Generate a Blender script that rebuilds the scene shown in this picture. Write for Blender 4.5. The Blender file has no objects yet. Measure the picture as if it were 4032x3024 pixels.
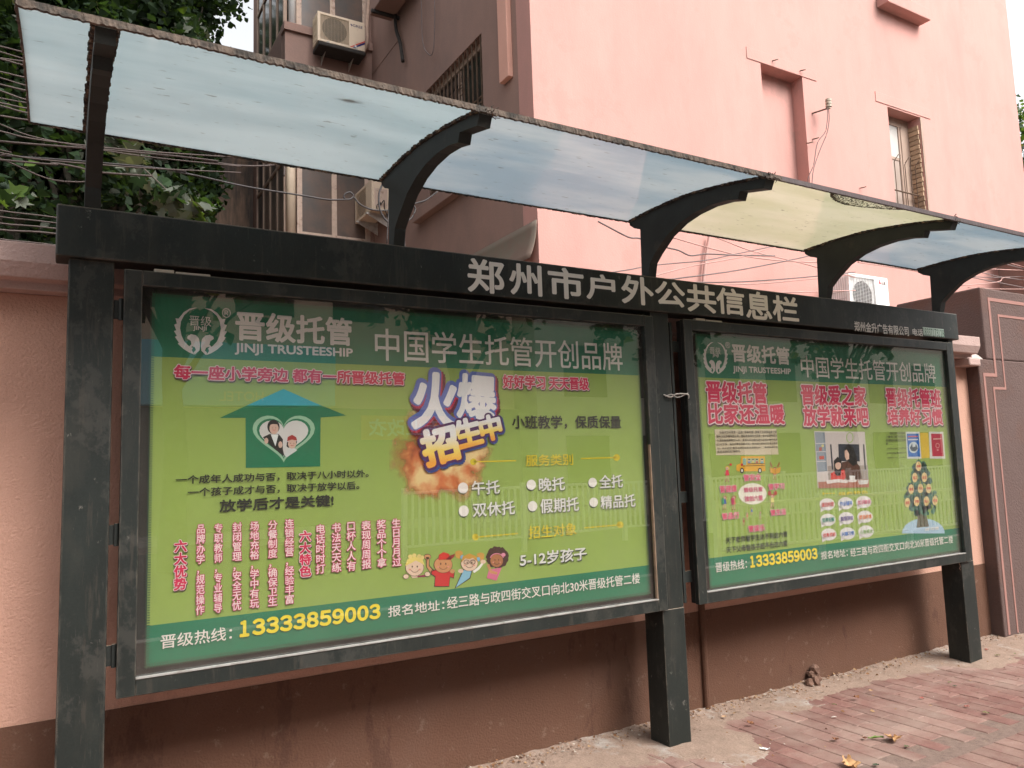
import bpy, bmesh, math, random
from mathutils import Vector, Matrix
random.seed(11)
SC = bpy.context.scene
COL = SC.collection
# ---------------- camera, sky, sun, exposure ----------------
cd = bpy.data.cameras.new('camera'); cam = bpy.data.objects.new('camera', cd); COL.objects.link(cam)
cd.sensor_width = 36; cd.lens = 27.086; cd.clip_start = .05; cd.clip_end = 600
rt = Vector((0.863371, -0.503495, -0.032914)); up = Vector((-0.024685, -0.107302, 0.99392)); fw = Vector((0.503965, 0.857309, 0.10507))
cam.matrix_world = Matrix(((rt.x, up.x, -fw.x, -0.1879), (rt.y, up.y, -fw.y, -3.1125), (rt.z, up.z, -fw.z, 1.45), (0, 0, 0, 1)))
SC.camera = cam
SUN = Vector((-.42, 1.0, -1.15)).normalized()
wd = bpy.data.worlds.new('World'); SC.world = wd; wd.use_nodes = True
nt = wd.node_tree; bg = nt.nodes['Background']
sky = nt.nodes.new('ShaderNodeTexSky'); sky.sky_type = 'NISHITA'; sky.sun_disc = False
sky.sun_elevation = math.asin(-SUN.z); sky.sun_rotation = math.atan2(-SUN.x, -SUN.y)
sky.air_density = 1.0; sky.dust_density = 6.0; sky.ozone_density = .6; sky.altitude = 0
hs = nt.nodes.new('ShaderNodeHueSaturation'); hs.inputs['Saturation'].default_value = .12
nt.links.new(sky.outputs[0], hs.inputs['Color']); nt.links.new(hs.outputs[0], bg.inputs[0]); bg.inputs[1].default_value = .15
sd = bpy.data.lights.new('sun', 'SUN'); sun = bpy.data.objects.new('sun', sd); COL.objects.link(sun)
sd.energy = .85; sd.angle = math.radians(28); sd.color = (1, .93, .84); sun.rotation_euler = SUN.to_track_quat('-Z', 'Y').to_euler(); sun.location = (6, -12, 16)
SC.view_settings.view_transform = 'Standard'; SC.view_settings.look = 'None'; SC.view_settings.gamma = 1; SC.view_settings.exposure = 1.45; SC.view_settings.use_curve_mapping = False
SC.cycles.max_bounces = 8; SC.cycles.transparent_max_bounces = 12

# ---------------- helpers ----------------
class MB:
    def __init__(s): s.v = []; s.f = []; s.m = []
    def add(s, vs, fs, mi=0):
        b = len(s.v); s.v += [tuple(p) for p in vs]; s.f += [tuple(b + i for i in f) for f in fs]; s.m += [mi] * len(fs); return s
    def box(s, x0, x1, y0, y1, z0, z1, mi=0):
        v = [(x, y, z) for z in (z0, z1) for y in (y0, y1) for x in (x0, x1)]
        return s.add(v, [(0, 2, 3, 1), (4, 5, 7, 6), (0, 1, 5, 4), (2, 6, 7, 3), (0, 4, 6, 2), (1, 3, 7, 5)], mi)
    def prism(s, pts, ax, a, b, mi=0):
        n = len(pts)
        def P(p, t):
            return (t, p[0], p[1]) if ax == 'x' else ((p[0], t, p[1]) if ax == 'y' else (p[0], p[1], t))
        v = [P(p, a) for p in pts] + [P(p, b) for p in pts]
        return s.add(v, [tuple(range(n))[::-1], tuple(range(n, 2 * n))] + [(i, (i + 1) % n, n + (i + 1) % n, n + i) for i in range(n)], mi)
    def tube(s, pts, r, n=6, mi=0, smooth=True):
        pts = [Vector(p) for p in pts]
        if smooth and len(pts) > 2:
            q = []
            for i in range(len(pts) - 1):
                p0 = pts[max(i - 1, 0)]; p1 = pts[i]; p2 = pts[i + 1]; p3 = pts[min(i + 2, len(pts) - 1)]
                for k in range(5):
                    t = k / 5; q.append(.5 * ((2 * p1) + (p2 - p0) * t + (2 * p0 - 5 * p1 + 4 * p2 - p3) * t * t + (3 * p1 - p0 - 3 * p2 + p3) * t ** 3))
            pts = q + [pts[-1]]
        rr = r if isinstance(r, (list, tuple)) else [r] * len(pts)
        vs = []; fs = []
        for i, p in enumerate(pts):
            d = (pts[min(i + 1, len(pts) - 1)] - pts[max(i - 1, 0)])
            if d.length < 1e-9: d = Vector((0, 0, 1))
            d.normalize(); a = d.cross(Vector((0, 0, 1)) if abs(d.z) < .9 else Vector((1, 0, 0))).normalized(); b = d.cross(a)
            ri = rr[min(int(i * len(rr) / len(pts)), len(rr) - 1)]
            for k in range(n):
                t = 2 * math.pi * k / n; vs.append(p + a * (ri * math.cos(t)) + b * (ri * math.sin(t)))
        for i in range(len(pts) - 1):
            for k in range(n): fs.append((i * n + k, i * n + (k + 1) % n, (i + 1) * n + (k + 1) % n, (i + 1) * n + k))
        fs.append(tuple(range(n))[::-1]); fs.append(tuple(range((len(pts) - 1) * n, len(pts) * n)))
        return s.add(vs, fs, mi)
    def build(s, name, mats, parent=None, bevel=0, smooth=False, kind=None, label=None, cat=None, group=None):
        me = bpy.data.meshes.new(name); me.from_pydata(s.v, [], s.f); me.update()
        for m in (mats if isinstance(mats, (list, tuple)) else [mats]): me.materials.append(m)
        if any(s.m): me.polygons.foreach_set('material_index', s.m)
        if smooth: me.polygons.foreach_set('use_smooth', [True] * len(me.polygons))
        if s.f and bevel >= 0:
            bm = bmesh.new(); bm.from_mesh(me); bmesh.ops.recalc_face_normals(bm, faces=bm.faces); bm.to_mesh(me); bm.free()
        o = bpy.data.objects.new(name, me); COL.objects.link(o)
        if parent: o.parent = parent
        if bevel > 0:
            b = o.modifiers.new('bevel', 'BEVEL'); b.width = bevel; b.segments = 2; b.limit_method = 'ANGLE'
        tag(o, label, cat, group, kind); return o
def tag(o, label=None, cat=None, group=None, kind=None):
    if label: o['label'] = label
    if cat: o['category'] = cat
    if group: o['group'] = group
    if kind: o['kind'] = kind
    return o
def thing(name, label, cat, loc=(0, 0, 0), group=None):
    o = bpy.data.objects.new(name, None); o.empty_display_size = .1; COL.objects.link(o); o.location = loc
    return tag(o, label, cat, group)
_at = {}
def rebase(o, loc):   # put the Empty at the thing's base without moving its parts
    o.location = loc
    for c in o.children: c.matrix_parent_inverse = Matrix.Translation(-Vector(loc))

# ---------------- materials ----------------
def mat(name, col, rough=.7, var=.12, scale=6, bump=0, bscale=60, spec=.4, metal=0, second=None, mixs=3, lo=.45, hi=.6, stretch=None, dust=0, dustcol=(.34, .27, .2), rnd=0, fine=0, world=False):
    m = bpy.data.materials.new(name); m.use_nodes = True; t = m.node_tree; N = t.nodes; L = t.links; b = N['Principled BSDF']
    b.inputs['Roughness'].default_value = rough; b.inputs['Specular IOR Level'].default_value = spec; b.inputs['Metallic'].default_value = metal
    tc = N.new('ShaderNodeTexCoord'); src = N.new('ShaderNodeNewGeometry').outputs['Position'] if world else tc.outputs['Object']
    if stretch:
        mp = N.new('ShaderNodeMapping'); mp.inputs['Scale'].default_value = stretch; L.new(src, mp.inputs[0]); ssrc = mp.outputs[0]
    else: ssrc = src
    n1 = N.new('ShaderNodeTexNoise'); n1.inputs['Scale'].default_value = scale; n1.inputs['Detail'].default_value = 7; n1.inputs['Roughness'].default_value = .62; L.new(ssrc, n1.inputs['Vector'])
    mr = N.new('ShaderNodeMapRange'); mr.inputs['From Min'].default_value = .25; mr.inputs['From Max'].default_value = .75; mr.inputs['To Min'].default_value = 1 - var; mr.inputs['To Max'].default_value = 1 + var; L.new(n1.outputs['Fac'], mr.inputs['Value'])
    mu = N.new('ShaderNodeMix'); mu.data_type = 'RGBA'; mu.blend_type = 'MULTIPLY'; mu.inputs['Factor'].default_value = 1; mu.inputs[6].default_value = (*col, 1); L.new(mr.outputs[0], mu.inputs[7]); out = mu.outputs[2]
    if fine:
        n4 = N.new('ShaderNodeTexNoise'); n4.inputs['Scale'].default_value = 180; n4.inputs['Detail'].default_value = 2; L.new(src, n4.inputs['Vector'])
        m4 = N.new('ShaderNodeMapRange'); m4.inputs['From Min'].default_value = .3; m4.inputs['From Max'].default_value = .7; m4.inputs['To Min'].default_value = 1 - fine; m4.inputs['To Max'].default_value = 1 + fine; L.new(n4.outputs['Fac'], m4.inputs['Value'])
        x4 = N.new('ShaderNodeMix'); x4.data_type = 'RGBA'; x4.blend_type = 'MULTIPLY'; x4.inputs['Factor'].default_value = 1; L.new(out, x4.inputs[6]); L.new(m4.outputs[0], x4.inputs[7]); out = x4.outputs[2]
    if second:
        n2 = N.new('ShaderNodeTexNoise'); n2.inputs['Scale'].default_value = mixs; n2.inputs['Detail'].default_value = 9; n2.inputs['Roughness'].default_value = .7; L.new(ssrc, n2.inputs['Vector'])
        r2 = N.new('ShaderNodeMapRange'); r2.inputs['From Min'].default_value = lo; r2.inputs['From Max'].default_value = hi; L.new(n2.outputs['Fac'], r2.inputs['Value'])
        x2 = N.new('ShaderNodeMix'); x2.data_type = 'RGBA'; L.new(r2.outputs[0], x2.inputs['Factor']); L.new(out, x2.inputs[6]); x2.inputs[7].default_value = (*second, 1); out = x2.outputs[2]
    if rnd:
        oi = N.new('ShaderNodeObjectInfo'); r3 = N.new('ShaderNodeMapRange'); r3.inputs['To Min'].default_value = 1 - rnd; r3.inputs['To Max'].default_value = 1 + rnd; L.new(oi.outputs['Random'], r3.inputs['Value'])
        x3 = N.new('ShaderNodeMix'); x3.data_type = 'RGBA'; x3.blend_type = 'MULTIPLY'; x3.inputs['Factor'].default_value = 1; L.new(out, x3.inputs[6]); L.new(r3.outputs[0], x3.inputs[7]); out = x3.outputs[2]
    if dust:   # settled dust on faces that look up
        g = N.new('ShaderNodeNewGeometry'); sp = N.new('ShaderNodeSeparateXYZ'); L.new(g.outputs['Normal'], sp.inputs[0])
        r5 = N.new('ShaderNodeMapRange'); r5.inputs['From Min'].default_value = .25; r5.inputs['From Max'].default_value = .8; r5.inputs['To Max'].default_value = dust; L.new(sp.outputs['Z'], r5.inputs['Value'])
        x5 = N.new('ShaderNodeMix'); x5.data_type = 'RGBA'; L.new(r5.outputs[0], x5.inputs['Factor']); L.new(out, x5.inputs[6]); x5.inputs[7].default_value = (*dustcol, 1); out = x5.outputs[2]
    L.new(out, b.inputs['Base Color'])
    if bump:
        n3 = N.new('ShaderNodeTexNoise'); n3.inputs['Scale'].default_value = bscale; n3.inputs['Detail'].default_value = 5; L.new(src, n3.inputs['Vector'])
        bp = N.new('ShaderNodeBump'); bp.inputs['Strength'].default_value = bump; bp.inputs['Distance'].default_value = .01; L.new(n3.outputs['Fac'], bp.inputs['Height']); L.new(bp.outputs[0], b.inputs['Normal'])
    return m
def scratch(m, col, scale, thr=.71, stretch=(1, 1, 3), amt=.8):   # chips, scrapes and drips over a paint
    t = m.node_tree; N = t.nodes; L = t.links; b = N['Principled BSDF']; src = b.inputs['Base Color'].links[0].from_socket
    tc = N.new('ShaderNodeTexCoord'); mp = N.new('ShaderNodeMapping'); mp.inputs['Scale'].default_value = stretch; mp.inputs['Rotation'].default_value = (.1, .3, .2); L.new(tc.outputs['Object'], mp.inputs[0])
    n = N.new('ShaderNodeTexNoise'); n.inputs['Scale'].default_value = scale; n.inputs['Detail'].default_value = 6; n.inputs['Roughness'].default_value = .75; L.new(mp.outputs[0], n.inputs['Vector'])
    r = N.new('ShaderNodeMapRange'); r.inputs['From Min'].default_value = thr; r.inputs['From Max'].default_value = thr + .05; r.inputs['To Max'].default_value = amt; L.new(n.outputs['Fac'], r.inputs['Value'])
    x = N.new('ShaderNodeMix'); x.data_type = 'RGBA'; L.new(r.outputs[0], x.inputs['Factor']); L.new(src, x.inputs[6]); x.inputs[7].default_value = (*col, 1); L.new(x.outputs[2], b.inputs['Base Color']); return m
steel = mat('dark_green_painted_steel', (.0140, .0178, .0158), .5, .28, 5, bump=.06, bscale=14, spec=.35, stretch=(1, 1, .35), dust=.85, fine=.12, second=(.034, .034, .028), mixs=4, lo=.5, hi=.72)
scratch(steel, (.14, .13, .115), 19, .645, (1, 1, .6)); scratch(steel, (.05, .048, .042), 4, .54, (1, 1, .8), .5); scratch(steel, (.06, .05, .04), 9, .57, (3.2, 1, .3), .35); scratch(steel, (.08, .075, .065), 55, .62, (2, 1, .25), .4)
def edgewear(m, col, rad=.005, amt=.7):   # paint rubbed and dusty along the folded edges
    t = m.node_tree; N = t.nodes; L = t.links; b = N['Principled BSDF']; src = b.inputs['Base Color'].links[0].from_socket
    bv = N.new('ShaderNodeBevel'); bv.samples = 4; bv.inputs['Radius'].default_value = rad; g = N.new('ShaderNodeNewGeometry'); d = N.new('ShaderNodeVectorMath'); d.operation = 'DOT_PRODUCT'; L.new(bv.outputs[0], d.inputs[0]); L.new(g.outputs['Normal'], d.inputs[1])
    r = N.new('ShaderNodeMapRange'); r.inputs['From Min'].default_value = .995; r.inputs['From Max'].default_value = .93; r.inputs['To Max'].default_value = amt; L.new(d.outputs['Value'], r.inputs['Value'])
    tc = N.new('ShaderNodeTexCoord'); n = N.new('ShaderNodeTexNoise'); n.inputs['Scale'].default_value = 14; n.inputs['Detail'].default_value = 6; L.new(tc.outputs['Object'], n.inputs['Vector']); q = N.new('ShaderNodeMapRange'); q.inputs['From Min'].default_value = .38; q.inputs['From Max'].default_value = .6; L.new(n.outputs['Fac'], q.inputs['Value'])
    k = N.new('ShaderNodeMath'); k.operation = 'MULTIPLY'; L.new(r.outputs[0], k.inputs[0]); L.new(q.outputs[0], k.inputs[1])
    x = N.new('ShaderNodeMix'); x.data_type = 'RGBA'; L.new(k.outputs[0], x.inputs['Factor']); L.new(src, x.inputs[6]); x.inputs[7].default_value = (*col, 1); L.new(x.outputs[2], b.inputs['Base Color'])
edgewear(steel, (.20, .165, .13))
steel_dark = mat('dark_grey_steel', (.018, .021, .019), .6, .25, 8, spec=.3, dust=.9, fine=.1, second=(.05, .042, .034), mixs=7, lo=.58, hi=.75)
dirt_seal = mat('rotten_sealant', (.03, .024, .02), .95, .4, 40, bump=.6, bscale=90, second=(.16, .11, .07), mixs=25, lo=.5, hi=.62)
dirty_edge = mat('dirty_edge_strip', (.12, .09, .07), .9, .35, 30, bump=.5, bscale=90, second=(.04, .035, .03), mixs=16, lo=.42, hi=.6)
blackm = mat('case_inner_black', (.018, .016, .015), .6, .2, 12, spec=.3, second=(.07, .05, .04), mixs=40, lo=.62, hi=.7)
trim = mat('aluminium_trim', (.42, .41, .39), .45, .15, 20, metal=.4, second=(.16, .12, .09), mixs=12, lo=.5, hi=.7)
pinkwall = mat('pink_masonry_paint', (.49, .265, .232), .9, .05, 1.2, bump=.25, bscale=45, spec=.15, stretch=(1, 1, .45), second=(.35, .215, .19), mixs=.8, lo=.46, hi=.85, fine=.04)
salmon = mat('salmon_stucco_paint', (.52, .305, .23), .9, .05, 3, bump=.55, bscale=110, spec=.15, fine=.05)
brown = mat('brown_stucco_paint', (.122, .063, .042), .9, .10, 2.5, bump=.45, bscale=110, spec=.15, second=(.13, .075, .055), mixs=1.3, lo=.48, hi=.75, fine=.06)
scratch(pinkwall, (.34, .215, .185), 2.0, .50, (1.3, 1, .22), .13); scratch(pinkwall, (.33, .22, .19), 1.1, .57, (1, 1, 1), .3); scratch(brown, (.20, .14, .105), 14, .60, (1, 1, 1), .5); scratch(brown, (.07, .035, .025), 2.5, .56, (1.5, 1, .5), .5); scratch(salmon, (.36, .21, .165), 2.0, .58, (1.5, 1, .35), .35)
sidewall = mat('shaded_pink_paint', (.28, .18, .15), .9, .10, 1.1, bump=.3, bscale=40, spec=.15, second=(.22, .15, .13), mixs=.8, lo=.42, hi=.68, fine=.06, stretch=(1, 1, .6))  # the facade's pink, darkened in colour for the wall in shade; tone uneven
coping = mat('coping_paint', (.42, .30, .27), .9, .08, 4, bump=.5, bscale=70, spec=.15, fine=.06)
pierm = mat('mauve_brown_paint', (.115, .078, .07), .9, .09, 2.2, bump=.6, bscale=70, spec=.15, second=(.13, .07, .055), mixs=1.6, lo=.5, hi=.7, fine=.06)
pinkline = mat('pink_line_paint', (.31, .165, .14), .85, .06, 9, spec=.15)
plaster = mat('bare_plaster', (.42, .36, .33), .95, .15, 14, bump=.7, bscale=40, spec=.1)
cream = mat('cream_enamel', (.62, .50, .38), .55, .08, 5, spec=.35, second=(.42, .30, .2), mixs=5, lo=.58, hi=.75)
whitem = mat('white_enamel', (.80, .80, .79), .5, .04, 5, spec=.35)
greymetal = mat('galvanised_bracket', (.40, .37, .34), .6, .2, 12, spec=.3, second=(.16, .10, .07), mixs=14, lo=.55, hi=.7)
darkm = mat('near_black', (.03, .026, .024), .9, .3, 9)  # plain near-black, shared by unlit room backings, hose and undersides
blackplastic = mat('black_plastic', (.02, .02, .022), .5, .2, 20)
winframe = mat('old_wood_frame', (.33, .24, .19), .7, .2, 10, spec=.2, stretch=(1, 1, .2), fine=.1)
winframe2 = mat('peeling_cream_frame', (.50, .38, .31), .7, .15, 14, spec=.25, second=(.25, .16, .12), mixs=9, lo=.55, hi=.66)
rust = mat('rusty_bar', (.10, .065, .045), .8, .3, 20, spec=.2)
brickraw = mat('raw_brick', (.38, .27, .18), .95, .2, 20, bump=.6, bscale=60, rnd=.3)
glassdark = mat('dark_window_glass', (.035, .033, .03), .08, .3, 1.5, spec=.6)
glasswarm = mat('dusty_window_glass', (.14, .095, .075), .25, .25, 1.2, spec=.5, second=(.07, .07, .07), mixs=.9, lo=.4, hi=.65)
paverm = mat('clay_paver', (.178, .090, .075), .85, .16, 16, bump=.35, bscale=120, spec=.2, second=(.30, .225, .185), mixs=1.7, lo=.42, hi=.72, rnd=.13, fine=.1, world=True)
sandm = mat('dusty_soil', (.25, .18, .14), .95, .16, 12, bump=.6, bscale=60, spec=.1, second=(.33, .30, .27), mixs=2.3, lo=.55, hi=.66, fine=.15)
jointm = mat('sand_joint', (.17, .12, .10), .95, .25, 30, bump=.4, bscale=90, spec=.1, fine=.15)
asphalt = mat('asphalt', (.085, .083, .078), .9, .15, 8, bump=.3, bscale=120, spec=.2)
barkm = mat('plane_tree_bark', (.07, .06, .045), .9, .2, 6, bump=.5, bscale=20, second=(.12, .11, .085), mixs=4, lo=.5, hi=.58)
cablem = mat('cable_sheath', (.035, .03, .03), .6, .3, 9); cablepink = mat('overpainted_cable', (.42, .25, .22), .75, .1, 9); cablegrey = mat('grey_cable', (.15, .115, .11), .7, .15, 9); cablebrown = mat('dusty_brown_cable', (.06, .043, .038), .7, .2, 9)
def leafmat(name, col, tr=.35):
    m = bpy.data.materials.new(name); m.use_nodes = True; t = m.node_tree; N = t.nodes; L = t.links; b = N['Principled BSDF']
    b.inputs['Roughness'].default_value = .55; b.inputs['Specular IOR Level'].default_value = .12
    tc = N.new('ShaderNodeTexCoord'); n = N.new('ShaderNodeTexNoise'); n.inputs['Scale'].default_value = 1.7; n.inputs['Detail'].default_value = 6; L.new(tc.outputs['Object'], n.inputs['Vector'])
    r = N.new('ShaderNodeMapRange'); r.inputs['From Min'].default_value = .3; r.inputs['From Max'].default_value = .7; r.inputs['To Min'].default_value = .65; r.inputs['To Max'].default_value = 1.35; L.new(n.outputs['Fac'], r.inputs['Value'])
    x = N.new('ShaderNodeMix'); x.data_type = 'RGBA'; x.blend_type = 'MULTIPLY'; x.inputs['Factor'].default_value = 1; x.inputs[6].default_value = (*col, 1); L.new(r.outputs[0], x.inputs[7]); L.new(x.outputs[2], b.inputs['Base Color'])
    tl = N.new('ShaderNodeBsdfTranslucent'); tl.inputs['Color'].default_value = (min(col[0] * 2.2, 1), min(col[1] * 2.2, 1), col[2] * .8, 1); mx = N.new('ShaderNodeMixShader'); mx.inputs[0].default_value = tr
    L.new(b.outputs[0], mx.inputs[1]); L.new(tl.outputs[0], mx.inputs[2]); L.new(mx.outputs[0], N['Material Output'].inputs['Surface']); return m
LEAF = [leafmat('leaf_dark_green', (.014, .026, .013)), leafmat('leaf_green', (.022, .042, .018)), leafmat('leaf_fresh', (.055, .09, .022), .35), leafmat('leaf_dusty', (.085, .095, .075), .15), leafmat('leaf_yellow', (.2, .2, .025), .45)]
def glassmat(name, tint, refl=1.0, rough=.02, film=.0):
    m = bpy.data.materials.new(name); m.use_nodes = True; t = m.node_tree; N = t.nodes; L = t.links; N.remove(N['Principled BSDF'])
    tr = N.new('ShaderNodeBsdfTransparent'); tr.inputs[0].default_value = (*tint, 1); g = N.new('ShaderNodeBsdfGlossy'); g.inputs['Roughness'].default_value = rough
    fr = N.new('ShaderNodeLayerWeight'); fr.inputs['Blend'].default_value = .5; pw = N.new('ShaderNodeMath'); pw.operation = 'POWER'; pw.inputs[1].default_value = 5; L.new(fr.outputs['Facing'], pw.inputs[0])
    k = N.new('ShaderNodeMath'); k.operation = 'MULTIPLY_ADD'; k.inputs[1].default_value = .96 * refl; k.inputs[2].default_value = .04 * refl; L.new(pw.outputs[0], k.inputs[0])
    mx = N.new('ShaderNodeMixShader'); L.new(k.outputs[0], mx.inputs[0]); L.new(tr.outputs[0], mx.inputs[1]); L.new(g.outputs[0], mx.inputs[2]); o = mx.outputs[0]
    tc = N.new('ShaderNodeTexCoord')
    if film:
        d = N.new('ShaderNodeBsdfDiffuse'); d.inputs[0].default_value = (.5, .46, .4, 1); n = N.new('ShaderNodeTexNoise'); n.inputs['Scale'].default_value = 3; n.inputs['Detail'].default_value = 8; L.new(tc.outputs['Object'], n.inputs['Vector'])
        r = N.new('ShaderNodeMapRange'); r.inputs['From Min'].default_value = .4; r.inputs['From Max'].default_value = .75; r.inputs['To Min'].default_value = film * .5; r.inputs['To Max'].default_value = film * 1.6; L.new(n.outputs['Fac'], r.inputs['Value'])
        m2 = N.new('ShaderNodeMixShader'); L.new(r.outputs[0], m2.inputs[0]); L.new(o, m2.inputs[1]); L.new(d.outputs[0], m2.inputs[2]); o = m2.outputs[0]
    n = N.new('ShaderNodeTexNoise'); n.inputs['Scale'].default_value = 1.3; n.inputs['Detail'].default_value = 2; L.new(tc.outputs['Object'], n.inputs['Vector']); bp = N.new('ShaderNodeBump'); bp.inputs['Strength'].default_value = .02; bp.inputs['Distance'].default_value = .04; L.new(n.outputs['Fac'], bp.inputs['Height']); L.new(bp.outputs[0], g.inputs['Normal'])
    L.new(o, N['Material Output'].inputs['Surface']); return m
pane_glass = glassmat('display_glass', (.97, .98, .97), 2.3, .006, .02)
def canopymat(name, col, col2, tl=.6):
    m = bpy.data.materials.new(name); m.use_nodes = True; t = m.node_tree; N = t.nodes; L = t.links; b = N['Principled BSDF']
    b.inputs['Roughness'].default_value = .05; b.inputs['Specular IOR Level'].default_value = .9
    tc = N.new('ShaderNodeTexCoord'); mp = N.new('ShaderNodeMapping'); mp.inputs['Scale'].default_value = (.6, 2.2, 2); L.new(tc.outputs['Object'], mp.inputs[0])
    n = N.new('ShaderNodeTexNoise'); n.inputs['Scale'].default_value = 1.6; n.inputs['Detail'].default_value = 9; n.inputs['Roughness'].default_value = .6; L.new(mp.outputs[0], n.inputs['Vector'])
    r = N.new('ShaderNodeMapRange'); r.inputs['From Min'].default_value = .41; r.inputs['From Max'].default_value = .59; L.new(n.outputs['Fac'], r.inputs['Value'])
    x = N.new('ShaderNodeMix'); x.data_type = 'RGBA'; L.new(r.outputs[0], x.inputs['Factor']); x.inputs[6].default_value = (*col, 1); x.inputs[7].default_value = (*col2, 1)
    # specks of dirt lying on the glass
    n2 = N.new('ShaderNodeTexNoise'); n2.inputs['Scale'].default_value = 24; n2.inputs['Detail'].default_value = 4; L.new(mp.outputs[0], n2.inputs['Vector'])
    r2 = N.new('ShaderNodeMapRange'); r2.inputs['From Min'].default_value = .66; r2.inputs['From Max'].default_value = .72; r2.inputs['To Max'].default_value = .6; L.new(n2.outputs['Fac'], r2.inputs['Value'])
    x2 = N.new('ShaderNodeMix'); x2.data_type = 'RGBA'; L.new(r2.outputs[0], x2.inputs['Factor']); L.new(x.outputs[2], x2.inputs[6]); x2.inputs[7].default_value = (.22, .21, .18, 1)
    L.new(x2.outputs[2], b.inputs['Base Color']); tr = N.new('ShaderNodeBsdfTranslucent'); L.new(x2.outputs[2], tr.inputs['Color'])
    mx = N.new('ShaderNodeMixShader'); mx.inputs[0].default_value = tl; L.new(b.outputs[0], mx.inputs[1]); L.new(tr.outputs[0], mx.inputs[2]); L.new(mx.outputs[0], N['Material Output'].inputs['Surface']); return m
can_blue = canopymat('frosted_blue_glass', (.50, .575, .595), (.57, .635, .65)); can_blue2 = canopymat('frosted_blue_glass_streaky', (.45, .525, .57), (.58, .62, .635)); can_cream = canopymat('frosted_cream_glass', (.64, .64, .51), (.72, .70, .60))
_pm = {}
def printmat(c, rough=.45):
    k = tuple(round(v, 3) for v in c)
    if k not in _pm:
        m = bpy.data.materials.new('print_ink'); m.use_nodes = True; b = m.node_tree.nodes['Principled BSDF']; b.inputs['Base Color'].default_value = (*k, 1); b.inputs['Roughness'].default_value = rough; b.inputs['Specular IOR Level'].default_value = .2; _pm[k] = m
    return _pm[k]
# ---------------- ground ----------------
g = MB(); g.box(-60, 90, -4.6, 60, -.40, -.045); g.build('ground', sandm, kind='structure')
g = MB(); g.box(-60, 90, -60, -4.75, -.4, -.16); g.build('road', asphalt, kind='structure')
g = MB(); g.box(-60, 90, -4.75, -4.6, -.4, .0); g.build('kerb', plaster, kind='structure', bevel=.01)
pave = MB().box(-12, 40, -4.6, .345, -.044, -.0045).build('pavement', jointm, kind='structure')
bm_ = MB(); bm_.box(-.0525, .0525, -.1118, .1118, -.028, 0)
bme = bm_.build('brick', paverm, pave, bevel=-1); bme_mesh = bme.data
bmod = bmesh.new(); bmod.from_mesh(bme_mesh); bmesh.ops.bevel(bmod, geom=[e for e in bmod.edges if all(v.co.z > -.001 for v in e.verts)], offset=.004, segments=1, affect='EDGES'); bmod.to_mesh(bme_mesh); bmod.free()
spots = []
cpx, cpy = -.1879, -3.1125
for i in range(68):
    x = 1.35 + i * .107
    for j in range(15):
        y = .15 - j * .2265 - (.113 if i % 2 else 0) + random.uniform(-.004, .004)
        if y < -.70:
            y = -.935 - (j - 4) * .2265 - (.113 if (i % 2 and y < -1.0) else 0) - .012
        d = Vector((x - cpx, y - cpy)); a = (d.x * .504 + d.y * .857); r_ = (d.x * .863 - d.y * .503)
        if a <= 0.5 or abs(r_) / a > .74: continue
        if a < 3.3: continue
        if y < -1.75: continue
        spots.append((a, x, y))
spots.sort(); first = True; rest = MB()
for n_, (a, x, y) in enumerate(spots):
    z = random.uniform(-.0025, .001); rx = random.uniform(-.005, .005); ry = random.uniform(-.008, .008); rz = random.uniform(-.006, .006)
    if n_ < 290:
        o = bme if first else bme.copy()
        if not first: COL.objects.link(o); o.parent = pave
        first = False; o.location = (x, y, z); o.rotation_euler = (rx, ry, rz)
    else:
        rest.box(x - .0525, x + .0525, y - .1118, y + .1118, -.03, z)
if rest.v: rest.build('brick_field', paverm, pave, kind='stuff')
far = MB()
for i in range(56):
    for j in range(14):
        x = 1.243 - i * .107; y = .15 - j * .2265 - (.113 if i % 2 else 0); far.box(x - .0525, x + .0525, y - .1118, y + .1118, -.03, random.uniform(-.0025, .001))
for i in range(150):      # coarser courses beyond, still real joints
    x = 8.6 + i * .1165
    far.box(x - .0555, x + .0555, -3.2, -.02, -.03, random.uniform(-.004, .001))
far.build('brick_field', paverm, pave, kind='stuff')
# dust and soil swept against the wall
def nz(x, y):
    return math.sin(x * 3.1 + 1.3 * math.sin(y * 5.3)) * .5 + math.sin(x * 7.7 + y * 9.1) * .3 + math.sin(x * 17.3 - y * 13.7) * .2
S = MB(); NX = 560; NY = 44; vs = []; fs = []
for i in range(NX + 1):
    x = -3.6 + i * 13.7 / NX
    for j in range(NY + 1):
        y = .35 - j * .86 / NY; t = (.35 - y)
        h = .020 - .062 * t * (1 + .5 * nz(x * .6, y * .6)) + .0045 * nz(x * 2.3, y * 2.1) + random.uniform(-.0012, .0012)
        for (cx_, cy_, rr, hh) in ((2.68, -.16, .34, .016), (5.45, -.02, .42, .014), (3.95, .27, .16, .015), (6.1, .05, .4, .012)):
            dd = math.hypot((x - cx_), (y - cy_)); h += hh * max(0, 1 - dd / rr) ** .6
        if t < .05: h += .006 * (1 - t / .05) * (1 + .6 * nz(x * 13, 0)) + random.uniform(0, .004)
        vs.append((x, y, h - .005))
for i in range(NX):
    for j in range(NY): a = i * (NY + 1) + j; fs.append((a, a + 1, a + NY + 2, a + NY + 1))
S.add(vs, fs); S.build('soil', sandm, kind='stuff', smooth=True, bevel=-1)
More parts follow.
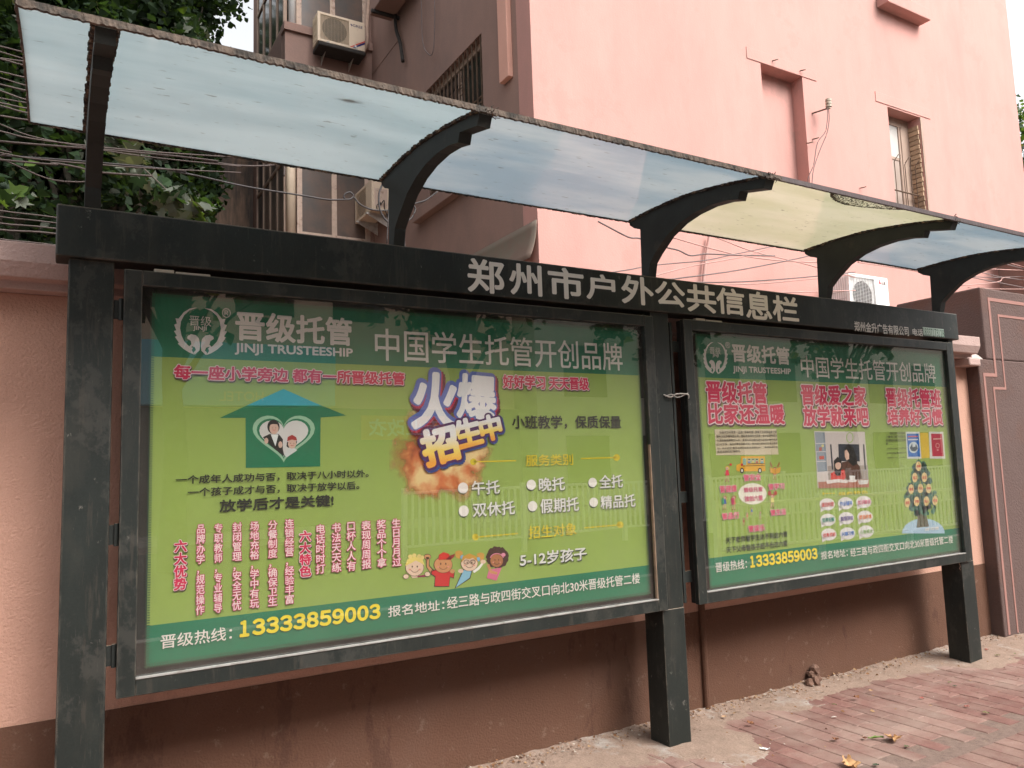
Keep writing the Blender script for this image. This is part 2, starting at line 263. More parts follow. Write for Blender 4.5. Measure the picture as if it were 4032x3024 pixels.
# crumbs and leaf fragments along the foot of the wall
Lt = MB()
for k in range(3600):
    x = random.uniform(-1, 9.5); y = .34 - abs(random.gauss(0, .07)) - (random.random() < .12) * random.uniform(0, .7); s = random.uniform(.003, .010) * (1.5 if random.random() < .1 else 1)
    if x > 6.05 and y > .24: y = .24 - random.random() * .1
    a = random.uniform(0, 6.28); z = .022 + random.uniform(-.004, .012) - .06 * (.35 - y) + (.0 if y > .1 else .004); z = max(z, .003)
    p = [(x + s * math.cos(a), y + s * math.sin(a), z), (x + s * .6 * math.cos(a + 1.8), y + s * .6 * math.sin(a + 1.8), z + s * random.uniform(0, 1)), (x - s * math.cos(a), y - s * math.sin(a), z + s * .3), (x + s * .5 * math.cos(a - 1.6), y + s * .5 * math.sin(a - 1.6), z)]
    Lt.add(p, [(0, 1, 2), (0, 2, 3)], random.choice([0, 0, 1, 2, 3]))
Lt.build('leaf_litter', [printmat((.20, .10, .05), .9), printmat((.30, .19, .10), .9), printmat((.10, .05, .035), .9), printmat((.36, .31, .26), .9)], kind='stuff', bevel=-1)

# ---------------- boundary wall ----------------
W = thing('boundary_wall', 'salmon boundary wall with brown lower band and pink coping behind the notice board', 'wall')
MB().box(-14, 6.12, .35, .60, .565, 2.17).build('upper_wall', salmon, W)
MB().box(-14, 6.12, .347, .60, -.3, .565).build('painted_band', brown, W, label='dark brown painted band along the foot of the wall')
MB().prism([(.20, 2.335), (.20, 2.262), (.225, 2.207), (.272, 2.203), (.275, 2.172), (.72, 2.172), (.75, 2.2), (.75, 2.325), (.5, 2.345)], 'x', -14, 6.05).build('coping', coping, W, bevel=.004)
MB().tube([(3.075, .335, -.03), (3.075, .335, 2.17)], .019, 10, smooth=False).build('drain_pipe', brown, W)
rebase(W, (3, .45, 0))
# mortar lumps stuck at the wall foot
lm = MB()
for (x, y, z, s) in ((3.90, .29, .03, .030), (3.945, .28, .035, .032), (3.985, .30, .045, .03), (3.99, .315, .095, .030), (3.95, .315, .075, .022)):
    bmx = bmesh.new(); bmesh.ops.create_icosphere(bmx, subdivisions=2, radius=s)
    for v in bmx.verts: v.co *= 1 + random.uniform(-.28, .22); v.co.z *= 1.1
    lm.add([(v.co.x + x, v.co.y + y, v.co.z + z) for v in bmx.verts], [tuple(v.index for v in f.verts) for f in bmx.faces]); bmx.free()
lm.build('mortar_lump', mat('dried_mud', (.15, .085, .06), .95, .2, 20, bump=.6, bscale=60), label='knobbly lump of dried mortar stuck to the foot of the brown wall', cat='rubble')

# ---------------- gate pier at the right ----------------
P = thing('gate_pier', 'mauve brown stepped wall pier with thin pink outline past the right post', 'wall pier')
MB().box(6.09, 12.5, .25, .62, -.2, 2.172).build('lower_block', pierm, P, bevel=.01)
MB().box(6.215, 12.5, .25, .98, 2.172, 2.765).build('upper_block', pierm, P, bevel=.014)
pl = MB(); w_ = .028
def hline(x0, x1, z, w=w_): pl.box(x0, x1, .2465, .252, z - w / 2, z + w / 2)
def vline(x, z0, z1, w=w_): pl.box(x - w / 2, x + w / 2, .2465, .252, z0, z1)
hline(6.31, 9, 2.672); vline(6.324, 2.06, 2.658); hline(6.136, 6.338, 2.046); vline(6.150, .03, 2.032)
hline(6.436, 9, 2.545, .02); vline(6.446, 1.95, 2.535, .02); hline(6.262, 6.456, 1.94, .02); vline(6.272, .03, 1.93, .02)
pl.build('pink_outline', pinkline, P, bevel=-1)
wg = MB(); wg.prism([(.26, 2.165), (.62, 2.165), (.62, 2.34), (.42, 2.30), (.30, 2.21)], 'x', 5.98, 6.216); o = wg.build('mortar_fillet', plaster, P, bevel=.02)
MB().box(5.93, 6.09, .23, .5, 2.11, 2.175).build('coping_stub', coping, P, bevel=.012)
rebase(P, (6.6, .4, 0))

# ---------------- building behind ----------------
def wall_y(y0, y1, x0, x1, z0, z1, holes, mb):     # wall in a y plane with rectangular holes
    xs = sorted({x0, x1} | {h[0] for h in holes} | {h[1] for h in holes}); zs = sorted({z0, z1} | {h[2] for h in holes} | {h[3] for h in holes})
    for a, b in zip(xs, xs[1:]):
        run = None
        for c, d in zip(zs, zs[1:]):
            hole = any(h[0] <= a and b <= h[1] and h[2] <= c and d <= h[3] for h in holes)
            if hole:
                if run: mb.box(a, b, y0, y1, run[0], run[1]); run = None
            else: run = (run[0], d) if run else (c, d)
        if run: mb.box(a, b, y0, y1, run[0], run[1])
def wall_x(x0, x1, y0, y1, z0, z1, holes, mb):
    ys = sorted({y0, y1} | {h[0] for h in holes} | {h[1] for h in holes}); zs = sorted({z0, z1} | {h[2] for h in holes} | {h[3] for h in holes})
    for a, b in zip(ys, ys[1:]):
        run = None
        for c, d in zip(zs, zs[1:]):
            hole = any(h[0] <= a and b <= h[1] and h[2] <= c and d <= h[3] for h in holes)
            if hole:
                if run: mb.box(x0, x1, a, b, run[0], run[1]); run = None
            else: run = (run[0], d) if run else (c, d)
        if run: mb.box(x0, x1, a, b, run[0], run[1])
B = thing('apartment_building', 'pink painted apartment building with barred windows behind the notice board', 'building')
XS, YF = 4.272, 3.8
m = MB(); wall_y(YF, YF + .30, XS, 14.82, 0, 15, [(8.02, 8.872, 4.95, 6.858), (10.85, 11.69, 4.95, 6.838), (10.95, 11.76, 8.66, 10.3), (8.02, 8.87, 8.6, 10.4)], m)
m.box(8.02, 8.872, YF + .20, YF + .30, 4.95, 6.858)
m.box(8.02, 8.87, YF + .20, YF + .30, 8.6, 10.4)
m.build('front_wall', pinkwall, B)
for x0, x1, z0, z1 in ((7.75, 9.178, 6.86, 7.026), (10.558, 11.992, 6.862, 7.024)):
    MB().box(x0, x1, YF - .010, YF, z0, z1).build('lintel', pinkwall, B, bevel=.004)
MB().box(10.80, 11.93, YF - .20, YF, 8.46, 8.655).build('window_sill', pinkwall, B, bevel=.01)
# right window in the front wall
wn = MB(); wn.box(10.85, 11.69, YF + .20, YF + .24, 6.70, 6.838); wn.box(10.85, 10.90, YF + .2, YF + .24, 4.95, 6.70); wn.box(11.40, 11.45, YF + .2, YF + .24, 4.95, 6.70); wn.box(10.90, 11.40, YF + .2, YF + .24, 6.12, 6.17)
wf = wn.build('window', winframe, B, bevel=.004, label='narrow old window with wooden frame and broken brick reveal')
MB().box(10.90, 11.40, YF + .215, YF + .225, 6.17, 6.70).build('pane', mat('milky_pane', (.42, .40, .37), .3, .1, 2), wf)
MB().box(10.90, 11.40, YF + .21, YF + .23, 4.95, 6.12).build('shutter_board', mat('grey_board', (.33, .26, .22), .8, .15, 9, stretch=(5, 1, .3)), wf)
MB().box(11.45, 11.69, YF + .19, YF + .23, 4.95, 6.70).build('jamb_board', winframe, wf)
for k in range(22):
    MB().box(11.655, 11.689 - (k % 3) * .004, YF + .02 + (k % 2) * .01, YF + .19, 4.98 + k * .079, 5.046 + k * .079).build('brick', brickraw, wf)
MB().box(11.692, 11.735, YF - .012, YF, 4.95, 6.84).build('edge_strip', winframe, wf)
for k in range(6):
    x = 10.93 + k * .137
    MB().tube([(x, YF + .10, 4.95), (x, YF + .10, 5.9), (x - .01, YF + .09, 6.02), (x + (.05 if k % 2 else -.05), YF + .05, 6.13)], .007, 6).build('bar', rust, wf, smooth=True)
MB().tube([(10.84, YF + .10, 5.55), (11.70, YF + .10, 5.55)], .012, 6, smooth=False).build('bar', rust, wf)
# top right window
wn = MB(); wn.box(10.95, 11.76, YF + .12, YF + .16, 8.66, 8.72); wn.box(10.95, 11.0, YF + .12, YF + .16, 8.72, 10.3); wn.box(11.71, 11.76, YF + .12, YF + .16, 8.72, 10.3)
wf = wn.build('window', winframe2, B); MB().box(11.0, 11.71, YF + .135, YF + .145, 8.72, 10.3).build('pane', glasswarm, wf)
for k in range(6): MB().tube([(11.02 + k * .135, YF + .06, 8.66), (11.02 + k * .135, YF + .06, 10.3)], .007, 6, smooth=False).build('bar', rust, wf)
# small hooks and pegs in the front wall
for p in ((9.99, 5.383), (8.25, 6.94), (8.82, 6.93), (9.0, 5.95), (8.86, 5.86)):
    MB().tube([(p[0], YF, p[1]), (p[0] + .015, YF - .05, p[1] - .005), (p[0] + .06, YF - .06, p[1] + .012)], .008, 6).build('hook', rust, B, smooth=True)
# side wall
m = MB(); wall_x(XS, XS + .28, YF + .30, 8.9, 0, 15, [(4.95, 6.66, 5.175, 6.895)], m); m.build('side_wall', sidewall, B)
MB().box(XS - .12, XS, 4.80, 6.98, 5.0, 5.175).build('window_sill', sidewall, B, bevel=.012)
wn = MB()
for a, b in ((4.95, 5.02), (5.75, 5.82), (6.59, 6.66)): wn.box(XS + .10, XS + .15, a, b, 5.175, 6.895)
wn.box(XS + .10, XS + .15, 5.02, 5.75, 6.82, 6.895); wn.box(XS + .10, XS + .15, 5.82, 6.59, 6.82, 6.895); wn.box(XS + .1, XS + .15, 5.02, 5.75, 5.175, 5.24); wn.box(XS + .1, XS + .15, 5.82, 6.59, 5.175, 5.24)
wf = wn.build('window', winframe2, B, label='barred window in the shaded side wall'); MB().box(XS + .12, XS + .13, 5.02, 6.59, 5.24, 6.82).build('pane', glassdark, wf)
for k in range(14): MB().box(XS + .01, XS + .026, 5.0 + k * .122, 5.016 + k * .122, 5.175, 6.895).build('bar', rust, wf)
for z in (5.35, 6.03, 6.10, 6.72): MB().box(XS + .028, XS + .044, 4.95, 6.66, z, z + .02).build('bar', rust, wf)
for yy in (5.55, 6.1):
    t_ = MB(); t_.tube([(XS + .005, yy + .09 * math.cos(a) * (1 - a / 14), 6.4 + .09 * math.sin(a) * (1 - a / 14)) for a in [i * .6 for i in range(18)]], .007, 5); t_.build('bar', rust, wf, smooth=True)
MB().box(XS - .07, XS, 4.21, 4.42, 5.96, 9.0).build('downpipe_casing', cream if False else mat('casing_paint', (.60, .33, .26), .8, .07, 3), B, bevel=.006)
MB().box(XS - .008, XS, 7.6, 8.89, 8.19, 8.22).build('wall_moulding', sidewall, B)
# curved plastic awning sheet low on the corner
aw = MB(); vs = []; fs = []
for i in range(13):
    for j in range(7):
        y = 3.80 + i * .13; t = j / 6; q = 0
        vs.append((XS - .015 - .10 * t * t - .04 * q * t, y - .02 * q * t, 4.12 - .44 * t + (.16 * q * q * t)))
for i in range(12):
    for j in range(6): a = i * 7 + j; fs.append((a, a + 1, a + 8, a + 7))
aw.add(vs, fs); o = aw.build('peeling_sheet', mat('old_plastic_sheet', (.17, .12, .095), .7, .12, 2, second=(.15, .13, .10), mixs=2), B, smooth=True, bevel=-1); sm = o.modifiers.new('thickness', 'SOLIDIFY'); sm.thickness = .008
# rear wing with enclosed balconies
MB().box(2.795, 2.93, 10.99, 11.25, 0, 15).build('corner_pillar', sidewall, B)
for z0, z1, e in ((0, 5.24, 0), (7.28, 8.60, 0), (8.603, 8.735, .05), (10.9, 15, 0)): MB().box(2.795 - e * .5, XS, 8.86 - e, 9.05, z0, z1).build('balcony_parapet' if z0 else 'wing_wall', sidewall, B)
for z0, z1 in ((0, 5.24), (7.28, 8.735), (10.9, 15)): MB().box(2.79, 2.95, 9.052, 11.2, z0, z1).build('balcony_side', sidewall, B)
MB().box(1.1, 2.79, 11.2, 11.4, 0, 7.9).build('rear_wall', mat('stained_render', (.16, .105, .075), .95, .3, 2, stretch=(2, 1, .3), second=(.05, .04, .035), mixs=1.5), B)
MB().box(2.87, XS, 9.7, 9.8, 4.5, 11.2).build('room_backing', darkm, B); MB().box(2.868, 2.888, 9.08, 11.2, 4.5, 11.2).build('room_backing', darkm, B); MB().box(4.216, XS - .001, 8.87, 9.05, 4.5, 11.2).build('wing_wall', sidewall, B)  # backings are dark sheets: the unlit room is put into their colour
def balc_window(z0, z1, side):
    fr = MB(); fb = 0.035
    if not side:
        for x in (2.99, 3.56, 4.13): fr.box(x, x + .085, 8.90, 8.95, z0, z1)
        fr.box(3.075, 3.56, 8.9, 8.95, z0, z0 + .05); fr.box(3.645, 4.13, 8.9, 8.95, z0, z0 + .05)
        f = fr.build('window', winframe2, B, bevel=.004)
        MB().box(3.075, 3.56, 8.92, 8.93, z0 + .05, z1).build('pane', glasswarm, f); MB().box(3.645, 4.13, 8.92, 8.93, z0 + .05, z1).build('pane', glasswarm, f)
    else:
        for y in (8.98, 9.45, 9.95, 10.45, 10.95): fr.box(2.80, 2.86, y, y + .05, z0, z1)
        for a, b in ((9.03, 9.45), (9.5, 9.95), (10.0, 10.45), (10.5, 10.95)): fr.box(2.80, 2.85, a, b, z0, z0 + .05); fr.box(2.80, 2.85, a, b, z0 + 1.22, z0 + 1.27)
        f = fr.build('window', winframe, B, bevel=.004)
        for a, b in ((9.03, 9.45), (9.5, 9.95), (10.0, 10.45), (10.5, 10.95)): MB().box(2.82, 2.83, a, b, z0 + .05, z1).build('pane', glassdark, f)
for z0, z1 in ((5.24, 7.28), (8.735, 10.9)): balc_window(z0, z1, False); balc_window(z0, z1, True)
MB().tube([(2.90, 8.93, 5.0), (2.90, 8.93, 7.28)], .075, 14, smooth=False).build('corner_post', cream, B, smooth=True)
MB().tube([(2.93, 8.93, 8.735), (2.93, 8.93, 10.9)], .060, 14, smooth=False).build('corner_post', whitem, B, smooth=True)
cu = MB(); vs = []; fs = []
for i in range(13):
    z = 5.3 + i * .155
    for j in range(7): vs.append((3.40 + j * .022 + .02 * math.sin(i * .5), 8.96 + .018 * math.sin(j * 2.4), z))
for i in range(12):
    for j in range(6): a = i * 7 + j; fs.append((a, a + 1, a + 8, a + 7))
cu.add(vs, fs); cu.build('curtain', mat('beige_curtain', (.42, .33, .25), .9, .08, 4), B, smooth=True)
MB().box(XS + .28, 14.8, 4.1, 12, 14.8, 15.0).build('roof', plaster, B)
rebase(B, (9, 6, 0))

# ---------------- air conditioners ----------------
def tmesh(s, off=0, res=3, sp=1.0, al='LEFT', ls=1.0):
    cu = bpy.data.curves.new('lettering', 'FONT'); cu.body = s; cu.offset = off; cu.resolution_u = res; cu.fill_mode = 'FRONT'; cu.space_character = sp; cu.align_x = al; cu.space_line = ls
    o = bpy.data.objects.new('lettering', cu); me = bpy.data.meshes.new_from_object(o); bpy.data.objects.remove(o); bpy.data.curves.remove(cu); return me
def fit_text(s, x0, z0, x1, z1, y, m, parent, off=0, res=3, name='lettering', dx=0, dz=0, al='LEFT', face=1, base=None, rot=0):
    me0 = base or tmesh(s, 0, res, al=al); P0 = [(v.co.x, v.co.y) for v in me0.vertices]; F0 = [tuple(p.vertices) for p in me0.polygons]
    xs = [p[0] for p in P0]; ys = [p[1] for p in P0]; ax, bx, ay, by = min(xs), max(xs), min(ys), max(ys)
    if '\n' not in s and any(c in s for c in '，。：、“”'):
        mq = tmesh(''.join(c for c in s if c not in '，。：、“”'), 0, 2); yy_ = [v.co.y for v in mq.vertices]; ay, by = min(yy_), max(yy_); bpy.data.meshes.remove(mq)
    kx = (x1 - x0) / max(bx - ax, .001); kz = (z1 - z0) / max(by - ay, .001)
    r = off * (abs(kx) + abs(kz)) / 2; dirs = [(0, 0)]     # heavier strokes: the same glyph shifted all round
    if off > .003: n = 6 if off < .03 else (10 if off < .09 else 14); dirs += [(r * math.cos(2 * math.pi * i / n), r * math.sin(2 * math.pi * i / n)) for i in range(n)]
    if off > .09: dirs += [(r * .5 * math.cos(i), r * .5 * math.sin(i)) for i in range(6)]
    V = []; F = []
    for i, (ox, oz) in enumerate(dirs):
        b_ = len(V); yy = y - face * i * .000018
        V += [((x0 + (X - ax) * kx if face == 1 else x1 - (X - ax) * kx) + dx + ox, yy, z0 + dz + (Y - ay) * kz + oz) for X, Y in P0]; F += [tuple(b_ + q for q in f) for f in F0]
    if rot: cx, cz, cr_, sr_ = (x0 + x1) / 2, (z0 + z1) / 2, math.cos(rot), math.sin(rot); V = [(cx + (a - cx) * cr_ - (c - cz) * sr_, b, cz + (a - cx) * sr_ + (c - cz) * cr_) for a, b, c in V]
    me = bpy.data.meshes.new(name); me.from_pydata(V, [], F); me.materials.append(m); me.update()
    if base is None: bpy.data.meshes.remove(me0)
    o = bpy.data.objects.new(name, me); COL.objects.link(o)
    if parent: o.parent = parent
    return o
grillm = mat('ac_grille_paint', (.46, .37, .27), .6, .1, 9); coilm = mat('ac_coil_shadow', (.045, .04, .035), .8, .3, 30)
def ac_unit(name, label, loc, rotz, body, grille, w=.79, h=.50, d=.29, logo='none'):
    A = thing(name, label, 'air conditioner', loc); A.rotation_euler = (0, 0, rotz)
    m = MB(); m.box(0, w, .02, d, 0, h); m.build('casing', body, A, bevel=.012)
    m = MB(); fx0, fx1 = .045, w * .66
    for x0, x1, z0, z1 in ((0, fx0, 0, h), (fx1, w, 0, h), (fx0, fx1, 0, .04), (fx0, fx1, h - .04, h)): m.box(x0, x1, -.006, .0195, z0, z1)
    m.build('front_panel', body, A, bevel=.004)
    m = MB(); c = ((fx0 + fx1) / 2, .012, h / 2); vs = [(c[0] + .205 * math.cos(i * math.pi / 16), .013, c[2] + .205 * math.sin(i * math.pi / 16)) for i in range(32)]
    m.add(vs, [tuple(range(32))]); m.build('fan_opening', coilm, A, bevel=-1)
    for k in range(5):
        a0 = k * 1.2566; m = MB(); m.add([(c[0] + .03 * math.cos(a0), .010, c[2] + .03 * math.sin(a0)), (c[0] + .17 * math.cos(a0 - .25), .0105, c[2] + .17 * math.sin(a0 - .25)), (c[0] + .185 * math.cos(a0 + .3), .008, c[2] + .185 * math.sin(a0 + .3)), (c[0] + .1 * math.cos(a0 + .55), .008, c[2] + .1 * math.sin(a0 + .55))], [(0, 1, 2, 3)]); m.build('fan_blade', blackplastic, A, bevel=-1)
    m = MB()
    for k in range(26):
        z = .048 + k * (h - .096) / 25; m.box(fx0, fx1, -.004, .001, z - .0022, z + .0022)
    for k in range(9):
        x = fx0 + .012 + k * (fx1 - fx0 - .024) / 8; m.box(x - .002, x + .002, .001, .005, .04, h - .04)
    m.build('grille', grille, A, bevel=-1)
    m = MB()
    for k in range(7): m.box(-.006, .002, .04 + k * .034, .05 + k * .034, .04, h - .05)
    for z in (.14, .24, .34): m.box(-.008, -.006, .04, .255, z, z + .01)
    m.build('side_grille', grille, A, bevel=-1)
    for x in (.16, w - .16):
        m = MB(); m.box(x - .02, x + .02, -.05, d + .22, -.028, -.003); m.prism([(-.03, -.028), (d + .22, -.028), (d + .22, -.30)], 'x', x - .004, x + .004); m.build('bracket', greymetal, A)
    return A
def digits_mesh(s):      # numerals set one by one in even cells
    V = []; F = []
    for i, c in enumerate(s):
        me = tmesh(chr(0xFF10 + int(c)), 0, 4); xs = [v.co.x for v in me.vertices]; ys = [v.co.y for v in me.vertices]; w = .56 if c == '1' else .80; o = .20 if c == '1' else .10
        b_ = len(V); V += [(i + o + w * (v.co.x - min(xs)) / (max(xs) - min(xs)), 1.35 * (v.co.y - min(ys)) / (max(ys) - min(ys)), 0) for v in me.vertices]; F += [tuple(b_ + q for q in p.vertices) for p in me.polygons]; bpy.data.meshes.remove(me)
    m_ = bpy.data.meshes.new('numerals'); m_.from_pydata(V, [], F); return m_
A1 = ac_unit('air_conditioner', 'dusty cream air conditioner with GREE lettering on the rear balcony parapet', (3.225, 8.50, 8.36), 0, cream, grillm)
fit_text('GREE', .585, .385, .755, .43, -.0072, printmat((.03, .03, .10)), A1, .012)
m = MB(); m.prism([(.555, .385), (.575, .39), (.58, .41), (.565, .425), (.545, .42), (.54, .405), (.555, .412), (.565, .405)], 'y', -.0074, -.0066); m.build('logo_mark', printmat((.03, .03, .12)), A1, bevel=-1)
m = MB(); m.prism([(.56, .02), (.79, .165), (.79, .185), (.53, .02)], 'y', -.0074, -.0066); m.build('stripe', printmat((.55, .06, .04)), A1, bevel=-1)
m = MB(); m.prism([(.62, .02), (.79, .125), (.79, .16), (.57, .02)], 'y', -.0074, -.0066); m.build('stripe', printmat((.02, .02, .12)), A1, bevel=-1)
m = MB(); m.prism([(.605, .055), (.622, .048), (.615, .03), (.63, .04), (.648, .03), (.64, .05), (.655, .062), (.637, .062), (.63, .08), (.622, .063)], 'y', -.0078, -.0075); m.build('star', printmat((.7, .7, .7)), A1, bevel=-1)
m = MB(); m.box(.0, .79, -.06, .3, -.10, -.03); m.build('underside_slab', darkm, A1, bevel=.02)  # near-black slab standing in for the unit's dark underside
A2 = ac_unit('air_conditioner', 'cream air conditioner on steel arms on the shaded side wall, seen from its end', (3.95, 8.87, 5.52), -math.pi / 2, cream, cream)
m = MB(); m.box(.781, .792, .04, .25, .06, .36); m.build('valve_cover', winframe2, A2)
m = MB(); m.tube([(.79, .08, .02), (.84, .06, .06), (.83, .12, .12), (.80, .14, .10), (.84, .18, .16), (.80, .2, .05), (.80, .26, -.1)], .008, 6); m.build('valve_pipes', blackplastic, A2, smooth=True)
A3 = ac_unit('air_conditioner', 'clean white air conditioner with red mark on the pink front wall', (8.90, 3.34, 3.30), 0, whitem, grillm if False else mat('light_grille', (.55, .53, .52), .6, .05, 9), w=.85, h=.58)
fit_text('志高', .70, .475, .80, .53, -.0072, printmat((.10, .04, .02)), A3, .02)
m = MB(); m.prism([(.655, .485), (.68, .478), (.695, .49), (.69, .51), (.675, .515), (.685, .54), (.668, .545), (.655, .52)], 'y', -.0074, -.0066); m.build('logo_mark', printmat((.5, .03, .04)), A3, bevel=-1)
A4 = thing('air_conditioner', 'dark underside of an air conditioner high on the side wall at the top edge', 'air conditioner', (XS, 6.6, 8.55))
MB().box(-.42, -.06, .0, 1.2, .02, .6).build('casing', sidewall, A4, bevel=.01)
m = MB(); m.box(-.46, 0, .1, .14, -.03, .018); m.box(-.46, 0, 1.0, 1.04, -.03, .018); m.build('bracket', darkm, A4)
# refrigerant pipe in lagging down the wing corner
MB().tube([(4.17, 8.78, 10.8), (4.20, 8.78, 9.6), (4.16, 8.76, 9.1), (4.15, 8.76, 8.7), (4.06, 8.72, 8.45), (4.0, 8.7, 8.3)], .032, 8).build('pipe', mat('lagging_tape', (.40, .28, .22), .8, .25, 14), smooth=True, label='taped refrigerant pipe running down beside the dusty GREE unit', cat='pipe')
MB().tube([(4.20, 7.608, 8.6), (4.19, 7.55, 8.3), (4.2, 7.42, 8.0), (4.2, 7.33, 7.66)], .028, 8).build('hose', darkm, smooth=True, label='short dark hose hanging on the shaded side wall', cat='hose')
MB().tube([(4.2, 6.62, 8.8), (4.2, 6.6, 8.2), (4.2, 6.58, 7.6), (4.2, 6.40, 7.32), (4.2, 6.25, 7.26), (4.2, 6.18, 7.5), (4.2, 6.15, 8.0), (4.2, 6.25, 8.8)], .007, 6).build('cable', cablegrey, smooth=True, label='thin pale cable hanging in a loop on the shaded side wall', cat='cable')
# insulator on an iron arm
I = thing('insulator', 'ribbed ceramic insulator on an iron arm on the pink front wall', 'insulator')
MB().tube([(9.02, 3.82, 6.34), (9.14, 3.60, 6.36)], .011, 8, smooth=False).build('arm', rust, I)
m = MB()
for k in range(3): m.tube([(9.14, 3.60, 6.375 + k * .042), (9.14, 3.60, 6.407 + k * .042)], .042, 12, smooth=False)
m.tube([(9.14, 3.6, 6.35), (9.14, 3.6, 6.50)], .026, 10, smooth=False); m.build('ceramic', mat('dirty_ceramic', (.38, .33, .26), .5, .2, 30), I, smooth=False)
m = MB(); m.tube([(9.10, 3.6, 6.37), (9.10, 3.6, 6.24), (9.05, 3.62, 6.0), (8.90, 3.65, 5.82), (8.82, 3.68, 5.5), (8.70, 3.7, 5.27), (8.73, 3.7, 5.1)], .006, 5); m.tube([(9.13, 3.6, 6.37), (9.13, 3.6, 6.2), (9.08, 3.62, 5.98), (8.93, 3.65, 5.70), (8.80, 3.68, 5.4), (8.76, 3.7, 5.1)], .006, 5); m.build('hanging_wire', cablegrey, I, smooth=True)
rebase(I, (9.02, 3.8, 6.34))
# lean-to roof far right
R_ = thing('shed', 'small tiled lean-to roof past the right end of the pier', 'shed'); MB().prism([(3.0, 4.45), (3.8, 4.95), (3.8, 5.0), (2.95, 4.5)], 'x', 13.4, 17).build('roof', mat('old_tiles', (.10, .06, .05), .9, .2, 9), R_); MB().box(13.6, 16.8, 3.3, 3.8, 2.4, 4.6).build('wall', sidewall, R_); rebase(R_, (15, 3.5, 0))

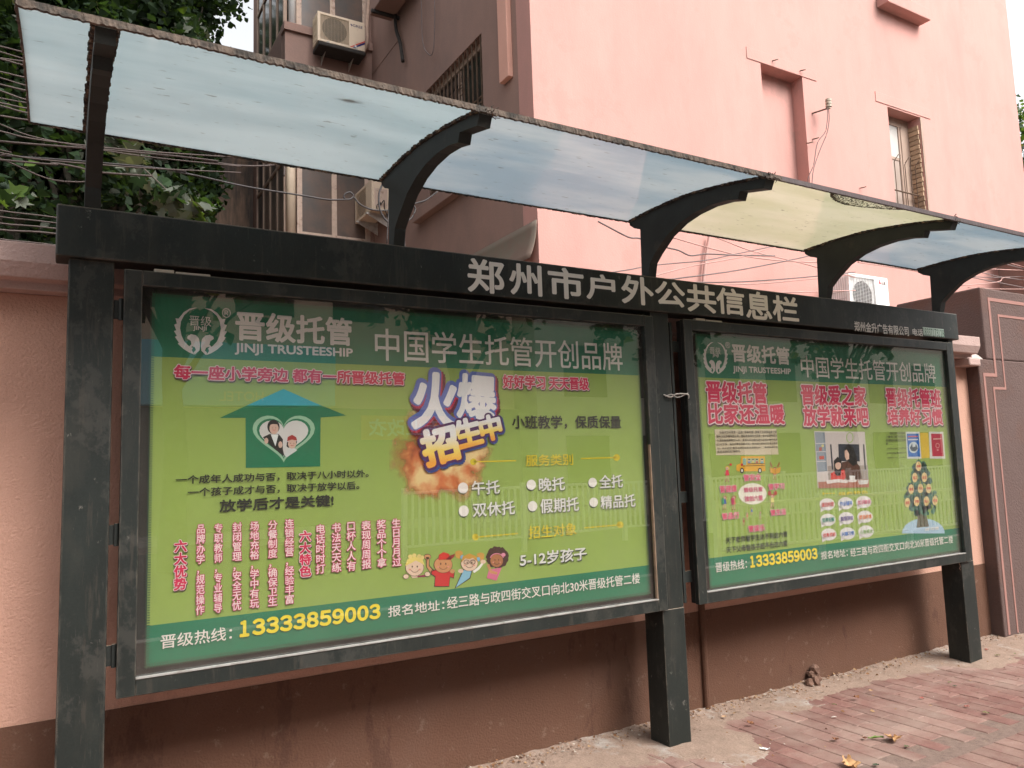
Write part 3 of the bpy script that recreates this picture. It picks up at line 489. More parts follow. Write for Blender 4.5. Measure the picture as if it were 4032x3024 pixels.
# poster print: lettering boxes and flat shapes in metres on the poster plane
TEXTS=[
(1,'晋级','whiteN',0.2293,2.0286,0.3104,2.0684),
(1,'JINJI','whiteB',0.2445,2.0079,0.2920,2.0272),
(1,'®','whiteN',0.3494,2.0678,0.3825,2.1062),
(1,'晋级托管','whiteB',0.4030,1.9831,0.8760,2.0969),
(1,'JINJI TRUSTEESHIP','whiteB',0.3996,1.9232,0.8801,1.9684),
(1,'中国学生托管开创品牌','white',0.9822,1.9231,2.3396,2.0657),
(1,'每一座小学旁边 都有一所晋级托管','pinkO',0.1788,1.8197,1.1144,1.8731),
(1,'火','fire',1.1554,1.6249,1.3720,1.8725),
(1,'爆','fire',1.3769,1.6742,1.5721,1.8702),
(1,'招','fire2',1.1949,1.4725,1.3651,1.6271),
(1,'生','fire2',1.3558,1.5459,1.4869,1.6681),
(1,'中','fire2',1.4860,1.5724,1.5938,1.6845),
(1,'好好学习 天天晋级','pinkO',1.6166,1.8169,2.1146,1.8793),
(1,'小班教学，保质保量','black',1.6592,1.6239,2.3104,1.6859),
(1,'服务类别','yellow',1.7283,1.4430,2.0004,1.4975),
(1,'午托','whiteS',1.4354,1.3228,1.5794,1.3847),
(1,'晚托','whiteS',1.7969,1.3227,1.9449,1.3857),
(1,'全托','whiteS',2.1573,1.3216,2.3021,1.3855),
(1,'双休托','whiteS',1.4372,1.2234,1.6575,1.2854),
(1,'假期托','whiteS',1.8002,1.2180,2.0228,1.2849),
(1,'精品托','whiteS',2.1585,1.2187,2.3786,1.2824),
(1,'招生对象','yellow',1.7297,1.1026,2.0033,1.1606),
(1,'5-12岁孩子','whiteD',1.6779,0.9798,2.0575,1.0398),
(1,'晋级热线：','white',0.1450,0.8272,0.3929,0.8766),
(1,'13333859003','yellowB',0.4244,0.8340,0.9850,0.8893),
(1,'报名地址：','white',1.0228,0.8312,1.2834,0.8755),
(1,'经三路与政四街交叉口向北30米晋级托管二楼','white',1.2976,0.8312,2.3840,0.8837),
(1,'一个成年人成功与否，取决于八小时以外。','black',0.1889,1.4214,0.9444,1.4530),
(1,'一个孩子成才与否，取决于放学以后。','black',0.2316,1.3726,0.9026,1.4050),
(1,'放学后才是关键!','blackB',0.3458,1.3093,0.7910,1.3545),
(1,'六\n大\n优\n势','pinkO',0.1875,1.0325,0.2291,1.2127),
(1,'品\n牌\n办\n学\n，\n规\n范\n操\n作','pinkV',0.2637,0.9336,0.2933,1.2657),
(1,'专\n职\n教\n师\n，\n专\n业\n辅\n导','pinkV',0.3270,0.9334,0.3565,1.2656),
(1,'封\n闭\n管\n理\n，\n安\n全\n无\n忧','pinkV',0.3936,0.9345,0.4268,1.2653),
(1,'场\n地\n充\n裕\n，\n学\n中\n有\n玩','pinkV',0.4588,0.9350,0.4924,1.2642),
(1,'分\n餐\n制\n度\n，\n确\n保\n卫\n生','pinkV',0.5275,0.9352,0.5627,1.2640),
(1,'连\n锁\n经\n营\n，\n经\n验\n丰\n富','pinkV',0.5930,0.9350,0.6281,1.2653),
(1,'六\n大\n特\n色','pinkO',0.6515,1.0349,0.6958,1.2147),
(1,'电\n话\n时\n时\n打','pinkV',0.7172,1.0409,0.7538,1.2363),
(1,'书\n法\n天\n天\n练','pinkV',0.7832,1.0400,0.8209,1.2374),
(1,'口\n杯\n人\n人\n有','pinkV',0.8459,1.0390,0.8842,1.2367),
(1,'表\n现\n周\n周\n报','pinkV',0.9110,1.0418,0.9499,1.2382),
(1,'奖\n品\n个\n个\n拿','pinkV',0.9782,1.0412,1.0177,1.2386),
(1,'生\n日\n月\n月\n过','pinkV',1.0454,1.0395,1.0843,1.2385),
(2,'晋级','whiteN',2.9690,2.0400,3.0536,2.0800),
(2,'JINJI','whiteB',2.9893,2.0213,3.0363,2.0413),
(2,'®','whiteN',3.0936,2.0794,3.1325,2.1162),
(2,'晋级托管','whiteB',3.1443,2.0044,3.6276,2.1063),
(2,'JINJI TRUSTEESHIP','whiteB',3.1442,1.9350,3.6317,1.9779),
(2,'中国学生托管开创品牌','white',3.7276,1.9305,5.1352,2.0655),
(2,'晋级托管','pinkO',2.9239,1.7656,3.4042,1.8854),
(2,'比家还温暖','pinkO',2.9277,1.6454,3.5432,1.7583),
(2,'晋级爱之家','pinkO',3.7120,1.7602,4.3326,1.8844),
(2,'放学就来吧','pinkO',3.7159,1.6325,4.3416,1.7506),
(2,'晋级托管班','pinkO',4.5468,1.7565,5.1682,1.8824),
(2,'培养好习惯','pinkO',4.5432,1.6354,5.1683,1.7447),
(2,'中国学生托管第一品牌 “晋级托管” 隶属于北京晋级爱之家','small',3.0053,1.5886,3.4734,1.6041),
(2,'国际文化传播有限公司。晋级教育拥有全国第一套托管班专用文','small',2.9823,1.5669,3.4729,1.5810),
(2,'化课和情商课教材36本。直营校和加盟校遍布全国25省市自治','small',2.9821,1.5452,3.4723,1.5580),
(2,'区400多家，每年托管学员数万名。是中国托管教育联盟主席单','small',2.9818,1.5234,3.4718,1.5350),
(2,'位。先后荣获“最具品牌价值教育连锁机构”、“最具投资价值','small',2.9816,1.5017,3.4713,1.5120),
(2,'教育连锁机构”等称号。','small',2.9815,1.4819,3.1650,1.4947),
(2,'管安全','pinkO2',3.1729,1.3195,3.3128,1.3553),
(2,'管健康','pinkO2',2.9816,1.2618,3.1120,1.2994),
(2,'管学习','pinkO2',3.3700,1.2602,3.5043,1.2943),
(2,'管品行','pinkO2',2.9864,1.1139,3.1176,1.1478),
(2,'管生活','pinkO2',3.3728,1.1116,3.5028,1.1454),
(2,'管娱乐','pinkO2',3.1852,1.0313,3.3169,1.0657),
(2,'晋级托管','magenta',3.1692,1.2544,3.3216,1.2810),
(2,'独创六管','magenta',3.1701,1.2031,3.3171,1.2338),
(2,'天下老师管学生达不到这六管','black',3.0046,0.9816,3.5030,1.0148),
(2,'天下父母管孩子超不出这六管','black',3.0047,0.9287,3.4975,0.9634),
(2,'服务特色','yellow',3.9886,1.1978,4.2775,1.2171),
(2,'课后托管','red',3.8232,1.1363,3.9376,1.1628),
(2,'作业辅导','blue',3.9951,1.1332,4.1140,1.1602),
(2,'知识串讲','magenta',4.1722,1.1310,4.2957,1.1585),
(2,'营养配餐','teal',3.8196,1.0440,3.9337,1.0693),
(2,'益智游戏','purple',3.9928,1.0419,4.1113,1.0676),
(2,'舒适环境','orange',4.1726,1.0397,4.2958,1.0658),
(2,'优秀师资','red',3.8175,0.9539,3.9314,0.9779),
(2,'兴趣习惯','blue',3.9916,0.9491,4.1099,0.9735),
(2,'心智成长','green',4.1713,0.9478,4.2943,0.9727),
(2,'晋级拥有中国第','small',4.5552,1.5713,4.7233,1.5885),
(2,'一套专门用于托管班','small',4.5129,1.5481,4.7275,1.5643),
(2,'的课程与周次三本教','small',4.5097,1.5245,4.7279,1.5402),
(2,'材——','small',4.5065,1.5010,4.5739,1.5182),
(2,'《托管生活守则》《习惯养成》','small',4.5126,1.4750,4.7236,1.4833),
(2,'《课程配套教材》','small',4.5084,1.4448,4.7192,1.4524),
(2,'《智慧学习方法》《作业辅导》','small',4.5044,1.4146,4.7148,1.4216),
(2,'孝敬','red',4.8213,1.3424,4.8668,1.3644),
(2,'独立','red',4.7693,1.2679,4.8143,1.2894),
(2,'自信','red',4.8766,1.2662,4.9226,1.2879),
(2,'感恩','red',4.7163,1.1930,4.7607,1.2140),
(2,'节约','red',4.8211,1.1929,4.8665,1.2141),
(2,'守时','red',4.9140,1.1888,4.9602,1.2102),
(2,'诚信','red',4.6631,1.1074,4.7069,1.1278),
(2,'节制','red',4.7663,1.1097,4.8111,1.1303),
(2,'助人','red',4.8763,1.1062,4.9221,1.1270),
(2,'阅读','red',4.9753,1.1047,5.0220,1.1258),
(2,'好习惯','whiteB',4.8537,0.9194,5.0115,0.9385),
(2,'晋级热线：','white',2.9149,0.8325,3.1544,0.8851),
(2,'13333859003','yellowB',3.1857,0.8362,3.7492,0.8950),
(2,'报名地址：','white',3.7834,0.8246,4.0320,0.8706),
(2,'经三路与政四街交叉口向北30米晋级托管二楼','white',4.0594,0.8172,5.1636,0.8677),
(0,'郑','title',1.4235,2.2601,1.6128,2.4132),
(0,'州','title',1.6478,2.2671,1.8245,2.4146),
(0,'市','title',1.8695,2.2696,2.0763,2.4197),
(0,'户','title',2.0987,2.2811,2.2768,2.4087),
(0,'外','title',2.3244,2.2763,2.5353,2.4206),
(0,'公','title',2.5542,2.2845,2.7609,2.4131),
(0,'共','title',2.7797,2.2681,2.9943,2.4164),
(0,'信','title',3.0050,2.2711,3.2197,2.4170),
(0,'息','title',3.2383,2.2587,3.4475,2.4168),
(0,'栏','title',3.4637,2.2598,3.6833,2.4094),
(0,'郑州金升广告有限公司','beamS',4.2162,2.2379,4.7943,2.3036),
(0,'电话','beamS',4.8403,2.2463,4.9577,2.2950),
(0,'18337173128','beamG',4.9584,2.2530,5.2088,2.3050)]
ART=[
(1,'emblem',1,(0.75,0.68,0.66),[0.257,2.1011,0.2311,2.0954,0.209,2.0786,0.1921,2.0531,0.1809,2.0534,0.186,2.0339,0.1763,2.0279,0.1844,2.007,0.1756,2.0038,0.1866,1.9857,0.1798,1.9811,0.1947,1.9595,0.1898,1.956,0.2106,1.9362,0.2304,1.9237,0.2503,1.916,0.2402,1.9323,0.2441,1.9421,0.2302,1.9479,0.2127,1.9658,0.2027,1.9893,0.1975,2.0159,0.2006,2.0429,0.2116,2.0679,0.2312,2.0883]),
(1,'emblem',1,(0.75,0.68,0.66),[0.3097,2.0919,0.3303,2.0741,0.3423,2.0502,0.3461,2.0229,0.3412,1.9951,0.3311,1.9699,0.3134,1.9499,0.2992,1.9426,0.3033,1.9331,0.2934,1.9158,0.3136,1.9254,0.3338,1.9399,0.3553,1.9624,0.3501,1.9654,0.3654,1.9893,0.3582,1.9933,0.3694,2.0133,0.3601,2.0155,0.3683,2.0381,0.3579,2.0429,0.3629,2.0637,0.351,2.0618,0.3328,2.0853,0.3097,2.0991,0.2832,2.1009]),
(1,'emblem',1,(0.75,0.68,0.66),[0.2312,1.9469,0.239,1.9564,0.2359,1.9692,0.223,1.9781,0.2248,1.9868,0.2371,1.9951,0.2546,1.9923,0.2657,1.9794,0.2699,1.9553,0.2681,1.9336,0.2513,1.9161,0.2473,1.9245,0.2551,1.9346,0.251,1.9452,0.2411,1.9479,0.2362,1.9412]),
(1,'emblem',1,(0.75,0.68,0.66),[0.3073,1.9425,0.3022,1.9488,0.2921,1.945,0.2882,1.934,0.2963,1.9246,0.2924,1.9157,0.2751,1.9317,0.2729,1.9533,0.2767,1.9778,0.2877,1.992,0.3054,1.9969,0.3182,1.99,0.3203,1.9813,0.3071,1.9708,0.3042,1.9576,0.3124,1.9487]),
(2,'emblem',1,(0.75,0.68,0.66),[3.0084,2.1105,2.982,2.1054,2.9583,2.0892,2.939,2.0644,2.9277,2.0649,2.931,2.0455,2.9207,2.0398,2.9269,2.019,2.9179,2.016,2.9272,1.9979,2.92,1.9934,2.933,1.9718,2.9278,1.9684,2.9469,1.9486,2.9657,1.936,2.9849,1.9282,2.9763,1.9443,2.981,1.954,2.9676,1.9599,2.9517,1.9778,2.9437,2.0012,2.9409,2.0275,2.9465,2.0542,2.9599,2.0787,2.9814,2.0984]),
(2,'emblem',1,(0.75,0.68,0.66),[3.0601,2.1003,3.0789,2.0824,3.0886,2.0587,3.0899,2.0318,3.0825,2.0047,3.0702,1.9801,3.0508,1.9607,3.0361,1.9538,3.0393,1.9443,3.0279,1.9274,3.0488,1.9366,3.0702,1.9507,3.0935,1.9724,3.0886,1.9754,3.106,1.9986,3.0992,2.0026,3.1121,2.022,3.1031,2.0243,3.1132,2.0463,3.1033,2.0513,3.1102,2.0715,3.0983,2.0699,3.0824,2.0934,3.0607,2.1073,3.0345,2.1097]),
(2,'emblem',1,(0.75,0.68,0.66),[2.9685,1.9588,2.9772,1.9681,2.9753,1.9808,2.9631,1.9898,2.9658,1.9984,2.9789,2.0063,2.9961,2.0033,3.006,1.9904,3.008,1.9666,3.0043,1.9452,2.9859,1.9282,2.9826,1.9366,2.9914,1.9464,2.9883,1.9569,2.9785,1.9597,2.973,1.9532]),
(2,'emblem',1,(0.75,0.68,0.66),[3.0442,1.9535,3.0396,1.9597,3.0293,1.9562,3.0243,1.9454,3.0316,1.936,3.0268,1.9274,3.0111,1.9433,3.0109,1.9646,3.0169,1.9887,3.0291,2.0025,3.0471,2.007,3.0592,2,3.0605,1.9915,3.0465,1.9813,3.0424,1.9684,3.0497,1.9596]),
(1,'house_picture',1,(0.03,0.33,0.42),[0.5891,1.7901,0.7101,1.7382,0.7446,1.7243,0.446,1.7211]),
(1,'house_picture',1,(0.012,0.16,0.075),[0.446,1.7211,0.7446,1.7243,0.8515,1.6828,0.7414,1.6738,0.7382,1.4718,0.4426,1.475,0.4409,1.6718,0.3438,1.6711]),
(1,'house_picture',2,(0.3,0.48,0.33),[0.5899,1.6356,0.5904,1.6388,0.5936,1.6477,0.6016,1.6597,0.6154,1.6714,0.6344,1.6796,0.6567,1.6816,0.6794,1.6765,0.699,1.6647,0.7123,1.6479,0.7169,1.6284,0.712,1.6082,0.6986,1.5888,0.6789,1.5707,0.6562,1.554,0.6339,1.5383,0.615,1.5237,0.6013,1.5106,0.5933,1.5,0.5901,1.493,0.5897,1.4906,0.5892,1.4931,0.586,1.5002,0.5781,1.5112,0.5646,1.5248,0.5462,1.54,0.5248,1.5561,0.5032,1.5731,0.4848,1.5911,0.4723,1.61,0.4679,1.6295,0.4723,1.6482,0.4846,1.6644,0.5031,1.6759,0.5247,1.6811,0.5462,1.6792,0.5648,1.6713,0.5783,1.6597,0.5863,1.6477,0.5894,1.6388]),
(1,'house_picture',3,(0.012,0.16,0.075),[0.5899,1.6297,0.5903,1.6326,0.5931,1.6402,0.6001,1.6504,0.612,1.6605,0.6284,1.6674,0.6477,1.6691,0.6673,1.6647,0.6843,1.6546,0.6957,1.6402,0.6997,1.6235,0.6955,1.6062,0.6839,1.5896,0.6669,1.5741,0.6473,1.5598,0.628,1.5463,0.6117,1.5338,0.5998,1.5226,0.5929,1.5135,0.5901,1.5074,0.5897,1.5053,0.5893,1.5074,0.5865,1.5136,0.5797,1.523,0.568,1.5347,0.552,1.5477,0.5333,1.5615,0.5146,1.5761,0.4985,1.5916,0.4877,1.6079,0.4839,1.6246,0.4876,1.6407,0.4984,1.6546,0.5145,1.6645,0.5333,1.6689,0.552,1.6673,0.5681,1.6604,0.5799,1.6505,0.5867,1.6402,0.5895,1.6326]),
(1,'house_picture',4,(0.62,0.58,0.57),[0.5899,1.6258,0.5903,1.6284,0.5928,1.6352,0.5991,1.6445,0.6099,1.6535,0.6248,1.6597,0.6423,1.6613,0.6601,1.6573,0.6755,1.6481,0.6858,1.6352,0.6894,1.6202,0.6857,1.6046,0.6752,1.5896,0.6598,1.5757,0.642,1.5628,0.6245,1.5506,0.6097,1.5393,0.5989,1.5292,0.5926,1.521,0.5901,1.5155,0.5897,1.5136,0.5893,1.5155,0.5868,1.5211,0.5806,1.5296,0.57,1.5401,0.5554,1.5518,0.5384,1.5643,0.5214,1.5775,0.5068,1.5914,0.4969,1.6062,0.4935,1.6213,0.4969,1.6358,0.5067,1.6484,0.5213,1.6572,0.5384,1.6612,0.5555,1.6597,0.5701,1.6535,0.5808,1.6445,0.587,1.6353,0.5895,1.6284]),
(1,'portrait_picture',5,(0.015,0.013,0.014),[0.5734,1.636,0.5722,1.627,0.5687,1.619,0.5633,1.6127,0.5564,1.6086,0.5489,1.6073,0.5413,1.6087,0.5346,1.6129,0.5292,1.6192,0.5257,1.6273,0.5245,1.6361,0.5257,1.645,0.5292,1.653,0.5345,1.6594,0.5413,1.6635,0.5489,1.6649,0.5565,1.6635,0.5633,1.6594,0.5688,1.653,0.5722,1.6449]),
(1,'portrait_picture',6,(0.62,0.4,0.32),[0.5691,1.6293,0.5682,1.6221,0.5656,1.6156,0.5616,1.6105,0.5566,1.6072,0.5511,1.6061,0.5455,1.6073,0.5405,1.6107,0.5366,1.6158,0.534,1.6223,0.5332,1.6295,0.534,1.6366,0.5366,1.6431,0.5405,1.6482,0.5455,1.6515,0.5511,1.6527,0.5566,1.6515,0.5616,1.6482,0.5656,1.643,0.5682,1.6365]),
(1,'portrait_picture',7,(0.015,0.013,0.014),[0.5289,1.6334,0.5315,1.6527,0.5489,1.661,0.5685,1.6527,0.5712,1.6332,0.5642,1.646,0.5478,1.6471,0.537,1.6444]),
(1,'portrait_picture',5,(0.015,0.013,0.014),[0.5074,1.595,0.5343,1.6074,0.5696,1.6071,0.586,1.5858,0.5859,1.547,0.5919,1.5192,0.5859,1.5204,0.5559,1.5448,0.5208,1.5783]),
(1,'portrait_picture',6,(0.7,0.7,0.7),[0.538,1.6057,0.5685,1.6054,0.5565,1.5575]),
(1,'portrait_picture',7,(0.62,0.4,0.32),[0.5283,1.5799,0.528,1.5762,0.5269,1.5728,0.5252,1.5702,0.5231,1.5685,0.5208,1.5679,0.5185,1.5685,0.5164,1.5703,0.5147,1.573,0.5137,1.5764,0.5133,1.5801,0.5136,1.5838,0.5147,1.5872,0.5164,1.5898,0.5185,1.5915,0.5208,1.5921,0.5231,1.5915,0.5252,1.5897,0.5269,1.587,0.528,1.5836]),
(1,'portrait_picture',7,(0.62,0.4,0.32),[0.5843,1.5637,0.5839,1.5596,0.5827,1.5559,0.5809,1.553,0.5786,1.5511,0.5761,1.5505,0.5735,1.5512,0.5713,1.5531,0.5695,1.5561,0.5683,1.5598,0.5679,1.5639,0.5683,1.568,0.5695,1.5717,0.5713,1.5746,0.5736,1.5765,0.5761,1.5771,0.5786,1.5764,0.5809,1.5745,0.5827,1.5715,0.5839,1.5678]),
(1,'portrait_picture',6,(0.6,0.6,0.6),[0.5969,1.5385,0.6135,1.5493,0.6329,1.549,0.644,1.5404,0.6023,1.5134,0.5941,1.5191]),
(1,'portrait_picture',6,(0.015,0.013,0.014),[0.6025,1.5745,0.6436,1.5768,0.6368,1.5545,0.619,1.552,0.6068,1.5511,0.6002,1.5568]),
(1,'portrait_picture',7,(0.62,0.4,0.32),[0.6396,1.5668,0.6388,1.5605,0.6364,1.555,0.6327,1.5506,0.628,1.5478,0.6229,1.5469,0.6177,1.548,0.6131,1.5509,0.6095,1.5554,0.6071,1.561,0.6063,1.5672,0.6071,1.5734,0.6095,1.579,0.6132,1.5834,0.6178,1.5862,0.623,1.5871,0.6281,1.5861,0.6328,1.5831,0.6365,1.5786,0.6388,1.573]),
(1,'portrait_picture',8,(0.35,0.03,0.03),[0.6025,1.5773,0.6053,1.594,0.6225,1.6033,0.6392,1.5936,0.6436,1.5785,0.6224,1.5838]),
(1,'portrait_picture',9,(0.015,0.013,0.014),[0.5464,1.6316,0.5459,1.6307,0.5445,1.6303,0.5432,1.6307,0.5426,1.6316,0.5432,1.6326,0.5445,1.633,0.5459,1.6326]),
(1,'portrait_picture',9,(0.015,0.013,0.014),[0.5595,1.6316,0.5589,1.6306,0.5576,1.6302,0.5562,1.6306,0.5557,1.6316,0.5562,1.6326,0.5576,1.633,0.5589,1.6326]),
(1,'portrait_picture',9,(0.5,0.08,0.08),[0.5577,1.6249,0.5567,1.6231,0.5551,1.6217,0.5532,1.6208,0.5511,1.6205,0.5489,1.6209,0.547,1.6218,0.5455,1.6232,0.5444,1.6249,0.5465,1.6257,0.5472,1.6245,0.5483,1.6236,0.5496,1.623,0.5511,1.6227,0.5525,1.6229,0.5539,1.6235,0.5549,1.6245,0.5557,1.6256]),
(1,'portrait_picture',9,(0.015,0.013,0.014),[0.6182,1.5687,0.6177,1.5678,0.6163,1.5674,0.6149,1.5678,0.6143,1.5688,0.6149,1.5698,0.6163,1.5702,0.6177,1.5697]),
(1,'portrait_picture',9,(0.015,0.013,0.014),[0.6316,1.5685,0.631,1.5676,0.6296,1.5672,0.6282,1.5676,0.6277,1.5686,0.6282,1.5696,0.6296,1.57,0.631,1.5695]),
(1,'portrait_picture',9,(0.5,0.08,0.08),[0.6297,1.5618,0.6286,1.56,0.6271,1.5587,0.6251,1.5578,0.6229,1.5575,0.6207,1.5578,0.6188,1.5588,0.6172,1.5602,0.6161,1.562,0.6182,1.5627,0.619,1.5615,0.6201,1.5606,0.6214,1.56,0.6229,1.5597,0.6244,1.5599,0.6258,1.5605,0.6269,1.5614,0.6276,1.5626]),
(1,'divider_line',1,(0.62,0.47,0.02),[1.4656,1.4721,1.4646,1.4674,1.462,1.4633,1.4581,1.46,1.4533,1.458,1.448,1.4574,1.4428,1.4583,1.4381,1.4606,1.4345,1.464,1.4322,1.4683,1.4315,1.473,1.4325,1.4776,1.435,1.4817,1.4389,1.485,1.4437,1.487,1.449,1.4876,1.4542,1.4867,1.4589,1.4845,1.4626,1.481,1.4649,1.4768]),
(1,'divider_line',1,(0.62,0.47,0.02),[1.4485,1.4697,1.676,1.4689,1.6761,1.4747,1.4485,1.4754]),
(1,'divider_line',1,(0.62,0.47,0.02),[2.2966,1.4723,2.2953,1.4671,2.2919,1.4624,2.287,1.4588,2.2809,1.4566,2.2743,1.4559,2.2677,1.4569,2.262,1.4594,2.2575,1.4633,2.2548,1.468,2.254,1.4733,2.2554,1.4784,2.2587,1.4831,2.2636,1.4867,2.2696,1.489,2.2763,1.4896,2.2828,1.4887,2.2886,1.4861,2.2931,1.4823,2.2959,1.4775]),
(1,'divider_line',1,(0.62,0.47,0.02),[2.2753,1.4759,2.0508,1.4756,2.0508,1.4695,2.2752,1.4696]),
(1,'divider_line',1,(0.62,0.47,0.02),[1.4654,1.1306,1.4644,1.1261,1.4619,1.1222,1.458,1.1192,1.4532,1.1174,1.448,1.1171,1.4428,1.1182,1.4382,1.1207,1.4346,1.1242,1.4323,1.1285,1.4316,1.1331,1.4326,1.1376,1.4351,1.1416,1.4389,1.1445,1.4437,1.1463,1.4489,1.1466,1.4541,1.1455,1.4588,1.1431,1.4624,1.1396,1.4647,1.1352]),
(1,'divider_line',1,(0.62,0.47,0.02),[1.4486,1.1291,1.6743,1.1294,1.6739,1.1351,1.4483,1.1347]),
(1,'divider_line',1,(0.62,0.47,0.02),[2.2983,1.1309,2.2969,1.1259,2.2936,1.1215,2.2887,1.1181,2.2827,1.1162,2.2761,1.1158,2.2696,1.1171,2.2639,1.1198,2.2595,1.1238,2.2567,1.1286,2.256,1.1337,2.2574,1.1388,2.2606,1.1432,2.2655,1.1465,2.2715,1.1485,2.2781,1.1489,2.2846,1.1476,2.2903,1.1449,2.2948,1.1409,2.2975,1.1361]),
(1,'divider_line',1,(0.62,0.47,0.02),[2.2769,1.1354,2.0539,1.1354,2.0542,1.1294,2.2772,1.1292]),
(1,'bullet_dot',1,(0.03,0.05,0.02),[1.4157,1.3492,1.4142,1.3416,1.4104,1.3349,1.4045,1.3296,1.3972,1.3265,1.3892,1.3256,1.3813,1.3272,1.3742,1.3311,1.3687,1.3368,1.3653,1.3438,1.3642,1.3515,1.3657,1.359,1.3695,1.3658,1.3754,1.371,1.3826,1.3742,1.3906,1.3751,1.3986,1.3736,1.4057,1.3698,1.4112,1.364,1.4147,1.3569]),
(1,'bullet_dot',2,(0.75,0.68,0.66),[1.418,1.3547,1.4165,1.3471,1.4126,1.3403,1.4067,1.3351,1.3994,1.3319,1.3914,1.3311,1.3835,1.3327,1.3764,1.3365,1.3709,1.3422,1.3675,1.3493,1.3665,1.3569,1.3679,1.3645,1.3718,1.3712,1.3776,1.3765,1.3849,1.3797,1.3929,1.3806,1.4008,1.3791,1.4079,1.3753,1.4135,1.3695,1.417,1.3625]),
(1,'bullet_dot',1,(0.03,0.05,0.02),[1.7793,1.3484,1.7777,1.3409,1.7737,1.3344,1.7676,1.3293,1.7601,1.3262,1.752,1.3254,1.744,1.3269,1.7368,1.3307,1.7313,1.3362,1.7279,1.3431,1.7269,1.3505,1.7285,1.3579,1.7324,1.3645,1.7384,1.3695,1.7459,1.3727,1.754,1.3736,1.7621,1.3721,1.7693,1.3683,1.7749,1.3628,1.7783,1.3559]),
(1,'bullet_dot',2,(0.75,0.68,0.66),[1.7819,1.3541,1.7803,1.3467,1.7762,1.3401,1.7702,1.3351,1.7627,1.332,1.7545,1.3311,1.7465,1.3327,1.7394,1.3364,1.7338,1.342,1.7304,1.3488,1.7294,1.3563,1.731,1.3637,1.735,1.3702,1.741,1.3753,1.7484,1.3785,1.7566,1.3793,1.7646,1.3778,1.7718,1.3741,1.7774,1.3686,1.7809,1.3617]),
(1,'bullet_dot',1,(0.03,0.05,0.02),[2.1397,1.345,2.1381,1.3378,2.1339,1.3315,2.1278,1.3266,2.1203,1.3236,2.1121,1.3228,2.1041,1.3243,2.0969,1.3279,2.0914,1.3333,2.088,1.3399,2.0871,1.3471,2.0888,1.3542,2.0929,1.3605,2.0989,1.3654,2.1064,1.3684,2.1146,1.3693,2.1227,1.3678,2.1299,1.3643,2.1354,1.3589,2.1388,1.3522]),
(1,'bullet_dot',2,(0.75,0.68,0.66),[2.1426,1.351,2.141,1.3439,2.1368,1.3376,2.1307,1.3327,2.1232,1.3297,2.115,1.3289,2.1069,1.3304,2.0998,1.334,2.0943,1.3393,2.0909,1.3459,2.09,1.3531,2.0917,1.3602,2.0957,1.3666,2.1018,1.3715,2.1093,1.3745,2.1175,1.3753,2.1256,1.3739,2.1328,1.3703,2.1383,1.3649,2.1417,1.3583]),
(1,'bullet_dot',1,(0.03,0.05,0.02),[1.4161,1.2457,1.4146,1.2382,1.4108,1.2315,1.4049,1.2264,1.3976,1.2234,1.3896,1.2227,1.3817,1.2244,1.3747,1.2283,1.3692,1.234,1.3658,1.2411,1.3648,1.2487,1.3662,1.2562,1.37,1.2628,1.3759,1.268,1.3831,1.2711,1.3911,1.2718,1.399,1.2702,1.4061,1.2663,1.4116,1.2605,1.4151,1.2534]),
(1,'bullet_dot',2,(0.75,0.68,0.66),[1.4184,1.2511,1.4169,1.2436,1.413,1.2369,1.4071,1.2318,1.3999,1.2288,1.3919,1.2281,1.384,1.2297,1.377,1.2337,1.3715,1.2394,1.368,1.2465,1.367,1.2541,1.3685,1.2616,1.3723,1.2683,1.3781,1.2734,1.3853,1.2765,1.3933,1.2773,1.4012,1.2756,1.4083,1.2717,1.4139,1.2659,1.4174,1.2588]),
(1,'bullet_dot',1,(0.03,0.05,0.02),[1.7827,1.247,1.7811,1.2397,1.7771,1.2332,1.7711,1.2282,1.7636,1.2253,1.7555,1.2246,1.7475,1.2262,1.7403,1.23,1.7348,1.2356,1.7314,1.2425,1.7304,1.2499,1.732,1.2572,1.736,1.2637,1.7419,1.2687,1.7494,1.2717,1.7575,1.2724,1.7655,1.2709,1.7727,1.2671,1.7783,1.2614,1.7818,1.2545]),
(1,'bullet_dot',2,(0.75,0.68,0.66),[1.7853,1.2528,1.7837,1.2454,1.7797,1.2389,1.7736,1.2339,1.7662,1.231,1.758,1.2302,1.75,1.2319,1.7429,1.2357,1.7373,1.2413,1.7339,1.2482,1.733,1.2556,1.7345,1.2629,1.7385,1.2694,1.7445,1.2744,1.7519,1.2774,1.76,1.2782,1.7681,1.2766,1.7753,1.2728,1.7809,1.2672,1.7843,1.2603]),
(1,'bullet_dot',1,(0.03,0.05,0.02),[2.1412,1.2463,2.1395,1.2392,2.1354,1.233,2.1293,1.2282,2.1217,1.2253,2.1136,1.2246,2.1055,1.2262,2.0984,1.2299,2.0929,1.2353,2.0896,1.2419,2.0887,1.2491,2.0903,1.2561,2.0944,1.2623,2.1004,1.2671,2.1079,1.2701,2.1161,1.2708,2.1241,1.2692,2.1313,1.2656,2.1369,1.2602,2.1403,1.2535]),
(1,'bullet_dot',2,(0.75,0.68,0.66),[2.144,1.2523,2.1424,1.2452,2.1383,1.2389,2.1321,1.2341,2.1246,1.2313,2.1164,1.2306,2.1084,1.2322,2.1013,1.2358,2.0958,1.2412,2.0924,1.2478,2.0915,1.255,2.0932,1.2621,2.0972,1.2683,2.1033,1.2731,2.1108,1.276,2.119,1.2768,2.127,1.2752,2.1342,1.2716,2.1398,1.2662,2.1432,1.2595]),
(1,'cartoon_child',3,(0.72,0.5,0.38),[1.1233,1.0068,1.1714,1.0022,1.1593,0.9799,1.1355,0.9812]),
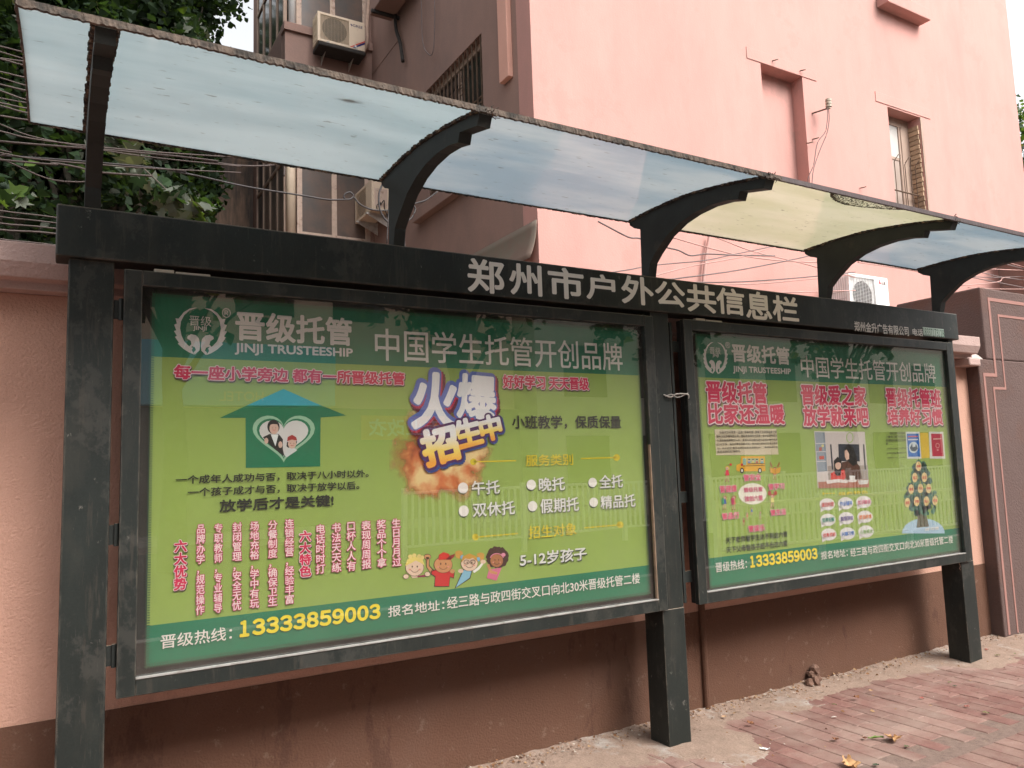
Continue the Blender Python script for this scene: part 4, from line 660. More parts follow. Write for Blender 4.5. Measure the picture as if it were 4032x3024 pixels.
(1,'cartoon_child',3,(0.3,0.02,0.08),[1.1549,0.9874,1.2036,0.9902,1.2021,0.9804,1.1613,0.9827]),
(1,'cartoon_child',4,(0.05,0.02,0.015),[1.1919,1.0208,1.1895,1.0096,1.183,0.9999,1.1731,0.9926,1.1607,0.9886,1.1472,0.9882,1.1338,0.9913,1.1218,0.9977,1.1124,1.0067,1.1065,1.0175,1.1046,1.029,1.1069,1.0401,1.1133,1.0497,1.123,1.057,1.1352,1.0612,1.1488,1.0618,1.1623,1.0588,1.1744,1.0524,1.184,1.0434,1.19,1.0325]),
(1,'cartoon_child',5,(0.72,0.5,0.38),[1.19,1.021,1.1877,1.0103,1.1815,1.001,1.172,0.9942,1.1602,0.9903,1.1472,0.9899,1.1344,0.9929,1.123,0.999,1.114,1.0076,1.1083,1.0178,1.1065,1.0288,1.1087,1.0394,1.1148,1.0486,1.1241,1.0555,1.1358,1.0594,1.1487,1.06,1.1616,1.0571,1.1732,1.0511,1.1824,1.0425,1.1882,1.0321]),
(1,'cartoon_child',7,(0.05,0.02,0.015),[1.1393,1.0299,1.1384,1.0268,1.1363,1.0257,1.1343,1.0272,1.1335,1.0305,1.1344,1.0336,1.1365,1.0348,1.1385,1.0332]),
(1,'cartoon_child',7,(0.05,0.02,0.015),[1.1627,1.0278,1.1618,1.0246,1.1597,1.0235,1.1576,1.025,1.1568,1.0283,1.1578,1.0315,1.1599,1.0326,1.1619,1.0311]),
(1,'cartoon_child',7,(0.05,0.02,0.015),[1.1667,1.0122,1.1634,1.0084,1.1588,1.0056,1.1534,1.004,1.1475,1.0039,1.1417,1.0052,1.1364,1.0077,1.132,1.0114,1.1289,1.0158,1.1309,1.0165,1.1337,1.0125,1.1376,1.0093,1.1424,1.0071,1.1476,1.0059,1.1528,1.0061,1.1576,1.0074,1.1617,1.0099,1.1647,1.0133]),
(1,'cartoon_child',6,(0.7,0.25,0.2),[1.1303,1.0178,1.1287,1.0155,1.1249,1.0148,1.1211,1.0162,1.1195,1.0188,1.1212,1.0212,1.125,1.0218,1.1288,1.0204]),
(1,'cartoon_child',6,(0.7,0.25,0.2),[1.1763,1.0135,1.1746,1.0111,1.1707,1.0105,1.1669,1.0119,1.1654,1.0145,1.167,1.0168,1.1709,1.0175,1.1747,1.0161]),
(1,'cartoon_child',6,(0.72,0.55,0.16),[1.1028,1.035,1.1148,1.063,1.149,1.0717,1.1856,1.0568,1.1947,1.0294,1.1755,1.0429,1.1531,1.0538,1.1304,1.0441]),
(1,'cartoon_child',7,(0.72,0.55,0.2),[1.1381,1.0727,1.136,1.0677,1.1308,1.065,1.1245,1.0655,1.1194,1.0691,1.1176,1.0744,1.1197,1.0794,1.1248,1.0822,1.1311,1.0816,1.1362,1.078]),
(1,'cartoon_child',7,(0.72,0.55,0.2),[1.1574,1.0757,1.1554,1.0707,1.1501,1.0679,1.1438,1.0685,1.1387,1.0721,1.1369,1.0775,1.1389,1.0825,1.1441,1.0852,1.1505,1.0847,1.1556,1.081]),
(1,'cartoon_child',7,(0.72,0.55,0.2),[1.18,1.0702,1.1779,1.0652,1.1727,1.0625,1.1663,1.063,1.1612,1.0667,1.1593,1.072,1.1614,1.077,1.1666,1.0798,1.173,1.0792,1.1781,1.0756]),
(1,'cartoon_child',7,(0.72,0.55,0.2),[1.1936,1.0637,1.1914,1.0587,1.1862,1.056,1.1797,1.0565,1.1746,1.0602,1.1728,1.0655,1.1749,1.0706,1.1801,1.0733,1.1865,1.0728,1.1917,1.0691]),
(1,'cartoon_child',6,(0.05,0.02,0.015),[1.121,0.9896,1.1202,0.9862,1.1182,0.9834,1.1151,0.9812,1.1111,0.9801,1.1068,0.98,1.1025,0.9809,1.0987,0.9829,1.0956,0.9856,1.0937,0.9889,1.0931,0.9924,1.0939,0.9957,1.0959,0.9985,1.099,1.0007,1.1029,1.0019,1.1072,1.002,1.1115,1.001,1.1154,0.9991,1.1185,0.9963,1.1204,0.9931]),
(1,'cartoon_child',7,(0.72,0.5,0.38),[1.1191,0.9898,1.1184,0.987,1.1167,0.9845,1.114,0.9828,1.1106,0.9818,1.1068,0.9817,1.1031,0.9825,1.0998,0.9842,1.0972,0.9865,1.0955,0.9892,1.095,0.9922,1.0957,0.995,1.0974,0.9974,1.1001,0.9992,1.1035,1.0002,1.1072,1.0002,1.1109,0.9994,1.1143,0.9978,1.1169,0.9955,1.1186,0.9927]),
(1,'cartoon_child',6,(0.05,0.02,0.015),[1.2213,0.9897,1.2205,0.9863,1.2184,0.9834,1.2152,0.9812,1.2111,0.98,1.2067,0.9799,1.2022,0.9809,1.1983,0.9829,1.1952,0.9857,1.1932,0.989,1.1926,0.9925,1.1934,0.9959,1.1955,0.9988,1.1987,1.0009,1.2027,1.0021,1.2072,1.0023,1.2116,1.0013,1.2156,0.9993,1.2187,0.9965,1.2207,0.9932]),
(1,'cartoon_child',7,(0.72,0.5,0.38),[1.2193,0.9899,1.2187,0.987,1.2168,0.9846,1.214,0.9828,1.2105,0.9818,1.2067,0.9817,1.2029,0.9825,1.1995,0.9842,1.1968,0.9865,1.1951,0.9893,1.1945,0.9923,1.1952,0.9951,1.197,0.9976,1.1998,0.9994,1.2033,1.0004,1.2071,1.0005,1.211,0.9997,1.2144,0.998,1.2171,0.9956,1.2188,0.9928]),
(1,'cartoon_child.001',1,(0.05,0.02,0.015),[1.2002,1.0673,1.2198,1.0638,1.2189,1.0272,1.2401,1.0044,1.2297,0.9847,1.203,1.0198,1.2018,1.0524]),
(1,'cartoon_child.001',2,(0.55,0.25,0.11),[1.2027,1.0653,1.2171,1.0623,1.2149,1.0263,1.2354,1.0019,1.2285,0.9884,1.2063,1.0201,1.2051,1.0521]),
(1,'cartoon_child.001',1,(0.05,0.02,0.015),[1.2277,1.0631,1.2267,1.0592,1.2241,1.0558,1.2201,1.0532,1.2151,1.0518,1.2096,1.0517,1.2042,1.0528,1.1993,1.0551,1.1955,1.0583,1.1931,1.0621,1.1923,1.0662,1.1933,1.0701,1.1958,1.0735,1.1998,1.0761,1.2048,1.0775,1.2102,1.0777,1.2157,1.0766,1.2206,1.0743,1.2245,1.0711,1.2269,1.0672]),
(1,'cartoon_child.001',2,(0.55,0.25,0.11),[1.225,1.0634,1.2242,1.0601,1.222,1.0573,1.2186,1.0553,1.2144,1.0541,1.2097,1.054,1.2051,1.055,1.2009,1.0568,1.1976,1.0595,1.1956,1.0626,1.1949,1.066,1.1957,1.0692,1.1979,1.072,1.2013,1.074,1.2055,1.0752,1.2102,1.0753,1.2148,1.0744,1.219,1.0725,1.2223,1.0699,1.2244,1.0667]),
(1,'cartoon_child.001',2,(0.05,0.02,0.015),[1.2249,1.0041,1.2501,1.0076,1.3203,0.9998,1.341,0.9888,1.3347,0.9588,1.3173,0.9665,1.3115,0.9259,1.2377,0.9337,1.2427,0.974,1.2233,0.9889]),
(1,'cartoon_child.001',3,(0.55,0.02,0.02),[1.2288,1.0014,1.2514,1.0045,1.3188,0.9969,1.3368,0.9862,1.3321,0.9626,1.3154,0.9703,1.3089,0.9292,1.2417,0.9362,1.2461,0.9772,1.2279,0.9908]),
(1,'cartoon_child.001',4,(0.05,0.02,0.015),[1.3303,1.0199,1.3277,1.0088,1.3208,0.9992,1.3103,0.9921,1.2972,0.9882,1.2829,0.9878,1.2688,0.991,1.2561,0.9974,1.2462,1.0063,1.24,1.017,1.2381,1.0284,1.2406,1.0393,1.2473,1.0488,1.2576,1.056,1.2705,1.06,1.2848,1.0606,1.2991,1.0575,1.3119,1.0512,1.322,1.0422,1.3283,1.0314]),
(1,'cartoon_child.001',5,(0.55,0.25,0.11),[1.3283,1.0201,1.3258,1.0095,1.3192,1.0004,1.3091,0.9937,1.2967,0.99,1.283,0.9896,1.2694,0.9926,1.2573,0.9987,1.2479,1.0072,1.2419,1.0174,1.24,1.0282,1.2424,1.0386,1.2489,1.0476,1.2587,1.0544,1.2711,1.0583,1.2848,1.0588,1.2984,1.0559,1.3106,1.0499,1.3203,1.0413,1.3264,1.031]),
(1,'cartoon_child.001',7,(0.05,0.02,0.015),[1.2747,1.0291,1.2737,1.0261,1.2715,1.0249,1.2694,1.0265,1.2686,1.0297,1.2695,1.0328,1.2718,1.0339,1.2739,1.0324]),
(1,'cartoon_child.001',7,(0.05,0.02,0.015),[1.2994,1.0269,1.2985,1.0238,1.2962,1.0227,1.2941,1.0242,1.2932,1.0275,1.2942,1.0306,1.2965,1.0317,1.2986,1.0302]),
(1,'cartoon_child.001',7,(0.05,0.02,0.015),[1.3036,1.0115,1.3001,1.0077,1.2953,1.005,1.2895,1.0035,1.2833,1.0034,1.2772,1.0047,1.2716,1.0072,1.2669,1.0109,1.2637,1.0153,1.2658,1.0159,1.2687,1.0121,1.2729,1.0089,1.2779,1.0066,1.2834,1.0055,1.2889,1.0056,1.294,1.0069,1.2984,1.0093,1.3015,1.0126]),
(1,'cartoon_child.001',6,(0.7,0.25,0.2),[1.2652,1.0172,1.2634,1.0149,1.2594,1.0143,1.2554,1.0157,1.2538,1.0183,1.2555,1.0206,1.2596,1.0212,1.2636,1.0198]),
(1,'cartoon_child.001',6,(0.7,0.25,0.2),[1.3138,1.0127,1.312,1.0104,1.3079,1.0098,1.3038,1.0112,1.3022,1.0138,1.304,1.0161,1.3081,1.0167,1.3121,1.0153]),
(1,'cartoon_child.001',8,(0.58,0.03,0.02),[1.2611,1.0471,1.2636,1.0696,1.2853,1.0791,1.312,1.0696,1.3216,1.049,1.2979,1.0468]),
(1,'cartoon_child.001',8,(0.3,0.03,0.03),[1.3172,1.0614,1.3425,1.0677,1.3388,1.0553,1.3214,1.0418,1.2979,1.0456]),
(1,'cartoon_child.001',9,(0.55,0.25,0.11),[1.339,0.9908,1.3383,0.9881,1.3365,0.9857,1.3338,0.984,1.3303,0.9831,1.3266,0.983,1.3228,0.9838,1.3195,0.9854,1.3168,0.9876,1.3152,0.9903,1.3147,0.9931,1.3153,0.9958,1.3171,0.9982,1.3199,0.9999,1.3233,1.0009,1.3271,1.001,1.3308,1.0002,1.3342,0.9986,1.3368,0.9963,1.3385,0.9936]),
(1,'cartoon_child.002',2,(0.05,0.02,0.015),[1.3809,0.994,1.4293,0.9895,1.4169,0.9511,1.3362,0.9143,1.3649,0.9654]),
(1,'cartoon_child.002',3,(0.22,0.42,0.55),[1.3849,0.9912,1.425,0.9874,1.4129,0.9546,1.3431,0.9196,1.369,0.965]),
(1,'cartoon_child.002',2,(0.55,0.28,0.06),[1.3441,1.0748,1.3565,1.0798,1.3702,1.0787,1.3824,1.0704,1.3776,1.0489,1.3623,1.043,1.3475,1.0515]),
(1,'cartoon_child.002',3,(0.2,0.4,0.6),[1.3866,1.0481,1.3847,1.0426,1.3801,1.0394,1.3746,1.0399,1.3703,1.0438,1.3687,1.0497,1.3706,1.0552,1.3751,1.0583,1.3807,1.0579,1.385,1.054]),
(1,'cartoon_child.002',2,(0.55,0.28,0.06),[1.4524,1.0565,1.4653,1.0616,1.4794,1.0604,1.4919,1.0519,1.487,1.0301,1.4712,1.0242,1.4559,1.0329]),
(1,'cartoon_child.002',3,(0.2,0.4,0.6),[1.4693,1.0317,1.4673,1.0261,1.4626,1.0229,1.457,1.0234,1.4525,1.0274,1.451,1.0333,1.4529,1.0389,1.4576,1.0421,1.4632,1.0416,1.4677,1.0376]),
(1,'cartoon_child.002',2,(0.8,0.75,0.7),[1.4298,0.9833,1.4547,0.9962,1.4802,1.0184,1.4871,1.0116,1.4629,0.9863,1.4365,0.9735]),
(1,'cartoon_child.002',3,(0.72,0.5,0.38),[1.4979,1.0181,1.4972,1.0153,1.4951,1.0129,1.4918,1.0111,1.4878,1.0102,1.4835,1.0101,1.4791,1.011,1.4752,1.0126,1.4721,1.015,1.4702,1.0177,1.4696,1.0206,1.4704,1.0234,1.4725,1.0258,1.4757,1.0275,1.4797,1.0285,1.4841,1.0285,1.4884,1.0277,1.4923,1.026,1.4954,1.0237,1.4973,1.021]),
(1,'cartoon_child.002',3,(0.72,0.5,0.38),[1.3834,0.9878,1.3827,0.985,1.3807,0.9827,1.3776,0.981,1.3737,0.9801,1.3695,0.98,1.3652,0.9809,1.3615,0.9825,1.3585,0.9848,1.3566,0.9875,1.356,0.9904,1.3568,0.9931,1.3588,0.9954,1.3619,0.9971,1.3657,0.9981,1.37,0.9981,1.3742,0.9973,1.378,0.9956,1.381,0.9933,1.3828,0.9906]),
(1,'cartoon_child.002',4,(0.05,0.02,0.015),[1.4574,1.0143,1.4549,1.0036,1.4483,0.9943,1.4383,0.9874,1.4259,0.9836,1.4124,0.9832,1.399,0.9862,1.387,0.9923,1.3776,1.001,1.3718,1.0113,1.37,1.0223,1.3724,1.0329,1.3788,1.0422,1.3887,1.0491,1.4009,1.0531,1.4145,1.0536,1.428,1.0507,1.4401,1.0446,1.4496,1.0359,1.4556,1.0255]),
(1,'cartoon_child.002',5,(0.72,0.5,0.38),[1.4553,1.0145,1.4529,1.0043,1.4467,0.9956,1.4371,0.989,1.4253,0.9854,1.4124,0.985,1.3996,0.9878,1.3883,0.9937,1.3793,1.0019,1.3738,1.0117,1.372,1.0221,1.3744,1.0322,1.3805,1.041,1.3898,1.0475,1.4015,1.0513,1.4144,1.0518,1.4273,1.049,1.4388,1.0433,1.4479,1.035,1.4536,1.0251]),
(1,'cartoon_child.002',7,(0.05,0.02,0.015),[1.4048,1.0231,1.4039,1.0202,1.4018,1.0191,1.3998,1.0205,1.399,1.0237,1.4,1.0267,1.402,1.0277,1.4041,1.0263]),
(1,'cartoon_child.002',7,(0.05,0.02,0.015),[1.4282,1.021,1.4272,1.018,1.4251,1.0169,1.4231,1.0184,1.4223,1.0216,1.4233,1.0246,1.4254,1.0257,1.4274,1.0242]),
(1,'cartoon_child.002',7,(0.05,0.02,0.015),[1.432,1.0062,1.4287,1.0025,1.4241,0.9999,1.4187,0.9984,1.4128,0.9983,1.407,0.9995,1.4017,1.002,1.3974,1.0054,1.3943,1.0097,1.3965,1.0104,1.3992,1.0067,1.4031,1.0036,1.4078,1.0015,1.4129,1.0004,1.4181,1.0005,1.4228,1.0018,1.4269,1.0041,1.4298,1.0073]),
(1,'cartoon_child.002',6,(0.7,0.25,0.2),[1.3957,1.0116,1.3941,1.0094,1.3903,1.0088,1.3865,1.0101,1.385,1.0126,1.3866,1.0148,1.3905,1.0154,1.3942,1.0141]),
(1,'cartoon_child.002',6,(0.7,0.25,0.2),[1.4416,1.0074,1.4399,1.0052,1.436,1.0045,1.4322,1.0059,1.4307,1.0084,1.4324,1.0106,1.4363,1.0112,1.4401,1.0099]),
(1,'cartoon_child.002',6,(0.55,0.28,0.05),[1.3721,1.0251,1.3798,1.0517,1.4148,1.0628,1.4493,1.0457,1.4555,1.0206,1.4316,1.0411,1.414,1.0366,1.3933,1.0427]),
(1,'cartoon_child.002',9,(0.05,0.02,0.015),[1.4129,1.0245,1.4113,1.0201,1.4072,1.0169,1.4013,1.0155,1.3949,1.016,1.3891,1.0186,1.3852,1.0225,1.3839,1.0271,1.3855,1.0314,1.3896,1.0347,1.3955,1.0361,1.4019,1.0356,1.4077,1.033,1.4116,1.0291,1.4129,1.0245,1.4101,1.0247,1.4091,1.0283,1.4059,1.0313,1.4012,1.0332,1.396,1.0337,1.3912,1.0326,1.3879,1.0302,1.3867,1.0268,1.3877,1.0233,1.3909,1.0203,1.3955,1.0183,1.4008,1.0179,1.4055,1.019,1.4089,1.0214,1.4101,1.0247]),
(1,'cartoon_child.002',9,(0.05,0.02,0.015),[1.4443,1.0217,1.4427,1.0173,1.4385,1.0141,1.4326,1.0126,1.426,1.0132,1.4203,1.0157,1.4163,1.0197,1.415,1.0243,1.4166,1.0287,1.4207,1.0319,1.4267,1.0334,1.4332,1.0328,1.439,1.0303,1.443,1.0263,1.4443,1.0217,1.4415,1.0219,1.4404,1.0255,1.4372,1.0285,1.4325,1.0305,1.4272,1.0309,1.4224,1.0298,1.4191,1.0274,1.4178,1.024,1.4188,1.0205,1.422,1.0175,1.4267,1.0155,1.432,1.015,1.4368,1.0161,1.4402,1.0186,1.4415,1.0219]),
(1,'cartoon_child.003',2,(0.06,0.02,0.015),[1.6165,1.0268,1.6168,1.0189,1.6167,1.0125,1.6075,1.0038,1.6047,0.9999,1.6036,0.993,1.5948,0.9887,1.5855,0.9879,1.5764,0.9804,1.567,0.9804,1.558,0.986,1.5483,0.9833,1.5405,0.9902,1.5298,0.9907,1.5224,0.9928,1.5154,0.9985,1.5119,1.0057,1.5071,1.0125,1.5001,1.0228,1.5049,1.0293,1.4968,1.0373,1.5009,1.0444,1.5043,1.0515,1.5094,1.0588,1.5126,1.0668,1.5182,1.0727,1.5246,1.078,1.5336,1.0757,1.5421,1.084,1.5515,1.082,1.5612,1.0789,1.5711,1.0805,1.5788,1.074,1.5897,1.0771,1.5937,1.0711,1.6021,1.0613,1.6072,1.0583,1.6165,1.0478,1.6177,1.041,1.6207,1.0341]),
(1,'cartoon_child.003',3,(0.62,0.14,0.25),[1.5131,0.9815,1.5797,0.9845,1.5509,0.9284,1.4998,0.9446]),
(1,'cartoon_child.003',4,(0.55,0.25,0.11),[1.5011,1.0042,1.5154,1.006,1.5252,0.9773,1.5572,0.9649,1.5532,0.9542,1.5176,0.9657]),
(1,'cartoon_child.003',4,(0.05,0.02,0.015),[1.5896,1.0148,1.5875,1.0054,1.5821,0.9972,1.574,0.991,1.5639,0.9875,1.5529,0.987,1.5421,0.9896,1.5324,0.9949,1.5249,1.0024,1.5202,1.0115,1.5188,1.0211,1.5208,1.0305,1.5261,1.0387,1.5341,1.0449,1.5441,1.0484,1.5551,1.049,1.566,1.0466,1.5758,1.0413,1.5834,1.0337,1.5882,1.0246]),
(1,'cartoon_child.003',5,(0.4,0.15,0.06),[1.5874,1.015,1.5854,1.0061,1.5804,0.9984,1.5727,0.9926,1.5633,0.9894,1.553,0.9889,1.5428,0.9913,1.5337,0.9962,1.5266,1.0033,1.5222,1.0118,1.5209,1.0209,1.5229,1.0298,1.5278,1.0375,1.5353,1.0433,1.5447,1.0466,1.555,1.0472,1.5653,1.0448,1.5744,1.0399,1.5816,1.0328,1.5861,1.0242]),
(1,'cartoon_child.003',7,(0.05,0.02,0.015),[1.5472,1.0221,1.5464,1.0195,1.5447,1.0185,1.5431,1.0198,1.5425,1.0225,1.5433,1.0251,1.545,1.0261,1.5466,1.0248]),
(1,'cartoon_child.003',7,(0.05,0.02,0.015),[1.5658,1.0205,1.565,1.0178,1.5633,1.0169,1.5617,1.0181,1.5611,1.0209,1.5619,1.0235,1.5636,1.0245,1.5652,1.0232]),
(1,'cartoon_child.003',7,(0.05,0.02,0.015),[1.5688,1.0076,1.5661,1.0043,1.5624,1.002,1.5581,1.0007,1.5534,1.0005,1.5488,1.0015,1.5446,1.0036,1.5411,1.0066,1.5387,1.0103,1.541,1.011,1.5431,1.0079,1.546,1.0053,1.5496,1.0035,1.5535,1.0027,1.5574,1.0028,1.5611,1.0039,1.5642,1.0059,1.5665,1.0087]),
(1,'cartoon_child.003',6,(0.7,0.25,0.2),[1.5398,1.012,1.5385,1.01,1.5354,1.0095,1.5324,1.0106,1.5312,1.0127,1.5326,1.0147,1.5356,1.0153,1.5386,1.0141]),
(1,'cartoon_child.003',6,(0.7,0.25,0.2),[1.5764,1.0087,1.5751,1.0067,1.572,1.0061,1.5689,1.0073,1.5677,1.0094,1.5691,1.0114,1.5722,1.012,1.5752,1.0108]),
(1,'cartoon_child.003',9,(0.65,0.2,0.3),[1.5184,1.0346,1.5215,1.04,1.5262,1.0446,1.5322,1.0483,1.5393,1.0508,1.5471,1.0521,1.5552,1.0521,1.5633,1.0508,1.571,1.0482,1.578,1.0444,1.5838,1.0397,1.5882,1.0342,1.591,1.0282,1.586,1.0275,1.5836,1.0326,1.5798,1.0372,1.5747,1.0412,1.5688,1.0444,1.5621,1.0466,1.5551,1.0478,1.548,1.0478,1.5413,1.0467,1.5351,1.0446,1.5299,1.0415,1.5259,1.0376,1.5232,1.033]),
(1,'cartoon_child.003',10,(0.7,0.25,0.35),[1.6008,1.0407,1.5984,1.0358,1.5924,1.0331,1.5852,1.0338,1.5795,1.0374,1.5774,1.0427,1.5798,1.0477,1.5858,1.0504,1.593,1.0498,1.5987,1.0461]),
(2,'text_box',1,(0.6,0.5,0.36),[2.9729,1.6135,3.4762,1.6143,3.4787,1.4623,2.9742,1.4692]),
(2,'bus_picture',1,(0.7,0.36,0.03),[3.1673,1.4592,3.3613,1.4548,3.3603,1.4148,3.3587,1.3689,3.135,1.3742,3.1223,1.3843,3.1274,1.4114,3.1609,1.4182]),
(2,'bus_picture',2,(0.75,0.6,0.12),[3.1776,1.4511,3.2108,1.4503,3.2069,1.4072,3.171,1.4082]),
(2,'bus_picture',3,(0.25,0.4,0.35),[3.1811,1.4471,3.2077,1.4464,3.2043,1.4092,3.1756,1.41]),
(2,'bus_picture',2,(0.3,0.42,0.25),[3.2171,1.4462,3.2467,1.4455,3.2441,1.4179,3.2146,1.4187]),
(2,'bus_picture',3,(0.62,0.4,0.32),[3.2383,1.4339,3.2364,1.4297,3.2319,1.4273,3.2268,1.4274,3.2228,1.4301,3.2216,1.4343,3.2236,1.4384,3.228,1.4409,3.2332,1.4408,3.2371,1.4381]),
(2,'bus_picture',3,(0.1,0.15,0.5),[3.2216,1.4284,3.2378,1.428,3.2381,1.4189,3.2197,1.4194]),
(2,'bus_picture',4,(0.015,0.013,0.014),[3.2388,1.4386,3.2361,1.4361,3.2301,1.4353,3.2243,1.4364,3.222,1.439,3.2247,1.4414,3.2307,1.4423,3.2365,1.4412]),
(2,'bus_picture',2,(0.3,0.42,0.25),[3.2478,1.4455,3.2776,1.4448,3.275,1.4171,3.2453,1.4179]),
(2,'bus_picture',3,(0.62,0.4,0.32),[3.2692,1.4331,3.2672,1.429,3.2627,1.4265,3.2575,1.4266,3.2535,1.4293,3.2523,1.4335,3.2543,1.4376,3.2588,1.4401,3.264,1.44,3.2679,1.4373]),
(2,'bus_picture',3,(0.6,0.5,0.1),[3.2523,1.4276,3.2686,1.4272,3.2689,1.4181,3.2504,1.4186]),
(2,'bus_picture',4,(0.015,0.013,0.014),[3.2696,1.4378,3.2669,1.4354,3.2608,1.4345,3.255,1.4357,3.2528,1.4382,3.2555,1.4407,3.2615,1.4416,3.2674,1.4404]),
(2,'bus_picture',2,(0.3,0.42,0.25),[3.2787,1.4447,3.3087,1.444,3.3061,1.4163,3.2761,1.4171]),
(2,'bus_picture',3,(0.62,0.4,0.32),[3.3002,1.4323,3.2982,1.4282,3.2937,1.4257,3.2885,1.4258,3.2845,1.4285,3.2833,1.4327,3.2853,1.4369,3.2897,1.4394,3.295,1.4392,3.299,1.4365]),
(2,'bus_picture',3,(0.5,0.05,0.05),[3.2833,1.4268,3.2997,1.4264,3.2999,1.4172,3.2813,1.4177]),
(2,'bus_picture',4,(0.015,0.013,0.014),[3.3007,1.4371,3.2979,1.4346,3.2918,1.4337,3.2859,1.4349,3.2837,1.4375,3.2864,1.4399,3.2925,1.4408,3.2984,1.4397]),
(2,'bus_picture',2,(0.3,0.42,0.25),[3.3212,1.4437,3.3515,1.443,3.3488,1.4151,3.3186,1.4159]),
(2,'bus_picture',3,(0.62,0.4,0.32),[3.3429,1.4312,3.3409,1.4271,3.3363,1.4246,3.331,1.4247,3.327,1.4274,3.3258,1.4317,3.3278,1.4358,3.3323,1.4383,3.3376,1.4382,3.3417,1.4355]),
(2,'bus_picture',3,(0.1,0.3,0.4),[3.3258,1.4257,3.3423,1.4253,3.3426,1.4161,3.3238,1.4166]),
(2,'bus_picture',4,(0.015,0.013,0.014),[3.3434,1.436,3.3406,1.4335,3.3345,1.4326,3.3285,1.4338,3.3262,1.4364,3.329,1.4389,3.3351,1.4398,3.3411,1.4386]),
(2,'bus_picture',3,(0.015,0.013,0.014),[3.2158,1.4132,3.3571,1.4113,3.3573,1.4145,3.216,1.4163]),
(2,'bus_picture',3,(0.015,0.013,0.014),[3.176,1.4018,3.3561,1.4005,3.3563,1.4037,3.1761,1.4049]),
(2,'bus_picture',4,(0.5,0.03,0.03),[3.179,1.4111,3.1774,1.4072,3.1737,1.4045,3.1689,1.4035,3.1643,1.4047,3.1612,1.4077,3.1603,1.4116,3.1619,1.4155,3.1656,1.4182,3.1703,1.4191,3.1749,1.418,3.1781,1.415]),
(2,'bus_picture',3,(0.015,0.013,0.014),[3.1826,1.3773,3.1814,1.3725,3.1788,1.3683,3.1751,1.3649,3.1706,1.3629,3.1658,1.3623,3.1611,1.3632,3.157,1.3655,3.1539,1.3691,3.1521,1.3735,3.1518,1.3783,3.153,1.3831,3.1556,1.3874,3.1593,1.3907,3.1637,1.3928,3.1686,1.3934,3.1732,1.3925,3.1773,1.3901,3.1804,1.3866,3.1822,1.3822]),
(2,'bus_picture',4,(0.6,0.58,0.55),[3.1754,1.3776,3.1747,1.3747,3.1733,1.3721,3.1713,1.3701,3.1689,1.3689,3.1663,1.3685,3.1638,1.369,3.1616,1.3704,3.16,1.3725,3.1591,1.3752,3.1589,1.3781,3.1596,1.3809,3.161,1.3835,3.163,1.3855,3.1654,1.3868,3.168,1.3872,3.1705,1.3866,3.1727,1.3852,3.1743,1.3831,3.1753,1.3805]),
(2,'bus_picture',3,(0.015,0.013,0.014),[3.3276,1.3727,3.3263,1.3678,3.3236,1.3635,3.3198,1.3601,3.3151,1.358,3.3102,1.3574,3.3053,1.3583,3.3011,1.3607,3.298,1.3643,3.2961,1.3688,3.2958,1.3737,3.2971,1.3786,3.2997,1.3829,3.3036,1.3863,3.3082,1.3884,3.3132,1.3891,3.318,1.3881,3.3222,1.3857,3.3254,1.3821,3.3273,1.3776]),
(2,'bus_picture',4,(0.6,0.58,0.55),[3.3202,1.373,3.3195,1.37,3.318,1.3674,3.3159,1.3654,3.3134,1.3641,3.3108,1.3637,3.3082,1.3643,3.3059,1.3657,3.3043,1.3679,3.3033,1.3706,3.3032,1.3735,3.3039,1.3764,3.3053,1.379,3.3074,1.3811,3.3099,1.3823,3.3126,1.3827,3.3152,1.3822,3.3174,1.3808,3.3191,1.3786,3.32,1.3759]),
(2,'bubble_oval',1,(0.72,0.68,0.58),[3.3558,1.2379,3.3515,1.2244,3.3417,1.212,3.3267,1.2011,3.3074,1.1924,3.2848,1.1864,3.2602,1.1832,3.2346,1.183,3.2095,1.1859,3.1861,1.1916,3.1655,1.1998,3.1486,1.2102,3.1364,1.2222,3.1292,1.2351,3.1276,1.2485,3.1316,1.2617,3.141,1.2739,3.1553,1.2847,3.174,1.2935,3.196,1.2998,3.2204,1.3033,3.2459,1.3038,3.2713,1.3012,3.2952,1.2957,3.3165,1.2876,3.334,1.2771,3.3468,1.2649,3.3542,1.2516]),
(2,'walking_child',1,(0.6,0.35,0.25),[3.0424,1.3583,3.0485,1.3581,3.0381,1.3232,3.032,1.3234]),
(2,'walking_child',1,(0.6,0.35,0.25),[3.0522,1.358,3.0584,1.3578,3.0578,1.3224,3.0516,1.3226]),
(2,'walking_child',2,(0.25,0.05,0.05),[3.0297,1.3252,3.0396,1.3257,3.0391,1.3196,3.0281,1.32]),
(2,'walking_child',2,(0.25,0.05,0.05),[3.0493,1.3245,3.0605,1.325,3.0625,1.3196,3.0501,1.3192]),
(2,'walking_child',1,(0.6,0.35,0.25),[3.0432,1.3826,3.0467,1.3794,3.0293,1.3632,3.0246,1.3651]),
(2,'walking_child',1,(0.6,0.35,0.25),[3.0605,1.3821,3.0565,1.3791,3.0713,1.3928,3.0748,1.3901]),
(2,'walking_child',2,(0.6,0.03,0.07),[3.044,1.3848,3.06,1.3843,3.0668,1.3548,3.0347,1.3542]),
(2,'walking_child',3,(0.65,0.42,0.05),[3.0703,1.3955,3.0681,1.3904,3.063,1.3864,3.0559,1.3843,3.0482,1.3845,3.0415,1.387,3.0371,1.3913,3.0358,1.3966,3.038,1.4017,3.0431,1.4057,3.0502,1.4078,3.0579,1.4076,3.0646,1.4051,3.069,1.4008]),
